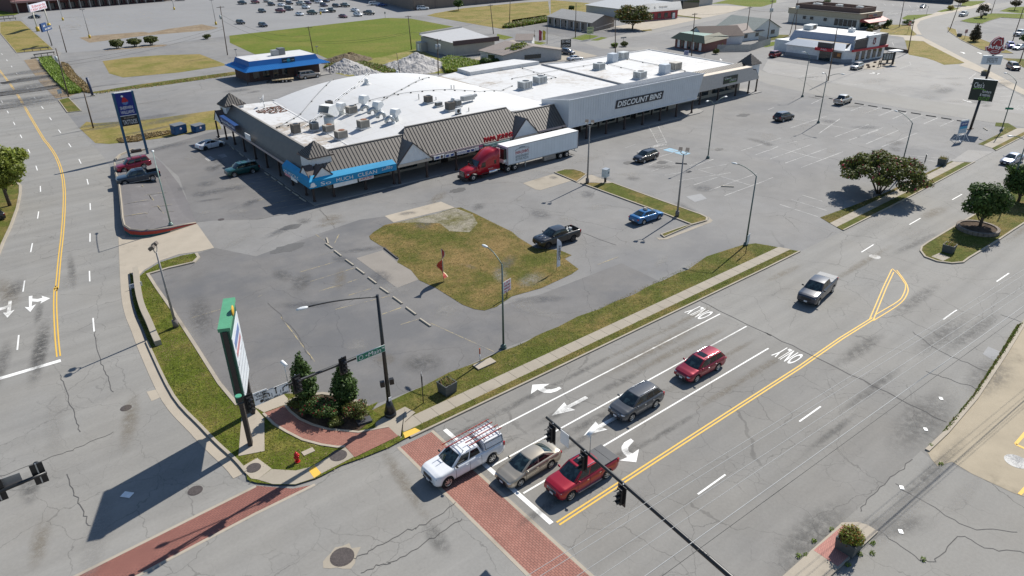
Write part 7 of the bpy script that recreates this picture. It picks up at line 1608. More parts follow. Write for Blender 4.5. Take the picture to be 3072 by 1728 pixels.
au=Vector((-ad.x,-ad.y,-ad.z)).normalized();fd=Vector((math.cos(faz),math.sin(faz),0))*.18;SG=paint('sign_green',(.01,.17,.10),.5);po=(p0.x,p0.y,0)
c=(arm_at(M(1165,530))+arm_at(M(1348,470)))/2+fd;s1=flatsign(tp,'street_name_sign',c,au,2.5,.55,white_m);flatsign(s1,'green_panel',c+fd*.12,au,2.42,.48,SG);text('w.',c+p0+fd*.24-au*.42,au,(0,0,1),.13,.22,white_m,s1,po);text('Main',c+p0+fd*.24+au*.30,au,(0,0,1),.32,1.1,white_m,s1,po);text('St',c+p0+fd*.24+au*1.05+Vector((0,0,.1)),au,(0,0,1),.15,.22,white_m,s1,po)
q=MB();q.path([c+fd*.2-au*.9+au*.17*math.cos(t)+Vector((0,0,.17*math.sin(t)))for t in [2*PI*i/14 for i in range(15)]],.025,4);q.build('seal_emblem',[white_m],s1)
c=(arm_at(M(420,825))+arm_at(M(566,775)))/2+fd+Vector((0,0,-.05));s2=flatsign(tp,'lane_control_sign',c,au,1.85,.78,white_m)
q=MB();
for k in (-.31,.31):q.bar(c+fd*.13+au*k+Vector((0,0,-.25)),c+fd*.13+au*k+Vector((0,0,.05)),.03,.02)
for a in (-.9,.9):q.bar(c+fd*.13+au*a+Vector((0,0,-.37)),c+fd*.13+au*a+Vector((0,0,.37)),.02,.02)
for z in (-.37,.37):q.bar(c+fd*.13+au*-.9+Vector((0,0,z)),c+fd*.13+au*.9+Vector((0,0,z)),.02,.02)
for k,pts in ((-.6,[(.12,-.12),(.10,.12),(-.05,.2),(-.16,.2)]),(0,[(0,-.12),(0,.28)]),(.6,[(-.12,-.12),(-.10,.12),(.05,.2),(.16,.2)])):
 P=[c+fd*.15+au*(k+x)+Vector((0,0,z))for x,z in pts];q.path(P,.04,4);dd=(P[-1]-P[-2]).normalized();pp=Vector((0,0,1)).cross(fd).normalized();pp=dd.cross(fd).normalized();q.poly([P[-1]+pp*.1,P[-1]+dd*.14,P[-1]-pp*.1]);q.poly([P[-1]-pp*.1,P[-1]+dd*.14,P[-1]+pp*.1])
q.build('arrow_symbols',[black_m],s2)
for k in (-.6,0,.6):text('ONLY',c+p0+fd*.15+au*k+Vector((0,0,-.29)),au,(0,0,1),.11,.42,black_m,s2,po)
c=(arm_at(M(330,860))+arm_at(M(410,830)))/2+fd;s3=flatsign(tp,'yield_sign',c,au,.95,.95,white_m)
for t_,z,h_,w_ in (('LEFT TURN',.32,.12,.75),('YIELD',.13,.15,.6),('ON FLASHING',-.06,.10,.75)):text(t_,c+p0+fd*.12+Vector((0,0,z)),au,(0,0,1),h_,w_,black_m,s3,po)
MB().cyl(c+fd*.1+Vector((0,0,-.28)),c+fd*.14+Vector((0,0,-.28)),.12,n=12).build('flashing_symbol',[black_m],s3)
MB().cyl(a0.lerp(e0,.985)+Vector((0,0,.55)),a0.lerp(e0,.985)+Vector((0,0,.62)),.20,n=16).build('round_green_cap',[paint('cap_green',(.08,.33,.20),.5)],tp)
c=arm_at(M(602,725));MB().cyl(c,c+Vector((0,0,1.55)),.025,n=6).build('camera_stalk',[galv_m],tp);MB().cyl(c+Vector((-.05,.25,1.7)),c+Vector((.05,-.25,1.55)),.13,n=10).build('camera',[white_m],tp)
for s in (-1,1):MB().box((s*.36,-s*.06,3.15),(.32,.30,.46),rz=-.3).build('pedestrian_signal',[sigm],tp)
MB().box((.0,-.22,1.75),(.24,.04,.34)).build('push_button_sign',[white_m],tp)
# the near mast arm crossing the street from the lower right
q1=G3(T(2,3,2190,1449),6.3);q0=G3(T(2,2,345,1300),6.95);d=(q1-q0);base=q1+d*.30
t2=thing('traffic_signal','long black mast arm with three signals reaching over the street from the bottom edge','traffic signal',(base.x,base.y,0),0,'traffic signal masts');bo_=Vector((base.x,base.y,0))
bz=6.3-.65*.30
MB().cyl((0,0,0),(0,0,bz+.6),.19,.15,12).build('pole',[black_m],t2);MB().cyl((0,0,0),(0,0,.5),.46,n=12).cyl((0,0,.5),(0,0,1.5),.44,.2,12).build('base',[black_m],t2)
e=q0-bo_;MB().path([Vector((0,0,bz)).lerp(e,t/8)for t in range(9)],[.15,.145,.135,.125,.115,.105,.095,.085,.075],10).build('mast_arm',[black_m],t2)
def arm2(q):
 best=None
 for i in range(300):
  c=Vector((0,0,bz)).lerp(e,i/299);s=proj(*(c+bo_));k=(s[0]-q[0])**2
  if best is None or k<best[0]:best=(k,c)
 return best[1]
f2=math.atan2(e.y,e.x);f2=f2+PI/2;n2=Vector((math.cos(f2),math.sin(f2),0))
for q in (T(2,2,425,1340),T(2,3,745,200),T(2,3,1130,540)):signal(t2,arm2(q)+n2*.16+Vector((0,0,-.62)),f2)
u2=Vector((e.x,e.y,0)).normalized()*-1
c=arm2(T(2,3,555,60))+n2*.2+Vector((0,0,-.15));s4=flatsign(t2,'yield_sign',c,u2,.75,.95,white_m)
for t_,z in (('LEFT TURN',.33),('YIELD',.17),('ON FLASHING',0.02)):text(t_,c+bo_-n2*.05+Vector((0,0,z)),-u2,(0,0,1),.10,.6,black_m,s4,tuple(bo_))
c=arm2(T(2,3,780,180));MB().cyl(c,c+Vector((0,0,1.5)),.025,n=6).build('camera_stalk',[galv_m],t2);MB().cyl(c+Vector((.28,.05,1.68)),c+Vector((-.28,-.02,1.5)),.13,n=10).build('camera',[white_m],t2)
# the arm coming in from the left edge
q0=G3(T(0,3,470,405),7.0);q1=G3(T(0,3,0,592),6.9);d=(q1-q0);base=q1+d*2.0
t3=thing('traffic_signal','black mast arm with signal heads coming in from the left edge','traffic signal',(base.x,base.y,0),0,'traffic signal masts');b3=Vector((base.x,base.y,0))
MB().cyl((0,0,0),(0,0,7.2),.19,.15,12).build('pole',[black_m],t3);e=q0-b3;MB().path([Vector((0,0,6.6)).lerp(e,t/6)for t in range(7)],[.15,.14,.13,.12,.11,.10,.085],10).build('mast_arm',[black_m],t3)
f3=math.atan2(e.y,e.x)+PI/2;n3=Vector((math.cos(f3),math.sin(f3),0))
signal(t3,e-Vector((e.x,e.y,0)).normalized()*.35+n3*.14,f3);signal(t3,(G3(T(0,3,-20,610),6.9)-b3)+n3*.14,f3)
c=G3(T(0,3,125,520),7.0)-b3;flatsign(t3,'sign_panel',c+n3*.2,(e.x,e.y,0),.9,.8,alu)
# ------------------------------------------------------------------ big signs
th=thing('pole_sign','tall green tenant sign box on two dark steel posts at the street corner','sign',G3(M(303,1225)),0)
b0=Vector(G(M(303,1225)));b1=Vector(G(M(325,968)));dd=(b1-b0);Ls=dd.length;dd.normalize();th.rotation_euler[2]=math.atan2(dd.y,dd.x)
HS=hgt(M(303,1225),M(92,300));grn=paint('sign_green_paint',(.085,.30,.165),.55,0,.08);grd=paint('dark_green_paint',(.012,.085,.055),.5)
for x in (0,Ls):MB().box((x,0,HS/2),(.50,.30,HS)).build('post',[paint('dark_steel_post',(.035,.028,.025),.6)],th)
zb=HS*.40;w0,w1=-.12,Ls+.35
MB().box(((w0+w1)/2,0,(zb+HS)/2),(w1-w0,.62,HS-zb)).build('sign_box',[grd],th);MB().box(((w0+w1)/2,0,HS+.12),(w1-w0+.1,.80,.26)).build('top_cap',[grn],th)
for s in (-1,1):
 sf_=MB().box(((w0+w1)/2,s*.32,zb+(HS-zb)*.44),(w1-w0-.3,.05,(HS-zb)*.86)).build('sign_face',[paint('face_white',(.60,.64,.68),.4)],th)
 for k,(z0,z1,cl)in enumerate(((.74,.84,(.14,.20,.38)),(.63,.70,(.42,.20,.22)),(.52,.58,(.50,.52,.55)))):
  MB().box(((w0+w1)/2-.1,s*.352,zb+(HS-zb)*(z0+z1)/2-.4),(w1-w0-1.5,.02,(HS-zb)*(z1-z0))).build('tenant_panel',[paint('tenant_%s'%('blue','red','pale')[k],cl,.4,0,.25,4)],sf_)
 q=MB()
 for z in (.12,.24,.36,.48):q.box(((w0+w1)/2,s*.35,zb+(HS-zb)*z),(w1-w0-.3,.02,.04))
 q.build('panel_joint',[paint('joint_line',(.15,.16,.18),.5)],sf_)['kind']='thing'
MB().ell(((w0+w1)/2,-.42,HS+.35),(.5,.08,.35),10,6).build('sun_emblem',[paint('gold_paint',(.55,.33,.03),.5)],th)
# tall blue sign
b0=G3(O(355,1275));b1=G3(O(683,1215));u=Vector((b1.x-b0.x,b1.y-b0.y,0));Lw=u.length;u.normalize();Hs=hgt(O(355,1275),O(42,122))
th=thing('pole_sign','tall blue paint shop and tattoo sign on two blue posts at the left lot entrance','sign',b0,math.atan2(u.y,u.x));bl=paint('blue_post',(.015,.085,.16),.5);bo3=b0
for x in (0,Lw):MB().box((x,0,Hs/2),(.34,.34,Hs)).build('post',[bl],th)
z0=Hs-5.35;pan=MB().box((Lw/2,0,Hs-1.85),(Lw-.34,.28,3.6)).build('blue_panel',[paint('panel_blue',(.006,.02,.19),.4)],th);tat=MB().box((Lw/2,0,Hs-4.55),(Lw-.34,.28,1.6)).build('black_panel',[black_m],th);MB().box((Lw/2,0,Hs-3.70),(Lw-.3,.3,.09)).box((Lw/2,0,Hs-.02),(Lw-.3,.36,.10)).build('white_strip',[white_m],th)
def ltext(t,x,z,hh,ww,m,par,y=-.155,**k):return text(t,(x,y,z),(1,0,0),(0,0,1),hh,ww,m,par,**k)
ltext('SHERWIN',Lw/2,Hs-2.45,.5,Lw*.66,white_m,pan);ltext('WILLIAMS',Lw/2,Hs-3.15,.5,Lw*.70,white_m,pan);ltext('501-278-4204',Lw/2,Hs-4.05,.28,Lw*.55,paint('tan_lettering',(.45,.36,.28),.5),tat);ltext('TATTOOS',Lw/2,Hs-4.75,.72,Lw*.74,white_m,tat)
MB().ell((Lw/2,-.15,Hs-1.55),(.48,.04,.46),14,8).build('globe_emblem',[paint('globe_blue',(.10,.20,.42),.5)],pan);q=MB();q.poly([(Lw/2-.5,-.20,Hs-1.5),(Lw/2-.3,-.20,Hs-1.62),(Lw/2-.15,-.20,Hs-1.5),(Lw/2,-.20,Hs-1.65),(Lw/2+.2,-.20,Hs-1.5),(Lw/2+.4,-.20,Hs-1.6),(Lw/2+.48,-.20,Hs-1.35),(Lw/2+.1,-.20,Hs-.85),(Lw/2-.25,-.20,Hs-.75)]);q.build('paint_emblem',[redt],pan);MB().box((Lw/2-.25,-.17,Hs-.62),(.32,.04,.28),rot=Matrix.Rotation(.5,3,'Y')).build('pail_emblem',[white_m],pan)
# furniture sign on one post
b0=G3(T(3,0,2035,1300));hb=hgt(T(3,0,2035,1300),T(3,0,2125,1010));cen=G3(T(3,0,2155,940),hb+1.55)
th=thing('pole_sign','dark furniture outlet sign board on a single black post at the lot corner','sign',b0);u=Vector((.50,-.866,0))
pl=G3(T(3,0,2015,985),hb+.2);pr=G3(T(3,0,2255,1020),hb-.0);u=Vector((pr.x-pl.x,pr.y-pl.y,0));wS=u.length;u.normalize();c=Vector(((pl.x+pr.x)/2-b0.x,(pl.y+pr.y)/2-b0.y,hb+1.75));hS=3.6
MB().cyl((0,0,0),(c.x,c.y,hb+.2),.22,n=12).build('post',[black_m],th);MB().box((0,0,.06),(1.6,.5,.1)).build('base',[paint('rust_brown',(.10,.065,.05),.8)],th);bd=flatsign(th,'sign_board',c,u,wS,hS,dkgreen,.45);flatsign(th,'sign_edge',c+Vector((0,0,hS/2+.04)),u,wS,.08,paint('edge_grey',(.3,.33,.36),.5),.47)
nn=u.cross(Vector((0,0,1)));outlet_sign(bd,c+b0+nn*.24,u,(0,0,1),wS*.9,hS,tuple(b0))
# hat-shaped sign of the restaurant
b0=G3(T(3,0,2195,795));hb=hgt(T(3,0,2195,795),T(3,0,2250,650));ht=hgt(T(3,0,2195,795),T(3,0,2285,545))
th=thing('pole_sign','red hat shaped restaurant sign above a white message board on a black post','sign',b0);u=Vector((.62,-.785,0)).normalized();nn=u.cross(Vector((0,0,1)));tilt=Vector((0,0,1))
MB().cyl((0,0,0),(0,0,ht+1),.24,n=12).build('post',[black_m],th);mb_=flatsign(th,'message_board',(0,0,hb+1.05),u,4.1,2.0,paint('message_white',(.55,.60,.64),.4),.6);c=Vector((0,0,hb+1.05))+nn*.32
for t_,z in (('LIMITED TIME',.42),('MEAT AND FISH',0),('2 FOR 7',-.42)):text(t_,c+b0+Vector((0,0,z)),u,(0,0,1),.3,2.2,black_m,mb_,tuple(b0))
def hat(par,c,s,mats,nm):
# bulky outline of a cowboy hat, as thick boards
 out=[(-2.2,.0),(-1.6,.25),(-1.5,.0),(-1.25,1.2),(-.6,2.0),(.2,2.5),(.75,2.3),(1.1,2.4),(1.35,1.6),(1.55,.2),(2.1,.45),(2.3,.1),(1.9,-.7),(1.4,-.8),(1.2,-1.4),(.3,-1.75),(-.7,-1.6),(-1.3,-1.0),(-1.9,-.8)]
 q=MB();F1=[c+u*x*s+Vector((0,0,y*s))+nn*.3 for x,y in out];F0=[p-nn*.6 for p in F1]
 q.poly(F1);q.poly(F0[::-1])
 for i in range(len(out)):j=(i+1)%len(out);q.poly([F0[i],F0[j],F1[j],F1[i]])
 o=q.build(nm,[mats[0]],par);q=MB()
 q.path([c+u*x*s*.98+Vector((0,0,y*s*.98))+nn*.33 for x,y in out+out[:1]],.07*s,5);q.path([c+u*x*s+Vector((0,0,y*s))+nn*.33 for x,y in ((-.7,.8),(-.4,1.5),(.1,1.9),(.4,1.6),(.6,1.8),(.8,1.5),(.95,.6))],.09*s,5);q.path([c+u*x*s+Vector((0,0,y*s))+nn*.33 for x,y in ((-.9,-1.0),(-.2,-1.25),(.6,-1.15),(.9,-.85),(.2,-.75),(-.6,-.8),(-.9,-1.0))],.06*s,5);q.build('white_outline',[white_m],o);return o
ho=hat(th,Vector((0,0,ht+1.55)),.98,[paint('hat_red',(.28,.02,.03),.45)],'hat_board');text("Arby's",b0+Vector((0,0,ht+1.55))+nn*.36+u*.1+Vector((0,0,.02)),u,(0,0,1),1.15,3.5,white_m,ho,tuple(b0),extrude=.04,bold=.02)
# white sign of the far lot
b0=G3(A(617,505));b1=G3(A(800,445));th=thing('pole_sign','white sign board on two pale posts at the far lot entrance','sign',b0);u=Vector((b1.x-b0.x,b1.y-b0.y,0));Lw=u.length;u.normalize();th.rotation_euler[2]=math.atan2(u.y,u.x);h1=hgt(A(617,505),A(495,190));h2=hgt(A(617,505),A(465,75))
for x in (0,Lw):MB().cyl((x,0,0),(x,0,h1+.4),.22,n=9).build('post',[paint('cream_post',(.55,.52,.43),.6)],th);MB().cyl((x,0,0),(x,0,1.6),.6,n=10).build('yellow_foot',[paint('safety_yellow',(.55,.38,.03),.6)],th)
bb=MB().box((Lw/2,0,(h1+h2)/2),(Lw+4.5,.6,h2-h1)).build('sign_board',[paint('sign_lilac_white',(.58,.58,.64),.5)],th);ltext('Edwards',Lw/2+.6,(h1+h2)/2+(h2-h1)*.2,(h2-h1)*.36,Lw+1,redt,bb,-.32);ltext('CASH SAVER',Lw/2,(h1+h2)/2-(h2-h1)*.24,(h2-h1)*.34,Lw+3.6,redt,bb,-.32)
p=G3(A(838,735));th=thing('pole_sign','blue stepped sign on a grey pole below the far white sign','sign',p,math.atan2(u.y,u.x));hA=hgt(A(838,735),A(760,490));hB=hgt(A(838,735),A(720,360));MB().cyl((0,0,0),(0,0,hA+.2),.2,n=9).build('post',[polew],th);bb=MB().box((-2.3,0,(hA+hB)/2),(4.2,.5,hB-hA)).box((1.6,0,hA+.6),(3.6,.48,1.2)).build('sign_board',[paint('navy_panel',(.01,.05,.16),.5)],th);ltext('BANK',-2.3,(hA+hB)/2+.4,.6,1.6,white_m,bb,-.27);ltext('FIRST COMMUNITY',.4,hA+.6,.5,5.5,white_m,bb,-.27)
# smaller signs
def postsign(label,b,t,w_,h_,az,m,lines_=(),tm=None,post=None,n_='road_sign',cat='sign',panel='sign_panel'):
 p=G3(b);hh=hgt(b,t);th=thing(n_,label,cat,p,az);MB().box((0,0,hh/2),(.07,.07,hh)).build('post',[post or black_m],th)
 s=MB().box((0,-.05,hh-h_/2),(w_,.03,h_)).build(panel,[m],th)
 for i,t_ in enumerate(lines_):ltext(t_,0,hh-h_*(i+.55)/len(lines_),h_/len(lines_)*.62,w_*.8,tm or redt,s,-.075)
 return th
VA=-PI/2+PI/2
postsign('white for sale sign with red lettering at the edge of the grass plot',T(1,2,2525,100),T(1,1,2530,1370),1.25,1.3,.25,white_m,('LOT','FOR SALE','KINGSLEY','501-555'),redt)
postsign('small traffic sign seen from behind on the verge left of the planter',T(1,2,1685,1160),T(1,2,1655,865),.7,.95,1.1,alu);postsign('white sign panel at the end of the verge beside the lamp',T(2,1,2350,1105),T(2,1,2345,910),.95,1.1,.3,paint('pale_blue_sign',(.40,.47,.52),.5));postsign('grey sign seen from behind near the round flowering tree',T(3,1,1535,330),T(3,1,1640,105),.85,1.1,.5,alu)
postsign('red and white stop sign by the bend of the curved street',H(1615,625),H(1655,475),1.1,1.1,-.35,paint('stop_red',(.30,.03,.05),.5),('STOP',),white_m);postsign('red and white do not enter sign on the dry lawn',H(700,540),H(720,345),1.2,1.2,-.2,redt,('WRONG',),white_m);postsign('blue sign at the verge of the side street near the ditch',T(0,0,622,1000),T(0,0,585,900),.8,.9,-.1,paint('pale_blue_sign',(.35,.48,.62),.5),('P',),white_m)
postsign('small white yard sign with blue lettering on the left verge',T(0,1,1372,1449),T(0,1,1375,1398),1.25,.95,.05,white_m,('YARD','SALE','TODAY'),bluet);postsign('slim marker sign at the corner of the far lot and the mown field',B(2500,290),B(2495,190),.6,.8,0,alu);postsign('slim sign post behind the tan restaurant lot',H(998,255),H(1012,100),.5,.7,0,alu)
th=postsign('yellow and green roadside sign before the brick office',T(2,0,783,400),T(2,0,775,270),2.4,2.2,-.3,paint('yellow_green_sign',(.50,.50,.25),.6),('PHARMACY','CLINIC'),paint('green_lettering',(.01,.16,.10),.5),brownp);postsign('black roadside sign with white script over the dark blue hatchback',T(2,0,540,490),T(2,0,540,395),3.4,2.4,-.35,black_m,('3-40','LIQUOR'),white_m);postsign('white standing sign behind the right end of the white roof',E(1920,900),E(1925,810),1.6,2.6,-.3,paint('lilac_sign',(.45,.45,.55),.5),('OPEN','SHOP'),bluet)
postsign('pale framed sign over the back street shrubs',E(910,690),E(910,595),2.2,.4,-.2,alu)
# banner flags
def flag(label,b,t,cols,az,txt=None,wid=.62,helix=False):
 p=G3(b);hh=hgt(b,t);th=thing('feather_flag',label,'flag',p,az);MB().path([(0,0,0),(0,0,hh*.6),(0,0,hh)],.022,5).build('pole',[galv_m],th);q=MB();n_=14
 for i in range(n_):
  t0,t1=i/n_,(i+1)/n_
  def ed(t):
   z=.45+(hh-.45)*t;w=wid*min(1,3.2*(1-t)**.7+.05)
   if helix:a=t*5.2;return Vector((-.10*math.cos(a),-.1*math.sin(a),z)),Vector((w*math.cos(a),w*math.sin(a),z))
   return Vector((0,0,z)),Vector((w+.06*math.sin(9*t),.10*math.sin(7*t),z))
  a,b_=ed(t0);c,d=ed(t1)
  if helix:
   m=lambda k:a.lerp(b_,k);n2_=lambda k:c.lerp(d,k)
   for k,(u0,u1)in enumerate(((0,.16),(.16,.84),(.84,1))):q.poly([m(u0),m(u1),n2_(u1),n2_(u0)],1 if k!=1 else 0)
  else:q.poly([a,b_,d,c],(i//4)%len(cols))
 q.build('banner',cols,th)
 if txt:text(txt,(wid*.5,-.12,hh*.55),(0,0,1),(-1,0,0),.28,hh*.45,black_m,th,name='flag_lettering')
 if helix:text(txt or 'WE BUY',(.28,-.35,hh*.42),(0,0,1),(-1,0,0),.01,.02,black_m,th)if False else None
flag('twisted red and yellow banner flag on the grass plot',T(1,1,1888,1395),T(1,1,1790,1055),[paint('flag_red',(.42,.05,.03),.7,0,.5,3),paint('flag_yellow',(.70,.58,.35),.7,0,.2,3)],.2,None,.75,True);flag('white feather flag beside the black pickup',T(2,1,448,1280),T(2,1,468,955),[paint('flag_white',(.66,.66,.70),.7)],.1,'OPEN',.62)
for lb,b,t,c in (('red feather flag behind the brown roofed house',C(2450,680),C(2465,480),paint('flag_crimson',(.35,.05,.09),.7,0,.3,3)),('yellow feather flag behind the brown roofed house',C(2510,670),C(2510,485),paint('flag_gold',(.60,.48,.06),.7,0,.3,3)),('pale bare flag pole left of the red feather flag',C(2378,640),C(2380,475),paint('flag_tan',(.55,.45,.3),.7))):flag(lb,b,t,[c],-.2,None,1.1 if 'bare' not in lb else.12)
# banner frame on legs near the furniture sign
p=G3(J(720,1100));th=thing('banner_stand','blue and white banner on a white tube stand near the furniture sign','banner',p,-.25)
wh=paint('tube_white',(.55,.57,.58),.5);q=MB()
for s in (-1,1):q.bar((s*.95,0,.1),(s*.95,.1,3.6),.07,.07);q.bar((s*.95,-1.0,.05),(s*.95,0,1.2),.06,.06);q.bar((s*.95,1.0,.05),(s*.95,0,1.2),.06,.06)
q.bar((-1.2,-1,.06),(1.2,1,.06),.06,.06);q.bar((-1.2,1,.06),(1.2,-1,.06),.06,.06);q.bar((-.95,.02,1.0),(.95,.02,1.0),.06,.06);q.bar((-.95,.1,3.6),(.95,.1,3.6),.07,.07);q.build('stand',[wh],th)
bp_=MB().box((0,.0,2.45),(1.95,.03,2.2)).build('banner',[paint('banner_pale',(.40,.50,.58),.6)],th);MB().box((0,-.03,2.95),(1.9,.02,.75)).build('blue_band',[paint('banner_navy',(.02,.06,.24),.5)],bp_);MB().box((0,-.03,2.35),(1.9,.02,.4)).build('teal_band',[paint('banner_teal',(.03,.30,.50),.5)],bp_);ltext('NOW HIRING',0,2.98,.3,1.4,white_m,bp_,-.05)
# ------------------------------------------------------------------ street furniture and small things
th=thing('fire_hydrant','red fire hydrant in the grass of the street corner','fire hydrant',G3(M(678,1355),.1),.3);hr=paint('hydrant_red',(.48,.012,.015),.4)
MB().cyl((0,0,0),(0,0,.06),.2,n=12).cyl((0,0,.06),(0,0,.62),.13,.12,12).cyl((0,0,.6),(0,0,.66),.17,n=12).build('barrel',[hr],th);MB().ell((0,0,.68),(.14,.14,.16),12,6).cyl((0,0,.82),(0,0,.9),.035,n=6).build('bonnet',[hr],th)
for d in ((1,0),(-1,0),(0,-1)):MB().cyl((d[0]*.1,d[1]*.1,.48),(d[0]*.23,d[1]*.23,.48),.075,n=8).build('nozzle',[hr],th)
for lb,q,r_,z in (('round iron manhole cover in the pavement ramp by the kerb',M(1008,1315),.62,.118),('round iron manhole cover in the corner slab',M(327,1415),.50,.128),('round iron manhole cover in the side street near the kerb',T(0,2,1268,1208),.42,.012),('round iron manhole cover near the side crosswalk',T(0,3,1965,590),.48,.012),('round iron manhole cover in a broken patch of the crossing',T(1,3,868,1258),.72,.022),('white painted manhole cover in the street right of the dark blue pickup',T(3,1,1075,1135),.62,.012),('iron cover in the lot near the island',T(1,1,2225,1)[:2]if False else T(0,1,2225,760),.4,.012)):
 p=G3(q);mt=paint('cast_iron',(.075,.062,.058),.7,.2,.35,12)if 'white' not in lb else stall_p
 o=MB().cyl((0,0,-.05),(0,0,z),r_,n=24,sm=False).cyl((0,0,-.05),(0,0,z+.006),r_*.85,n=24,sm=False).build('manhole_cover',[mt],loc=(p.x,p.y,0.004));tag(o,lb,'manhole cover')
sheet('asphalt_ring',blob(T(1,3,868,1262),1.05,.95,16,2),0.013,conc_m)
for lb,q,sz,g_ in (('square dark planter box with dry grass on the verge by the signal',T(1,2,1925,1040),.95,'dry'),('square dark planter box with a green and orange shrub on the brick inlay',T(3,3,800,1180),.95,'lush'),('dark planter box near the tip of the tree island',T(3,1,1812,1085),.95,'dry'),('dark planter box on the verge beyond the flowering tree',T(3,1,1750,205),.95,'dry'),('dark planter box by the stop sign',H(1530,590),1.0,None),('dark planter box under the tree beyond the curved street',H(1948,250),1.0,None),('dark planter box at the foot of the hat shaped sign',J(1060,205),1.2,'dry')):
 p=G3(q,.05);th=thing('planter',lb,'planter',p,.1 if 'inlay' not in lb else.0,'square planters along the street');s=sz;gp=paint('planter_grey',(.075,.085,.085),.7,0,.12)
 q=MB();t_=s*.78;hh=.95
 for k in range(4):
  a=[(-1,-1),(1,-1),(1,1),(-1,1)];x0,y0=a[k];x1,y1=a[(k+1)%4]
  q.poly([(x0*t_*.72,y0*t_*.72,0),(x1*t_*.72,y1*t_*.72,0),(x1*t_*.82,y1*t_*.82,hh),(x0*t_*.82,y0*t_*.82,hh)]);q.poly([(x0*t_*.82,y0*t_*.82,hh),(x1*t_*.82,y1*t_*.82,hh),(x1*t_*.7,y1*t_*.7,hh),(x0*t_*.7,y0*t_*.7,hh)]);q.poly([(x0*t_*.7,y0*t_*.7,hh),(x1*t_*.7,y1*t_*.7,hh),(x1*t_*.7,y1*t_*.7,hh-.12),(x0*t_*.7,y0*t_*.7,hh-.12)])
 q.build('box',[gp],th);MB().box((0,0,hh-.1),(t_*1.4,t_*1.4,.05)).build('soil',[mulch_m],th);th['plant']=g_ or ''
for lb,q in (('dark stone plaque lying in the planting bed',M(1215,1030)),):p=G3(q,.14);o=MB().box((0,0,.07),(1.1,.7,.14),rz=-.2).build('stone_plaque',[paint('dark_stone',(.06,.06,.065),.6)],loc=p);tag(o,lb,'plaque')
for lb,q,sz in (('small white utility box lid in the corner grass',M(765,1280),(.85,.5)),('pale concrete lid in the verge by the street lamp',T(1,2,2300,765),(1.9,.85))):p=G3(q,.06);o=MB().prism([(-sz[0]/2,-sz[1]/2),(sz[0]/2,-sz[1]/2),(sz[0]/2,sz[1]/2),(-sz[0]/2,sz[1]/2)],0,.09).build('access_cover',[conc2_m],loc=p);tag(o,lb,'lid')
p=G3(T(1,2,2255,735),.03);th=thing('marker_post','slim white utility marker post with an orange top on the verge','marker post',p);MB().cyl((0,0,0),(0,0,.75),.05,n=7).build('post',[white_m],th);MB().cyl((0,0,.72),(0,0,1.3),.055,n=7).build('orange_sleeve',[paint('marker_orange',(.45,.09,.03),.6)],th)
p=G3(T(2,1,937,392),.02);th=thing('utility_cabinet','white utility cabinet on a dark post by the kerbed island','utility box',p,.25);MB().box((0,0,.5),(.25,.25,1.0)).build('post',[black_m],th);MB().box((0,0,1.55),(1.0,.75,1.15)).build('cabinet',[paint('cabinet_white',(.58,.62,.63),.5)],th);MB().box((0,0,2.14),(1.05,.8,.05)).build('lid',[galv_m],th);MB().box((.2,-.39,1.6),(.3,.03,.35)).build('meter',[paint('meter_grey',(.12,.16,.18),.5)],th)
blu=paint('skip_blue',(.012,.085,.22),.5,.1,.12)
for lb,q,(w_,d_,hh),az in (('taller blue dumpster with a grey lid on the dry strip',O(1290,870),(2.3,1.7,1.75),.30),('lower blue dumpster with a slanting lid behind the taller one',O(1640,825),(2.1,1.6,1.25),.35)):
 p=G3(q);p=Vector((p.x,p.y+.8,0));th=thing('dumpster',lb,'dumpster',p,az,'blue dumpsters');q=MB();q.poly([(-w_/2,-d_/2+.25,.1),(w_/2,-d_/2+.25,.1),(w_/2,-d_/2,hh*.92),(-w_/2,-d_/2,hh*.92)]);q.box((0,.1,hh*.5),(w_,d_-.3,hh*.88));q.build('bin',[blu],th);MB().box((0,.05,hh+.02),(w_+.1,d_,.09),rot=Matrix.Rotation(.10,3,'X')).build('lid',[paint('lid_grey',(.13,.14,.15),.6)],th);MB().box((w_/2+.06,0,hh*.6),(.12,.9,.16)).build('fork_sleeve',[blu],th);MB().box((-w_/2-.06,0,hh*.6),(.12,.9,.16)).build('fork_sleeve',[blu],th);MB().ell((-.15,-d_/2-.0,hh*.62),(.22,.03,.22),8,5).build('emblem',[paint('emblem_white',(.55,.45,.5),.5)],th)
stopm=concrete('stop_concrete',(.40,.36,.29));stopd=concrete('dark_stop',(.09,.085,.08))
def wstop(lb,a,b,m,grp):
 a=Vector(G(a));b=Vector(G(b));c=(a+b)/2;d=b-a;L_=d.length
 q=MB();q.v=[];P=[(-.1,0),(.1,0),(.07,.13),(-.07,.13)]
 for s in (-1,1):q.poly([(s*L_/2,y,z)for y,z in (P if s>0 else P[::-1])])
 for k in range(4):(y0,z0),(y1,z1)=P[k],P[(k+1)%4];q.poly([(-L_/2,y0,z0),(L_/2,y0,z0),(L_/2,y1,z1),(-L_/2,y1,z1)][::-1])
 o=q.build('wheel_stop',[m],loc=(c.x,c.y,.01));o.rotation_euler=(0,0,math.atan2(d.y,d.x));tag(o,lb,'wheel stop',grp)
ws=[(T(1,1,712,950),T(1,1,728,1008)),(T(1,1,702,1006),T(1,1,770,1056)),(T(1,1,790,1078),T(1,1,860,1132)),(T(1,1,903,1168),T(1,1,982,1225)),(T(1,1,1010,1252),T(1,1,1092,1312)),(T(1,1,1130,1347),T(1,1,1212,1408)),(T(1,2,1250,0),T(1,2,1336,58)),(T(1,2,1380,95),T(1,2,1472,162)),(T(1,2,1512,200),T(1,2,1610,272)),(T(1,2,1650,315),T(1,2,1758,390))]
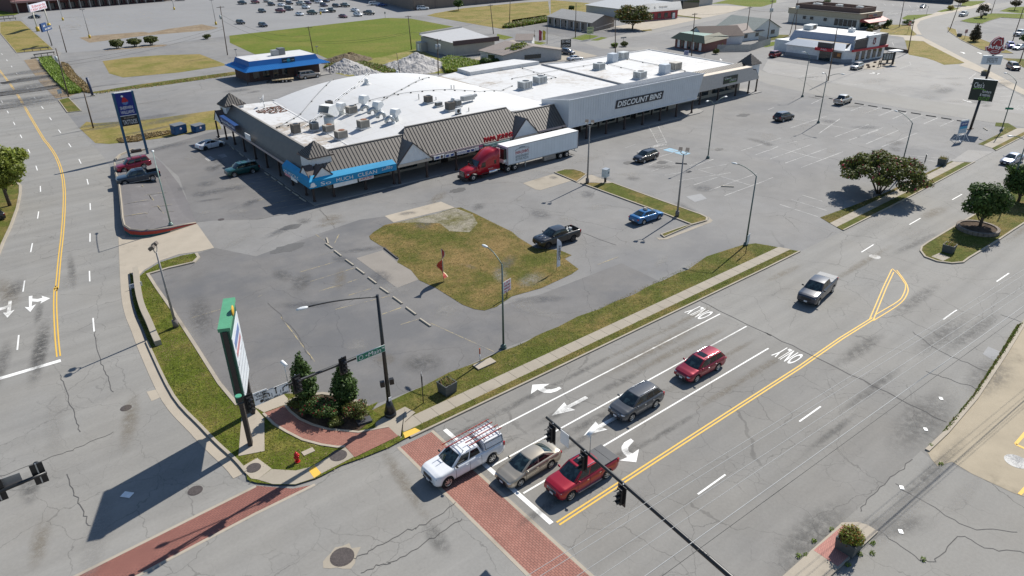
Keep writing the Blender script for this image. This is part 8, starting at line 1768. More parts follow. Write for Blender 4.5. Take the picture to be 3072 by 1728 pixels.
nm=('first','second','third','fourth','fifth','sixth','seventh','eighth','ninth','last')
for i,(a,b)in enumerate(ws):wstop('pale wheel stop, %s of the row beside the grass plot counted from the shopping centre'%nm[i],a,b,stopm,'pale wheel stops in the corner lot')
WB=[(472,968,555,980),(613,992,650,998),(872,1040,962,1055),(1008,1064,1100,1079),(1148,1088,1240,1102),(1290,1112,1388,1128),(1438,1137,1537,1152),(1588,1163,1690,1178),(1742,1188,1845,1204),(1900,1214,2010,1230)]
for i,(a,b,c,d)in enumerate(WB):wstop('dark wheel stop, %s along the lane from the corner turret end'%nm[i],T(3,0,a,b),T(3,0,c,d),stopd,'dark wheel stops along the lane')
for lb,a,b,m in (('pale wheel stop lying loose in the lot near the curved lamp',T(2,1,2105,428),T(2,1,2232,434),stopm),('dark wheel stop near the two armed lamp',T(2,1,1645,195),T(2,1,1760,204),stopd),('loose tilted wheel stop by the furniture sign',T(3,0,2168,1290),T(3,0,2205,1315),stopm),('curved dark edging stop at the rim of the grass plot',T(1,1,1290,1050),T(1,1,1425,1158),stopd)):wstop(lb,a,b,m,'single wheel stops')
WL=[(K(870,690),K(905,755)),(K(940,770),K(985,825)),(K(1100,905),K(1180,965)),(T(1,1,90,290),T(1,1,130,318)),(T(1,1,158,335),T(1,1,203,368)),(T(1,1,222,380),T(1,1,270,416)),(T(1,1,298,435),T(1,1,350,472)),(T(1,1,370,488),T(1,1,430,526)),(T(1,1,440,540),T(1,1,502,580))]
for i,(a,b)in enumerate(WL):wstop('wheel stop in the shade, %s along the left walkway from its far end'%nm[i],a,b,stopm,'wheel stops along the shaded walkway')
# drive-through menu, planting island with rocks
p=G3(H(60,1080));sheet('planting_island',GG([H(0,1110),H(180,1130),H(470,1060),H(510,1010),H(440,970),H(250,970),H(0,1040)]),.03,conc_m)
p=G3(H(370,1010));th=thing('menu_board','dark drive-through menu board by the planted island','menu board',p,-.45);MB().box((0,0,1.6),(3.4,.25,1.9)).build('panel',[black_m],th);q=MB()
for k in range(4):q.box((-1.2+k*.8,-.14,1.6),(.6,.03,1.4))
q.build('menu_posters',[paint('menu_grey',(.30,.33,.34),.4,0,.4,4)],th)['kind']='thing';MB().box((0,0,.35),(.5,.2,.7)).build('post',[black_m],th);MB().path([(-.8,0,2.5),(-.4,0,2.9),(.4,0,2.9),(.8,0,2.5)],.05,5).build('crest',[black_m],th)
p=G3(H(455,1035));th=thing('canopy','white flat canopy on one black post over the drive-through lane','canopy',p,-.3);MB().box((0,0,1.7),(.4,.4,3.4)).build('post',[black_m],th);MB().box((-.2,-.2,3.5),(3.4,2.0,.25)).build('canopy_roof',[white_m],th)
p=G3(H(245,1080));th=thing('speaker_post','low brown speaker frame on the planted island','speaker',p,-.3);MB().box((-.4,0,.8),(.12,.12,1.6)).box((.4,0,.8),(.12,.12,1.6)).box((0,0,1.5),(.9,.1,.3)).build('frame',[brownp],th);MB().box((0,-.06,.9),(.5,.08,.6)).build('speaker',[black_m],th)
rr=random.Random(8)
for i,q in enumerate(((60,1055),(75,1088),(155,1078),(175,1010),(320,1050))):p=G3(H(*q),.03);o=MB().ell((0,0,.15),(rr.uniform(.35,.7),rr.uniform(.3,.5),.25),7,5).build('rock',[paint('brown_rock',(.13,.085,.06),.9,0,.3)],loc=p);tag(o,'brown rock on the planted island of the grey and white restaurant','rock','rocks on the planted island')
# guard rails and culvert by the side street, low walls
def rail(lb,a,b,hh=.8):
 a=G3(a);b=G3(b);th=thing('guard_rail',lb,'guard rail',a,0,'guard rails by the culverts');d=b-a;MB().bar((0,0,hh),(d.x,d.y,hh),.1,.32).build('rail',[paint('rail_rust',(.20,.18,.16),.6,.2,.2)],th)
 for k in range(4):c=d*(k/3*.9+.05);MB().box((c.x,c.y,hh/2),(.16,.16,hh)).build('post',[brownp],th)
rail('guard rail on the near side of the culvert over the ditch',A(550,925),A(890,880));rail('guard rail on the grass side of the culvert driveway',A(375,840),A(800,800));rail('guard rail at the top left nearer the bank',A(-30,345),A(270,320));rail('guard rail at the top left along the bank',A(-30,300),A(230,275))
sheet('driveway',GG([A(270,870),A(870,800),A(1000,850),A(960,900),A(560,890),A(370,980)]),.02,lane_m);o=MB().bar((*G(A(500,945)),-.2),(*G(A(840,905)),-.2),.3,.9).build('culvert_wall',paint('culvert_dark',(.045,.042,.04),.9));o['kind']='structure'
th=thing('low_wall','low dark block wall along the drive-through lane','wall',G3(H(300,790)));q=MB();a=Vector(G(H(230,780)));b=Vector(G(H(700,850)));q.bar((a.x-th.location[0],a.y-th.location[1],.4),(b.x-th.location[0],b.y-th.location[1],.4),.4,.9);q.build('wall_body',[paint('dark_block',(.10,.085,.075),.85)],th)
p=G3(T(0,0,935,965));th=thing('steel_post','leaning blue steel post at the end of the ditch','post',p);hh=hgt(T(0,0,935,965),T(0,0,875,780));MB().cyl((0,0,0),(-.2,.1,hh),.28,n=10).build('post',[paint('navy_post',(.02,.035,.085),.5)],th);MB().box((0,0,.1),(.8,.8,.2)).build('base',[conc_m],th)
# litter
for lb,q in (('flattened pale sheet of litter in the shadow of the tall green sign',T(0,3,1280,632)),('white scrap of litter on the street near the forecourt kerb',T(3,2,1740,1112)),('small white scrap on the south lot',T(3,3,1335,1002)),('white scrap by the wire shadows of the south lot',T(3,3,1345,560)),('white scrap on the street below the forecourt kerb',T(3,2,1585,1422))):p=G3(q,.02);o=MB().box((0,0,.015),(.34 if 'sheet' not in lb else.5,.25 if 'sheet' not in lb else.7,.02),rz=.7).build('litter',[white_m],loc=p);tag(o,lb,'litter')
o=MB().cyl((0,0,.0),(0,0,.004),.75,n=28,sm=False).build('white_disc_marking',stall_p,loc=(*G(T(3,3,2500,298)),.022));o['kind']='structure'
ylm=MB();
for a,b in ((T(3,3,2490,125),T(3,3,2700,-120)),(T(3,3,2490,125),T(3,3,2700,220)),(T(3,3,2530,630),T(3,3,2650,500))):ribbon(ylm,[G(a),G(b)],.22,.024)
o=ylm.build('yellow_kerb_paint',yel_p);o['kind']='structure'
# unseen pole of the canopy in the south lot, its shadow falls into view
p=G3(T(3,3,3100,900));th=thing('pole_sign','unseen canopy pole with a board by the south lot at the right edge','sign',p,1.2);MB().box((0,0,1.5),(.3,.3,3)).build('post',[galv_m],th);MB().box((0,0,3.6),(2.2,.4,2.0)).build('board',[white_m],th)
# ------------------------------------------------------------------ vegetation
def leafm(name,col,tr=.25):
 if name in MATS:return MATS[name]
 m,nt,b=mk(name);p=nd(nt,'ShaderNodeNewGeometry').outputs['Position']
 v=mth(nt,'MULTIPLY_ADD',mth(nt,'SUBTRACT',noise(nt,p,1.3,3.0),.5),.7,1.0);nt.links.new(mix(nt,1.0,col,grey(nt,v),'MULTIPLY'),b.inputs['Base Color'])
 b.inputs['Roughness'].default_value=.6;b.inputs['Specular IOR Level'].default_value=.3
 t_=nd(nt,'ShaderNodeBsdfTranslucent',{'Color':(*[min(1,x*1.3)for x in col],1)});ms_=nd(nt,'ShaderNodeMixShader',{0:tr,1:b.outputs[0],2:t_.outputs[0]});nt.links.new(ms_.outputs[0],nt.nodes['Material Output'].inputs['Surface']);MATS[name]=m;return m
def trio(n_,c):return [leafm(n_+'_dark',tuple(x*.68 for x in c)),leafm(n_+'_mid',c),leafm(n_+'_light',tuple(min(1,x*1.55)for x in c))]
OAK=trio('oak_leaf',(.09,.135,.022));HOLLY=trio('holly_leaf',(.058,.100,.022));MYR=trio('myrtle_leaf',(.10,.115,.026));BRT=trio('bright_leaf',(.17,.20,.03));PLUM=trio('plum_leaf',(.085,.072,.042));MAPLE=trio('maple_leaf',(.095,.108,.026));WEED=trio('weed_leaf',(.17,.24,.035));DRY=trio('dry_leaf',(.26,.19,.085))
barkm=paint('bark',(.085,.065,.048),.9,0,.25,6);pinkm=leafm('pink_blossom',(.30,.05,.075));orangem=leafm('orange_leaf',(.24,.12,.025))
def leaves(lobes,n_,size,rng,mats=3,inner=.35,flat=.35,extra=None):
 q=MB();tot=sum(l[3]*l[4]*l[5]for l in lobes)
 for l in lobes:
  for _ in range(max(6,int(n_*(l[3]*l[4]*l[5])/tot))):
   while True:
    d=Vector((rng.gauss(0,1),rng.gauss(0,1),rng.gauss(0,1)))
    if d.length>.1:break
   d.normalize();r_=inner+(1-inner)*rng.random()**.45;r_*=rng.uniform(.86,1.10)
   c=Vector((l[0]+d.x*l[3]*r_,l[1]+d.y*l[4]*r_,l[2]+d.z*l[5]*r_))
   n__=(d+Vector((rng.gauss(0,.6),rng.gauss(0,.6),rng.gauss(0,.6)+flat))).normalized();a=n__.orthogonal().normalized();a=Matrix.Rotation(rng.uniform(0,6.28),3,n__)@a;b=n__.cross(a);s=size*rng.uniform(.6,1.35)
   k=rng.random();m=0 if k<.33 else (1 if k<.78 else 2)
   if extra and rng.random()<extra:m=3
   q.poly([c-a*s-b*s*.3,c+a*s*.1-b*s*.6,c+a*s,c+a*s*.1+b*s*.55],m)
 return q
def tree(label,base,hh,rad_,mats,n_,size,seed,trunk=.14,t0=.28,group='trees',shape='round',stems=1,name='tree',extra=None,em=None,z=0.0,cat='tree'):
 rng=random.Random(seed);th=thing(name,label,cat,(base[0],base[1],z),0,group)
 lobes=[];cz=hh*(t0+1)/2;rz_=hh*(1-t0)/2
 if shape=='round':
  lobes.append((0,0,cz,rad_*.72,rad_*.72,rz_*.8))
  for i in range(11):
   a=i*2.4+rng.uniform(-.4,.4);e=rng.uniform(-.75,.8);r_=math.sqrt(1-e*e)*.62
   lobes.append((rad_*r_*math.cos(a),rad_*r_*math.sin(a),cz+rz_*e*.72,rad_*rng.uniform(.28,.46),rad_*rng.uniform(.28,.46),rz_*rng.uniform(.24,.38)))
 elif shape=='cone':
  for i in range(14):
   t=i/13;a=i*2.4;r_=rad_*(1.0-.80*t**1.6)*(1 if t>.12 else.72);lobes.append((r_*.34*math.cos(a),r_*.34*math.sin(a),hh*(t0+(1-t0)*(t*.90+.03)),r_*.74,r_*.74,hh*.13))
 else:  # vase: several stems and a wide, open, flat-topped crown
  for i in range(46):
   a=i*2.4+rng.uniform(-.3,.3);r_=rad_*math.sqrt((i+.5)/46);k=r_/rad_
   lobes.append((r_*.88*math.cos(a),r_*.88*math.sin(a),hh*(.90-.34*k*k)-rng.uniform(0,.30-.12*k)*hh,rad_*rng.uniform(.17,.28),rad_*rng.uniform(.17,.28),hh*rng.uniform(.07,.13)))
 q=MB()
 for s in range(stems):
  a=s*2*PI/max(1,stems);o=.0 if stems==1 else.18;top=Vector((0,0,hh*.8))if stems==1 else Vector((rad_*.55*math.cos(a),rad_*.55*math.sin(a),hh*.66))
  b0=Vector((o*math.cos(a),o*math.sin(a),-.05));q.path([b0,b0.lerp(top,.35)+Vector((rng.uniform(-.06,.06),rng.uniform(-.06,.06),.05*hh)),b0.lerp(top,.7),top],[trunk,trunk*.8,trunk*.55,trunk*.25],7)
 for l in lobes[1:9]:st_=Vector((l[0]*.15,l[1]*.15,max(hh*t0*.8,l[2]-hh*.25)));q.path([st_,st_.lerp(Vector(l[:3]),.6)+Vector((0,0,.08)),Vector(l[:3])],[trunk*.4,trunk*.28,trunk*.12],5)
 q.build('trunk',[barkm],th);leaves(lobes,n_,size,rng,extra=extra).build('crown',mats+([em]if em else []),th);return th
def tree_px(label,b,t,radpx,mats,n_,size,seed,**k):
 p=G(b);hh=max(1.0,hgt(b,t));d=math.sqrt(p[0]**2+p[1]**2+HC**2);return tree(label,p,hh,radpx/FPX*d,mats,n_,size,seed,**k)
tree_px('pointed small tree at the left in the corner planting bed',M(752,890),M(712,500),120/2.684,HOLLY,5200,.125,1,shape='cone',t0=.20,trunk=.07,z=.1,group='small trees in the corner bed');tree_px('rounded small tree at the right in the corner planting bed',M(1072,892),M(1085,570),122/2.684,HOLLY,5000,.125,2,shape='cone',t0=.16,trunk=.07,z=.1,group='small trees in the corner bed')
tree_px('broad flowering tree with many stems on the verge of the large lot',T(3,1,1110,500),T(3,1,1170,55),365/3.354,MYR,15000,.19,3,shape='vase',stems=7,trunk=.10,extra=.05,em=pinkm,t0=.3,z=.02)
tree_px('dense dark round tree in a stone ring on the tree island',T(3,1,2125,850),T(3,1,2240,365),190/3.354,HOLLY,8000,.18,4,trunk=.2,t0=.16,z=.1,group='round trees on the island');tree_px('dark round tree on the island, cut off by the right edge',T(3,1,2520,580),T(3,1,2580,170),185/3.354,HOLLY,7000,.18,5,trunk=.2,t0=.16,z=.1,group='round trees on the island')
c=G(T(3,1,2105,870));th=thing('stone_ring','low stone ring filled with mulch round the dense dark tree','planter ring',(c[0],c[1],.1));q=MB()
for i in range(26):a=2*PI*i/26;q.box((2.15*math.cos(a),2.15*math.sin(a),.2),(.34,.5,.42),rz=a)
q.build('stones',[paint('ring_stone',(.20,.165,.135),.9,0,.25,3)],th)['kind']='thing';MB().cyl((0,0,.1),(0,0,.3),2.0,n=24,sm=False).build('mulch',[mulch_m],th)
p=G(T(0,1,-40,230),5.6);tree('leafy yellow green tree at the left edge of the picture',p,9.0,4.4,BRT,11000,.24,6,trunk=.25,t0=.22);
MB_=GG(TT(0,1,-400,1300,-20,1130,30,1000,110,830,175,650,205,500,205,420,150,370,-300,380));grass(MB_,grass_m,0,True,wd=.3)
for lb,b,t,r_,s in (('small bushy tree, left of the three in the grey lot',A(1890,775),A(1860,625),100,11),('small bushy tree, middle of the three in the grey lot',A(2180,748),A(2140,600),100,12),('small bushy tree, right of the three in the grey lot',A(2440,722),A(2390,560),100,13)):tree_px(lb,b,t,r_/5.367,MAPLE,1500,.30,s,trunk=.12,t0=.10,stems=3,group='three bushy trees in the grey lot')
sheet('planting_strip',GG([A(1680,810),A(1900,785),A(2576,720),A(2700,720),A(2640,745),A(1700,815)]),.012,dirt_m)
for lb,b,t,r_,mt,n_,sz,s,k in (('round tree at the corner of the dry field by the supermarket',C(1155,170),C(1150,-5),80,HOLLY,1500,.45,21,{}),('large spreading tree in front of the red shop front',E(1060,470),E(950,60),290,MAPLE,4200,.42,22,dict(extra=.18,em=orangem,trunk=.3,t0=.14)),('leafy tree behind the white roof beside the brown roofed house',C(2130,985),C(2130,665),215,BRT,3000,.34,23,dict(trunk=.2,t0=.1)),('young tree at the end of the dry field',E(75,185),E(80,85),50,HOLLY,500,.4,24,{}),('dark red leaved young tree beside the stop sign',H(1765,670),H(1790,370),80,PLUM,1500,.26,25,dict(shape='cone',t0=.12)),('thin tree with reddish leaves near the bend of the curved street',H(1885,290),H(1960,40),80,PLUM,700,.3,26,dict(stems=4,t0=.25,shape='vase')),('red leaved tree at the top of the curved street',H(1545,90),H(1575,-40),90,PLUM,800,.35,27,{}),('red leaved tree at the top right corner',H(2420,165),H(2410,-20),75,PLUM,700,.3,28,dict(t0=.3)),('dark leafy tree at the top left behind the white sign',A(470,150),A(430,-90),210,HOLLY,2600,.5,29,dict(t0=.1)),('small bush at the edge of the mown field',T(0,0,2085,392),T(0,0,2070,335),38,MAPLE,500,.25,30,dict(t0=.02,name='bush',cat='bush')),('bush by the fence of the white houses',E(2400,870),E(2400,780),50,MAPLE,500,.25,31,dict(t0=.02,name='bush',cat='bush')),('tall pale green shrub at the corner of the green roofed shop',E(2430,760),E(2440,655),100,BRT,900,.28,32,dict(t0=.02,name='bush',cat='bush')),('round clipped shrub beside the red awning',H(380,450),H(380,290),55,HOLLY,900,.2,33,dict(t0=.05,name='bush',cat='bush')),('half round clipped shrub at the corner of the tan restaurant',F(2310,480),F(2305,385),50,HOLLY,700,.18,34,dict(t0=.02,name='bush',cat='bush')),('wide round shrub on the dry lawn',H(700,400),H(700,310),85,HOLLY,900,.22,35,dict(t0=.02,name='bush',cat='bush')),('yellow shrub by the entrance of the far lot',H(1385,165),H(1385,80),50,[leafm('yellow_leaf',(.30,.24,.03))]*3,600,.22,36,dict(t0=.02,name='bush',cat='bush')),('dark shrub in the back street island',E(925,750),E(920,660),65,MAPLE,800,.25,37,dict(t0=.02,name='bush',cat='bush')),('pale shrub in the back street island',E(770,765),E(790,680),60,WEED,600,.25,38,dict(t0=.02,name='bush',cat='bush')),('rust coloured bush on the brush heap behind the restaurant',B(1960,960),B(1960,825),60,DRY,700,.3,39,dict(t0=.05,name='bush',cat='bush')),('low green bush on the brush heap behind the restaurant',B(1880,1000),B(1890,930),80,MAPLE,700,.3,40,dict(t0=.02,name='bush',cat='bush')),('bush between the tall grass and the brown roofed house',C(1600,1050),C(1600,920),100,HOLLY,900,.3,41,dict(t0=.02,name='bush',cat='bush')),('second bush by the wall of the brown roofed house',C(1760,1030),C(1750,930),80,HOLLY,700,.3,42,dict(t0=.02,name='bush',cat='bush')),('dark tree cut off by the right edge behind the lot',H(2600,700),H(2600,520),90,HOLLY,900,.3,43,dict(t0=.1)),('small shrubs at the top behind the tan restaurant',F(1610,45),F(1610,-10),60,HOLLY,500,.3,44,dict(t0=.02,name='bush',cat='bush'))):
 k.setdefault('name','tree');tree_px(lb,b,t,r_/5.367 if b[0]!=T(0,0,2085,392)[0]else r_/3.354,mt,n_,sz,s,**k)
hq=[F(2300,510),F(2380,480),F(2450,460),F(2520,440)]
q=leaves([(*G(x),.5,1.6,1.0,.7)for x in hq],1600,.2,random.Random(5));o=q.build('hedge',[leafm('brown_hedge',(.16,.11,.045)),leafm('tan_hedge',(.20,.14,.06)),HOLLY[1]]);tag(o,'low brownish hedge along the front of the tan restaurant','hedge')
# roses and low bushes in the corner bed
for lb,x,y,r_,hh,mt,s in (('large dark rose bush in the middle of the corner bed',900,1000,1.5,1.6,HOLLY,51),('dark bush left of the middle in the corner bed',790,960,1.1,1.2,HOLLY,52),('rose bush with red flowers at the right of the corner bed',1160,1010,1.15,1.5,MYR,53),('low bush at the left end of the corner bed',680,925,.8,.8,MYR,54),('low bush before the right tree of the corner bed',1010,960,.9,.9,HOLLY,55),('low straggly bush at the lower edge of the corner bed',990,1065,.7,.6,MYR,56)):
 p=G(M(x,y));tree(lb,p,hh,r_,mt,int(1700*r_),.085,s,trunk=.04,t0=.0,group='bushes in the corner bed',name='rose_bush',cat='bush',z=.12,extra=.05 if 'rose' in lb else.015,em=leafm('rose_red',(.38,.02,.04)))
 # plants of the planters
for o in list(COL.objects):
 g_=o.get('plant')
 if g_ is None:continue
 del o['plant']
 if g_=='':continue
 rng=random.Random(int(o.location.x*7));lush=g_=='lush';p=o.location
 if lush:q=leaves([(0,0,.35,.75,.75,.5),(.3,.2,.3,.5,.5,.4),(-.35,.1,.35,.5,.5,.45),(0,-.35,.3,.5,.45,.35)],1500,.075,rng,extra=.3)
 else:
  q=MB()
  for i in range(160):
   a=rng.uniform(0,6.28);b=Vector((rng.uniform(-.5,.5),rng.uniform(-.5,.5),0));t=b+Vector((.3*math.cos(a),.3*math.sin(a),rng.uniform(.2,.6)));w_=Vector((-math.sin(a),math.cos(a),0))*.03;q.poly([b-w_,b+w_,t],i%3)
 k=q.build('potted_shrub' if lush else 'dry_grass_tuft',(BRT+[orangem])if lush else [DRY[1],DRY[2],WEED[1]],loc=(p.x,p.y,p.z+.82));tag(k,'green and orange shrub growing from the planter on the brick inlay' if lush else 'tuft of dry grass in the planter %s'%('by the hat shaped sign' if p.x>170 else 'beyond the flowering tree' if p.x>110 else 'on the tree island' if p.x>70 else 'on the verge by the signal'),'plant')
 # gravel heaps, brush heap
def heap(name,label,cat,lobes,mat,seed,rough=.25):
 rng=random.Random(seed);xs=[l[0]for l in lobes];ys=[l[1]for l in lobes];R_=max(l[2]for l in lobes);x0,x1,y0,y1=min(xs)-R_,max(xs)+R_,min(ys)-R_,max(ys)+R_
 from mathutils import noise as mn
 def f(a,b):
  x=lerp(x0,x1,a);y=lerp(y0,y1,b);z=-.25
  for cx,cy,r_,h_ in lobes:d=math.hypot(x-cx,y-cy)/r_;z=max(z,h_*max(0,1-d)**.85*(1-.25*d)-.05)
  if z>0:z+=rough*(mn.noise(Vector((x*.9,y*.9,seed)))+.6*mn.noise(Vector((x*2.3,y*2.3,seed)))+.4*mn.noise(Vector((x*5,y*5,1))))
  return (x,y,z)
 o=MB().grid(f,54,40,0,False).build(name,mat);return tag(o,label,cat)
grav=paint('grey_gravel',(.36,.345,.33),.95,0,.35,1.6)
g1=[G(B(1870,1110)),G(B(2060,1150)),G(B(2230,1190)),G(B(2360,1215))];heap('gravel_pile','long grey gravel heap right of the blue roofed restaurant','gravel pile',[(*g1[0],6.0,2.9),(*g1[1],5.0,2.0),(*g1[2],4.0,1.5),(*g1[3],3.5,1.0)],grav,1)
g2=[G(C(480,1010)),G(C(300,1090)),G(C(500,1130)),G(C(760,1060)),G(C(150,1060))];heap('gravel_pile','large double gravel heap behind the white vault','gravel pile',[(*g2[0],6.5,3.0),(*g2[1],6.0,2.3),(*g2[2],6,2.2),(*g2[3],5.0,1.7),(*g2[4],4.5,1.4)],grav,2)
g3=[G(B(1850,985)),G(B(1960,960))];heap('brush_heap','brown heap of brush and soil behind the gravel','brush heap',[(*g3[0],7,2.2),(*g3[1],6,2.0)],paint('brush_brown',(.12,.09,.05),.95,0,.4,1.5),3)
# rank growth: ditch weeds, tall grass, meadow edge
def weeds(label,pts,n_,hh,mats,seed,z=0.0,wd=.10):
 rng=random.Random(seed);xs=[p[0]for p in pts];ys=[p[1]for p in pts];q=MB();k=0
 def inside(x,y):
  c=False;j=len(pts)-1
  for i in range(len(pts)):
   if (pts[i][1]>y)!=(pts[j][1]>y)and x<(pts[j][0]-pts[i][0])*(y-pts[i][1])/(pts[j][1]-pts[i][1])+pts[i][0]:c=not c
   j=i
  return c
 t=0
 while k<n_ and t<n_*30:
  t+=1;x,y=rng.uniform(min(xs),max(xs)),rng.uniform(min(ys),max(ys))
  if not inside(x,y):continue
  a=rng.uniform(0,6.28);h_=hh*rng.uniform(.5,1.25);w_=Vector((-math.sin(a),math.cos(a),0))*wd*rng.uniform(.6,1.5);b=Vector((x,y,z));m=b+Vector((.12*h_*math.cos(a),.12*h_*math.sin(a),h_*.6));e=b+Vector((.5*h_*math.cos(a),.5*h_*math.sin(a),h_));mi=min(2,int(rng.random()*3))
  q.poly([b-w_,b+w_,m+w_*.8,m-w_*.8],mi);q.poly([m-w_*.8,m+w_*.8,e],mi);k+=1
 o=q.build('tall_grass',mats);return tag(o,label,'grass',kind='stuff')
weeds('bright green weeds filling the ditch by the side street',GG(TT(0,0,400,600,520,590,600,680,700,820,830,920,800,940,700,950,560,820,440,680)),9000,.8,WEED,61,0,.16);weeds('brown dead weeds on the far bank of the ditch',GG(TT(0,0,620,640,690,660,780,780,900,880,930,940,850,930,760,860,660,760)),3500,.7,DRY,62,0,.16)
weeds('tall yellow green grass between the gravel and the brown roofed house',GG([C(860,1010),C(1000,940),C(1200,960),C(1500,1030),C(1520,1060),C(1180,1170),C(960,1180)]),7000,1.0,[WEED[1],WEED[2],leafm('yellow_grass',(.19,.19,.03))],63,0,.2);weeds('rough weeds around the gravel heaps',GG([B(1500,1100),B(1700,960),B(2150,1000),B(2576,1100),C(200,1180),C(0,1200),B(2300,1150)]),5000,.6,[WEED[0],DRY[1],WEED[1]],64,0,.2)
weeds('tall reedy grass along the edge of the dry field',GG([C(1850,450),C(2050,400),C(2640,290),C(2640,350),C(2000,455)]),3500,1.3,[WEED[0],WEED[1],DRY[1]],65,0,.22);weeds('brown dead grass on the dry strip beside the dumpsters',GG([O(130,960),O(600,870),O(1150,800),O(1200,840),O(700,940),O(500,1000),O(200,1020)]),2500,.3,[DRY[0],DRY[1],DRY[2]],66,.02,.14)
weeds('weeds along the kerb between the lots behind the dry strip',GG(TT(0,0,950,930,1500,850,2300,735,2350,760,1500,880,960,950)),900,.16,[WEED[1],DRY[2],DRY[1]],67,.02,.14);weeds('weeds in the cracked kerb of the forecourt',GG(TT(3,2,2576,340,2540,400,2360,680,2090,1090,1800,1449,1760,1449,2060,1080,2330,660,2500,380)),1500,.14,[WEED[1],DRY[1],WEED[0]],68,.02,.05)
for i,q in enumerate((T(3,3,645,985),T(3,3,305,1250),T(3,3,380,1245),T(3,3,465,1100),T(3,3,925,1235),T(3,3,1055,1125),T(3,3,1050,1225),T(3,3,805,1340),T(3,3,1560,1285),T(3,3,1640,140),T(3,3,1740,330))):
 p=G(q);o=leaves([(0,0,.05,.22,.18,.10)],60,.05,random.Random(70+i)).build('weed',WEED,loc=(p[0],p[1],.02));tag(o,'small weed growing from a pavement crack near the brick inlay planter','weed','weeds in the pavement cracks')
 # turf: tufts over the near grass, thicker and paler where it is dry
from mathutils import noise as mn
def incl(pts,x,y):
 c=False;j=len(pts)-1
 for i in range(len(pts)):
  if (pts[i][1]>y)!=(pts[j][1]>y)and x<(pts[j][0]-pts[i][0])*(y-pts[i][1])/(pts[j][1]-pts[i][1])+pts[i][0]:c=not c
  j=i
 return c
def turf(label,pts,n_,seed,z,dry=.0,hh=.10,jit=.07,holes=()):
 rng=random.Random(seed);xs=[p[0]for p in pts];ys=[p[1]for p in pts]
 def inside(x,y):
  c=False;j=len(pts)-1
  for i in range(len(pts)):
   if (pts[i][1]>y)!=(pts[j][1]>y)and x<(pts[j][0]-pts[i][0])*(y-pts[i][1])/(pts[j][1]-pts[i][1])+pts[i][0]:c=not c
   j=i
  return c
 q=MB();k=t=0
 while k<n_ and t<n_*40:
  t+=1;x,y=rng.uniform(min(xs),max(xs)),rng.uniform(min(ys),max(ys))
  if not inside(x,y):continue
  if any(incl(h_,x,y)for h_ in holes):continue
  x+=rng.gauss(0,jit);y+=rng.gauss(0,jit);v=mn.noise(Vector((x*.22,y*.22,3)))+.5*mn.noise(Vector((x*.9,y*.9,7)))+dry+rng.gauss(0,.18)
  m=0 if v<-.22 else 1 if v<.06 else 2 if v<.26 else 3
  a=rng.uniform(0,6.28);h_=hh*.5*rng.uniform(.5,1.4);w_=Vector((-math.sin(a),math.cos(a),0))*rng.uniform(.02,.045);b=Vector((x,y,z));e=b+Vector((rng.gauss(0,.06),rng.gauss(0,.06),h_));q.poly([b-w_,b+w_,e],m);k+=1
 o=q.build('grass_tufts',[leafm('turf_dark',(.085,.105,.018),.4),leafm('turf_green',(.125,.15,.024),.4),leafm('turf_olive',(.18,.17,.045),.4),leafm('turf_straw',(.30,.23,.10),.4)]);tag(o,label,'grass',kind='stuff')
PAVED=[[(v.co.x,v.co.y)for v in o.data.vertices]for o in COL.objects if o.type=='MESH' and o.name.split('.')[0]in ('pavement','concrete_pad','brick_path','planting_bed','tactile_paving','gravel_patch')and len(o.data.polygons)==1]
turf('short grass on the corner and left verge',VERGE,17000,81,.10,.06,holes=PAVED);turf('short grass of the long verge by the street',[(19.5,38.98),(70.8,38.98),(69.8,41.3),(68.2,41.9),(62.4,42.6),(40,41.8),(22,41.8)],9000,82,.03,.12);turf('short grass of the strip beside the kerb',[(19.8,36.95),(71.3,36.8),(71.2,37.6),(19.8,37.6)],3500,83,.07,.12);turf('patchy grass of the plot in the lot',PLOT,13000,84,.03,.22,holes=PAVED)
turf('short grass of the tree island',ISL,5000,85,.10,.0);turf('short grass of the verge under the flowering tree',[(82.3,39.0),(121,40.0),(120.9,40.3),(98,39.9),(90,40.3),(83.2,40.8)],2500,86,.03,.15)
# ------------------------------------------------------------------ wear of the paving: soft stains and smears lying on it
def stainm(name,col,k):
 m,nt,b=mk(name);oc=nd(nt,'ShaderNodeTexCoord').outputs['Object'];p=nd(nt,'ShaderNodeNewGeometry').outputs['Position']
 ln=nd(nt,'ShaderNodeVectorMath',{0:nd(nt,'ShaderNodeVectorMath',{0:oc,1:(1,1,0)},operation='MULTIPLY').outputs[0]},operation='LENGTH').outputs['Value']
 f=mth(nt,'SUBTRACT',1.0,smooth(nt,ln,.15,1.0));n_=mth(nt,'ADD',mth(nt,'MULTIPLY',noise(nt,p,1.6,5.0,.7),.7),mth(nt,'MULTIPLY',noise(nt,p,11.0,3.0),.3));f=mth(nt,'MULTIPLY',mth(nt,'MULTIPLY',f,smooth(nt,n_,.32,.62)),k,clamp=True)
 nt.links.new(f,b.inputs['Alpha']);b.inputs['Base Color'].default_value=(*col,1);b.inputs['Roughness'].default_value=.8;MATS[name]=m;return m
dk_s=stainm('oil_smear',(.075,.073,.07),.42);lt_s=stainm('pale_wear',(.33,.315,.29),.45);br_s=stainm('brown_grit',(.20,.165,.115),.42);bk_s=stainm('dark_sealer',(.10,.103,.11),.5)
SC=[0]
def smear(q,a,b,az,m,z=None):
 c=G(q)if len(q)==2 and q[0]>200 or len(q)==2 and q[1]>200 else q;SC[0]+=1
 o=MB().poly([(-1,-1,0),(1,-1,0),(1,1,0),(-1,1,0)]).build('stain',m,loc=(c[0],c[1],(z or.0195)+SC[0]*.00012));o.scale=(a,b,1);o.rotation_euler=(0,0,az);o['kind']='structure'
rng=random.Random(99)
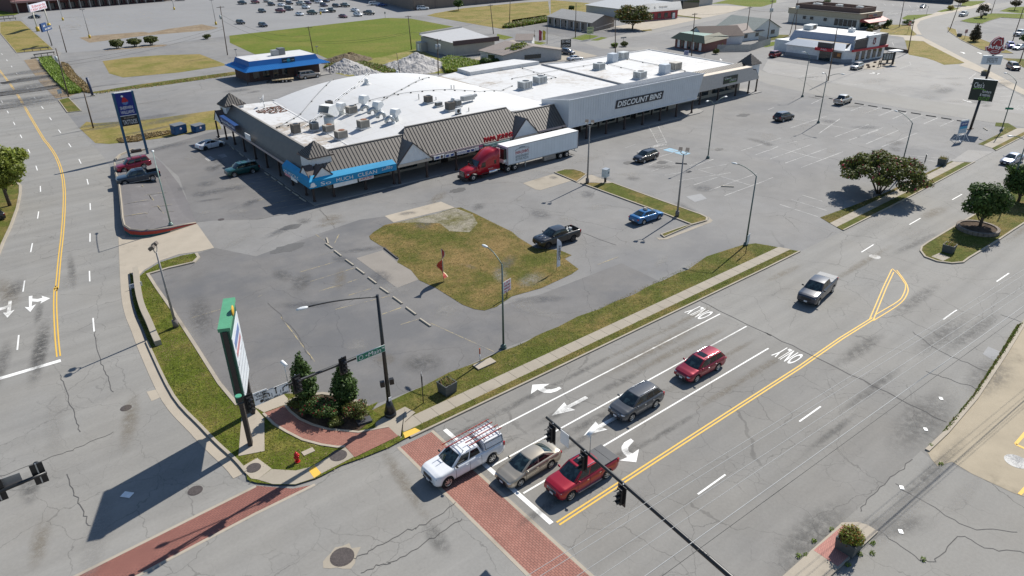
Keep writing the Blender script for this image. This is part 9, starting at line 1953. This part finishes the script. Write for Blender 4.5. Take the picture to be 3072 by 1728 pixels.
smear(T(0,2,400,620),8.5,.95,1.35,dk_s);smear(T(0,2,405,640),5.5,.8,1.35,dk_s);smear(T(0,2,10,780),6.0,.9,1.35,dk_s);smear(T(0,2,390,250),3.5,.5,1.35,dk_s);smear(T(3,3,430,1050),5.5,1.6,.05,dk_s,.02);smear(T(3,2,1560,1320),7,2.0,.05,dk_s);smear(T(3,2,2230,880),5,2.0,.1,dk_s);smear(T(3,3,1200,950),4,1.2,-.5,dk_s)
for y in (35.1,32.0,28.8,25.4):
 for i in range(5):smear((23.5+i*6.2+rng.uniform(-1,1),y+rng.uniform(-.3,.3)),rng.uniform(3,6),rng.uniform(.35,.6),rng.uniform(-.02,.02),dk_s if i<3 else br_s)
for i in range(26):smear((rng.uniform(26,120),rng.uniform(8,36)),rng.uniform(3,10),rng.uniform(.4,1.3),rng.uniform(-.05,.05),rng.choice([lt_s,lt_s,dk_s,br_s]))
for i in range(22):smear((rng.uniform(-6,17),rng.uniform(18,90)),rng.uniform(2,7),rng.uniform(.5,1.5),rng.uniform(1.2,1.6),rng.choice([lt_s,lt_s,dk_s,br_s]))
for i in range(34):x=rng.uniform(22,52);smear((x,rng.uniform(44,84)),rng.uniform(.8,4),rng.uniform(.5,2.2),rng.uniform(0,3),rng.choice([lt_s,bk_s,bk_s,dk_s,br_s]))
for i in range(40):smear((rng.uniform(56,150),rng.uniform(44,82)),rng.uniform(.6,4.5),rng.uniform(.4,2.2),rng.uniform(0,3),rng.choice([lt_s,lt_s,bk_s,dk_s]))
for i in range(20):smear((rng.uniform(165,225),rng.uniform(48,92)),rng.uniform(2,8),rng.uniform(1,3),rng.uniform(-.6,.2),rng.choice([lt_s,dk_s,bk_s]))
for i in range(20):smear((rng.uniform(22,60),rng.uniform(130,172)),rng.uniform(2,9),rng.uniform(1,3),rng.uniform(-.2,.4),rng.choice([lt_s,bk_s,bk_s]))
for i in range(18):smear((rng.uniform(22,34),rng.uniform(86,125)),rng.uniform(.8,3),rng.uniform(.6,2),rng.uniform(0,3),rng.choice([bk_s,bk_s,lt_s]))
for i in range(26):smear((rng.uniform(40,130),rng.uniform(215,330)),rng.uniform(5,16),rng.uniform(2,4),rng.uniform(0,.4),rng.choice([lt_s,bk_s]))
# sealed joints and long cracks
jn=MB()
def crackline(qs,wd=.07,z=.0175):
 P=curve(GG(qs),6);P=[(x+rng.gauss(0,.07),y+rng.gauss(0,.07))for x,y in P];ribbon(jn,P,wd,z)
crackline([T(2,2,1900,140),T(2,2,2576,460),T(3,2,0,462),T(3,2,580,745),T(3,2,1310,1110),T(3,2,1790,1355)],.09)
for qs in ([T(3,2,1460,440),T(3,2,1740,640),T(3,2,2040,770),T(3,2,2240,865)],[T(3,2,1600,840),T(3,2,1850,930),T(3,2,2110,1020)],[T(3,2,2350,270),T(3,2,2550,345)],[T(0,2,950,440),T(0,2,1010,720),T(0,2,1080,900),T(0,2,1130,1050)],[T(0,2,600,870),T(0,2,680,1050),T(0,2,760,1300),T(0,2,810,1449)],[T(0,3,0,450),T(0,3,460,275),T(0,3,780,160),T(0,3,1140,0)],[T(0,3,680,430),T(0,3,760,640),T(0,3,850,840),T(0,3,900,960)],[T(1,3,980,1275),T(1,3,1180,1180),T(1,3,1480,1010),T(1,3,1700,920),T(1,3,2030,710)],[T(1,3,1080,1420),T(1,3,1280,1330),T(1,3,1450,1280),T(1,3,1800,1050),T(1,3,2090,880)],[T(3,3,920,810),T(3,3,1030,660),T(3,3,1250,460),T(3,3,1440,285)],[T(3,3,1270,520),T(3,3,1600,720),T(3,3,2010,950),T(3,3,2500,1000)],[T(3,3,1100,980),T(3,3,1370,1180),T(3,3,1560,1290),T(3,3,1690,1280),T(3,3,1930,1040),T(3,3,2170,1170),T(3,3,2576,1210)],[T(1,1,0,760),T(1,1,600,640),T(1,1,1400,430)],[T(1,1,640,650),T(1,1,740,770)],[T(1,2,130,150),T(1,2,380,430),T(1,2,560,720)],[T(2,1,700,890),T(2,1,1050,1020)]):crackline(qs,.055,.018)
o=jn.build('sealed_cracks',paint('crack_dark',(.085,.082,.078),.9));o['kind']='structure'
for q in ROADWORDS:
 c=G(q);o=text('ONLY',(c[0],c[1],0.018),(0,1,0),(-1,0,0),2.25,1.95,white_p,None,extrude=0.0,name='road_lettering',bold=.012);o['kind']='structure'
finish_texts()
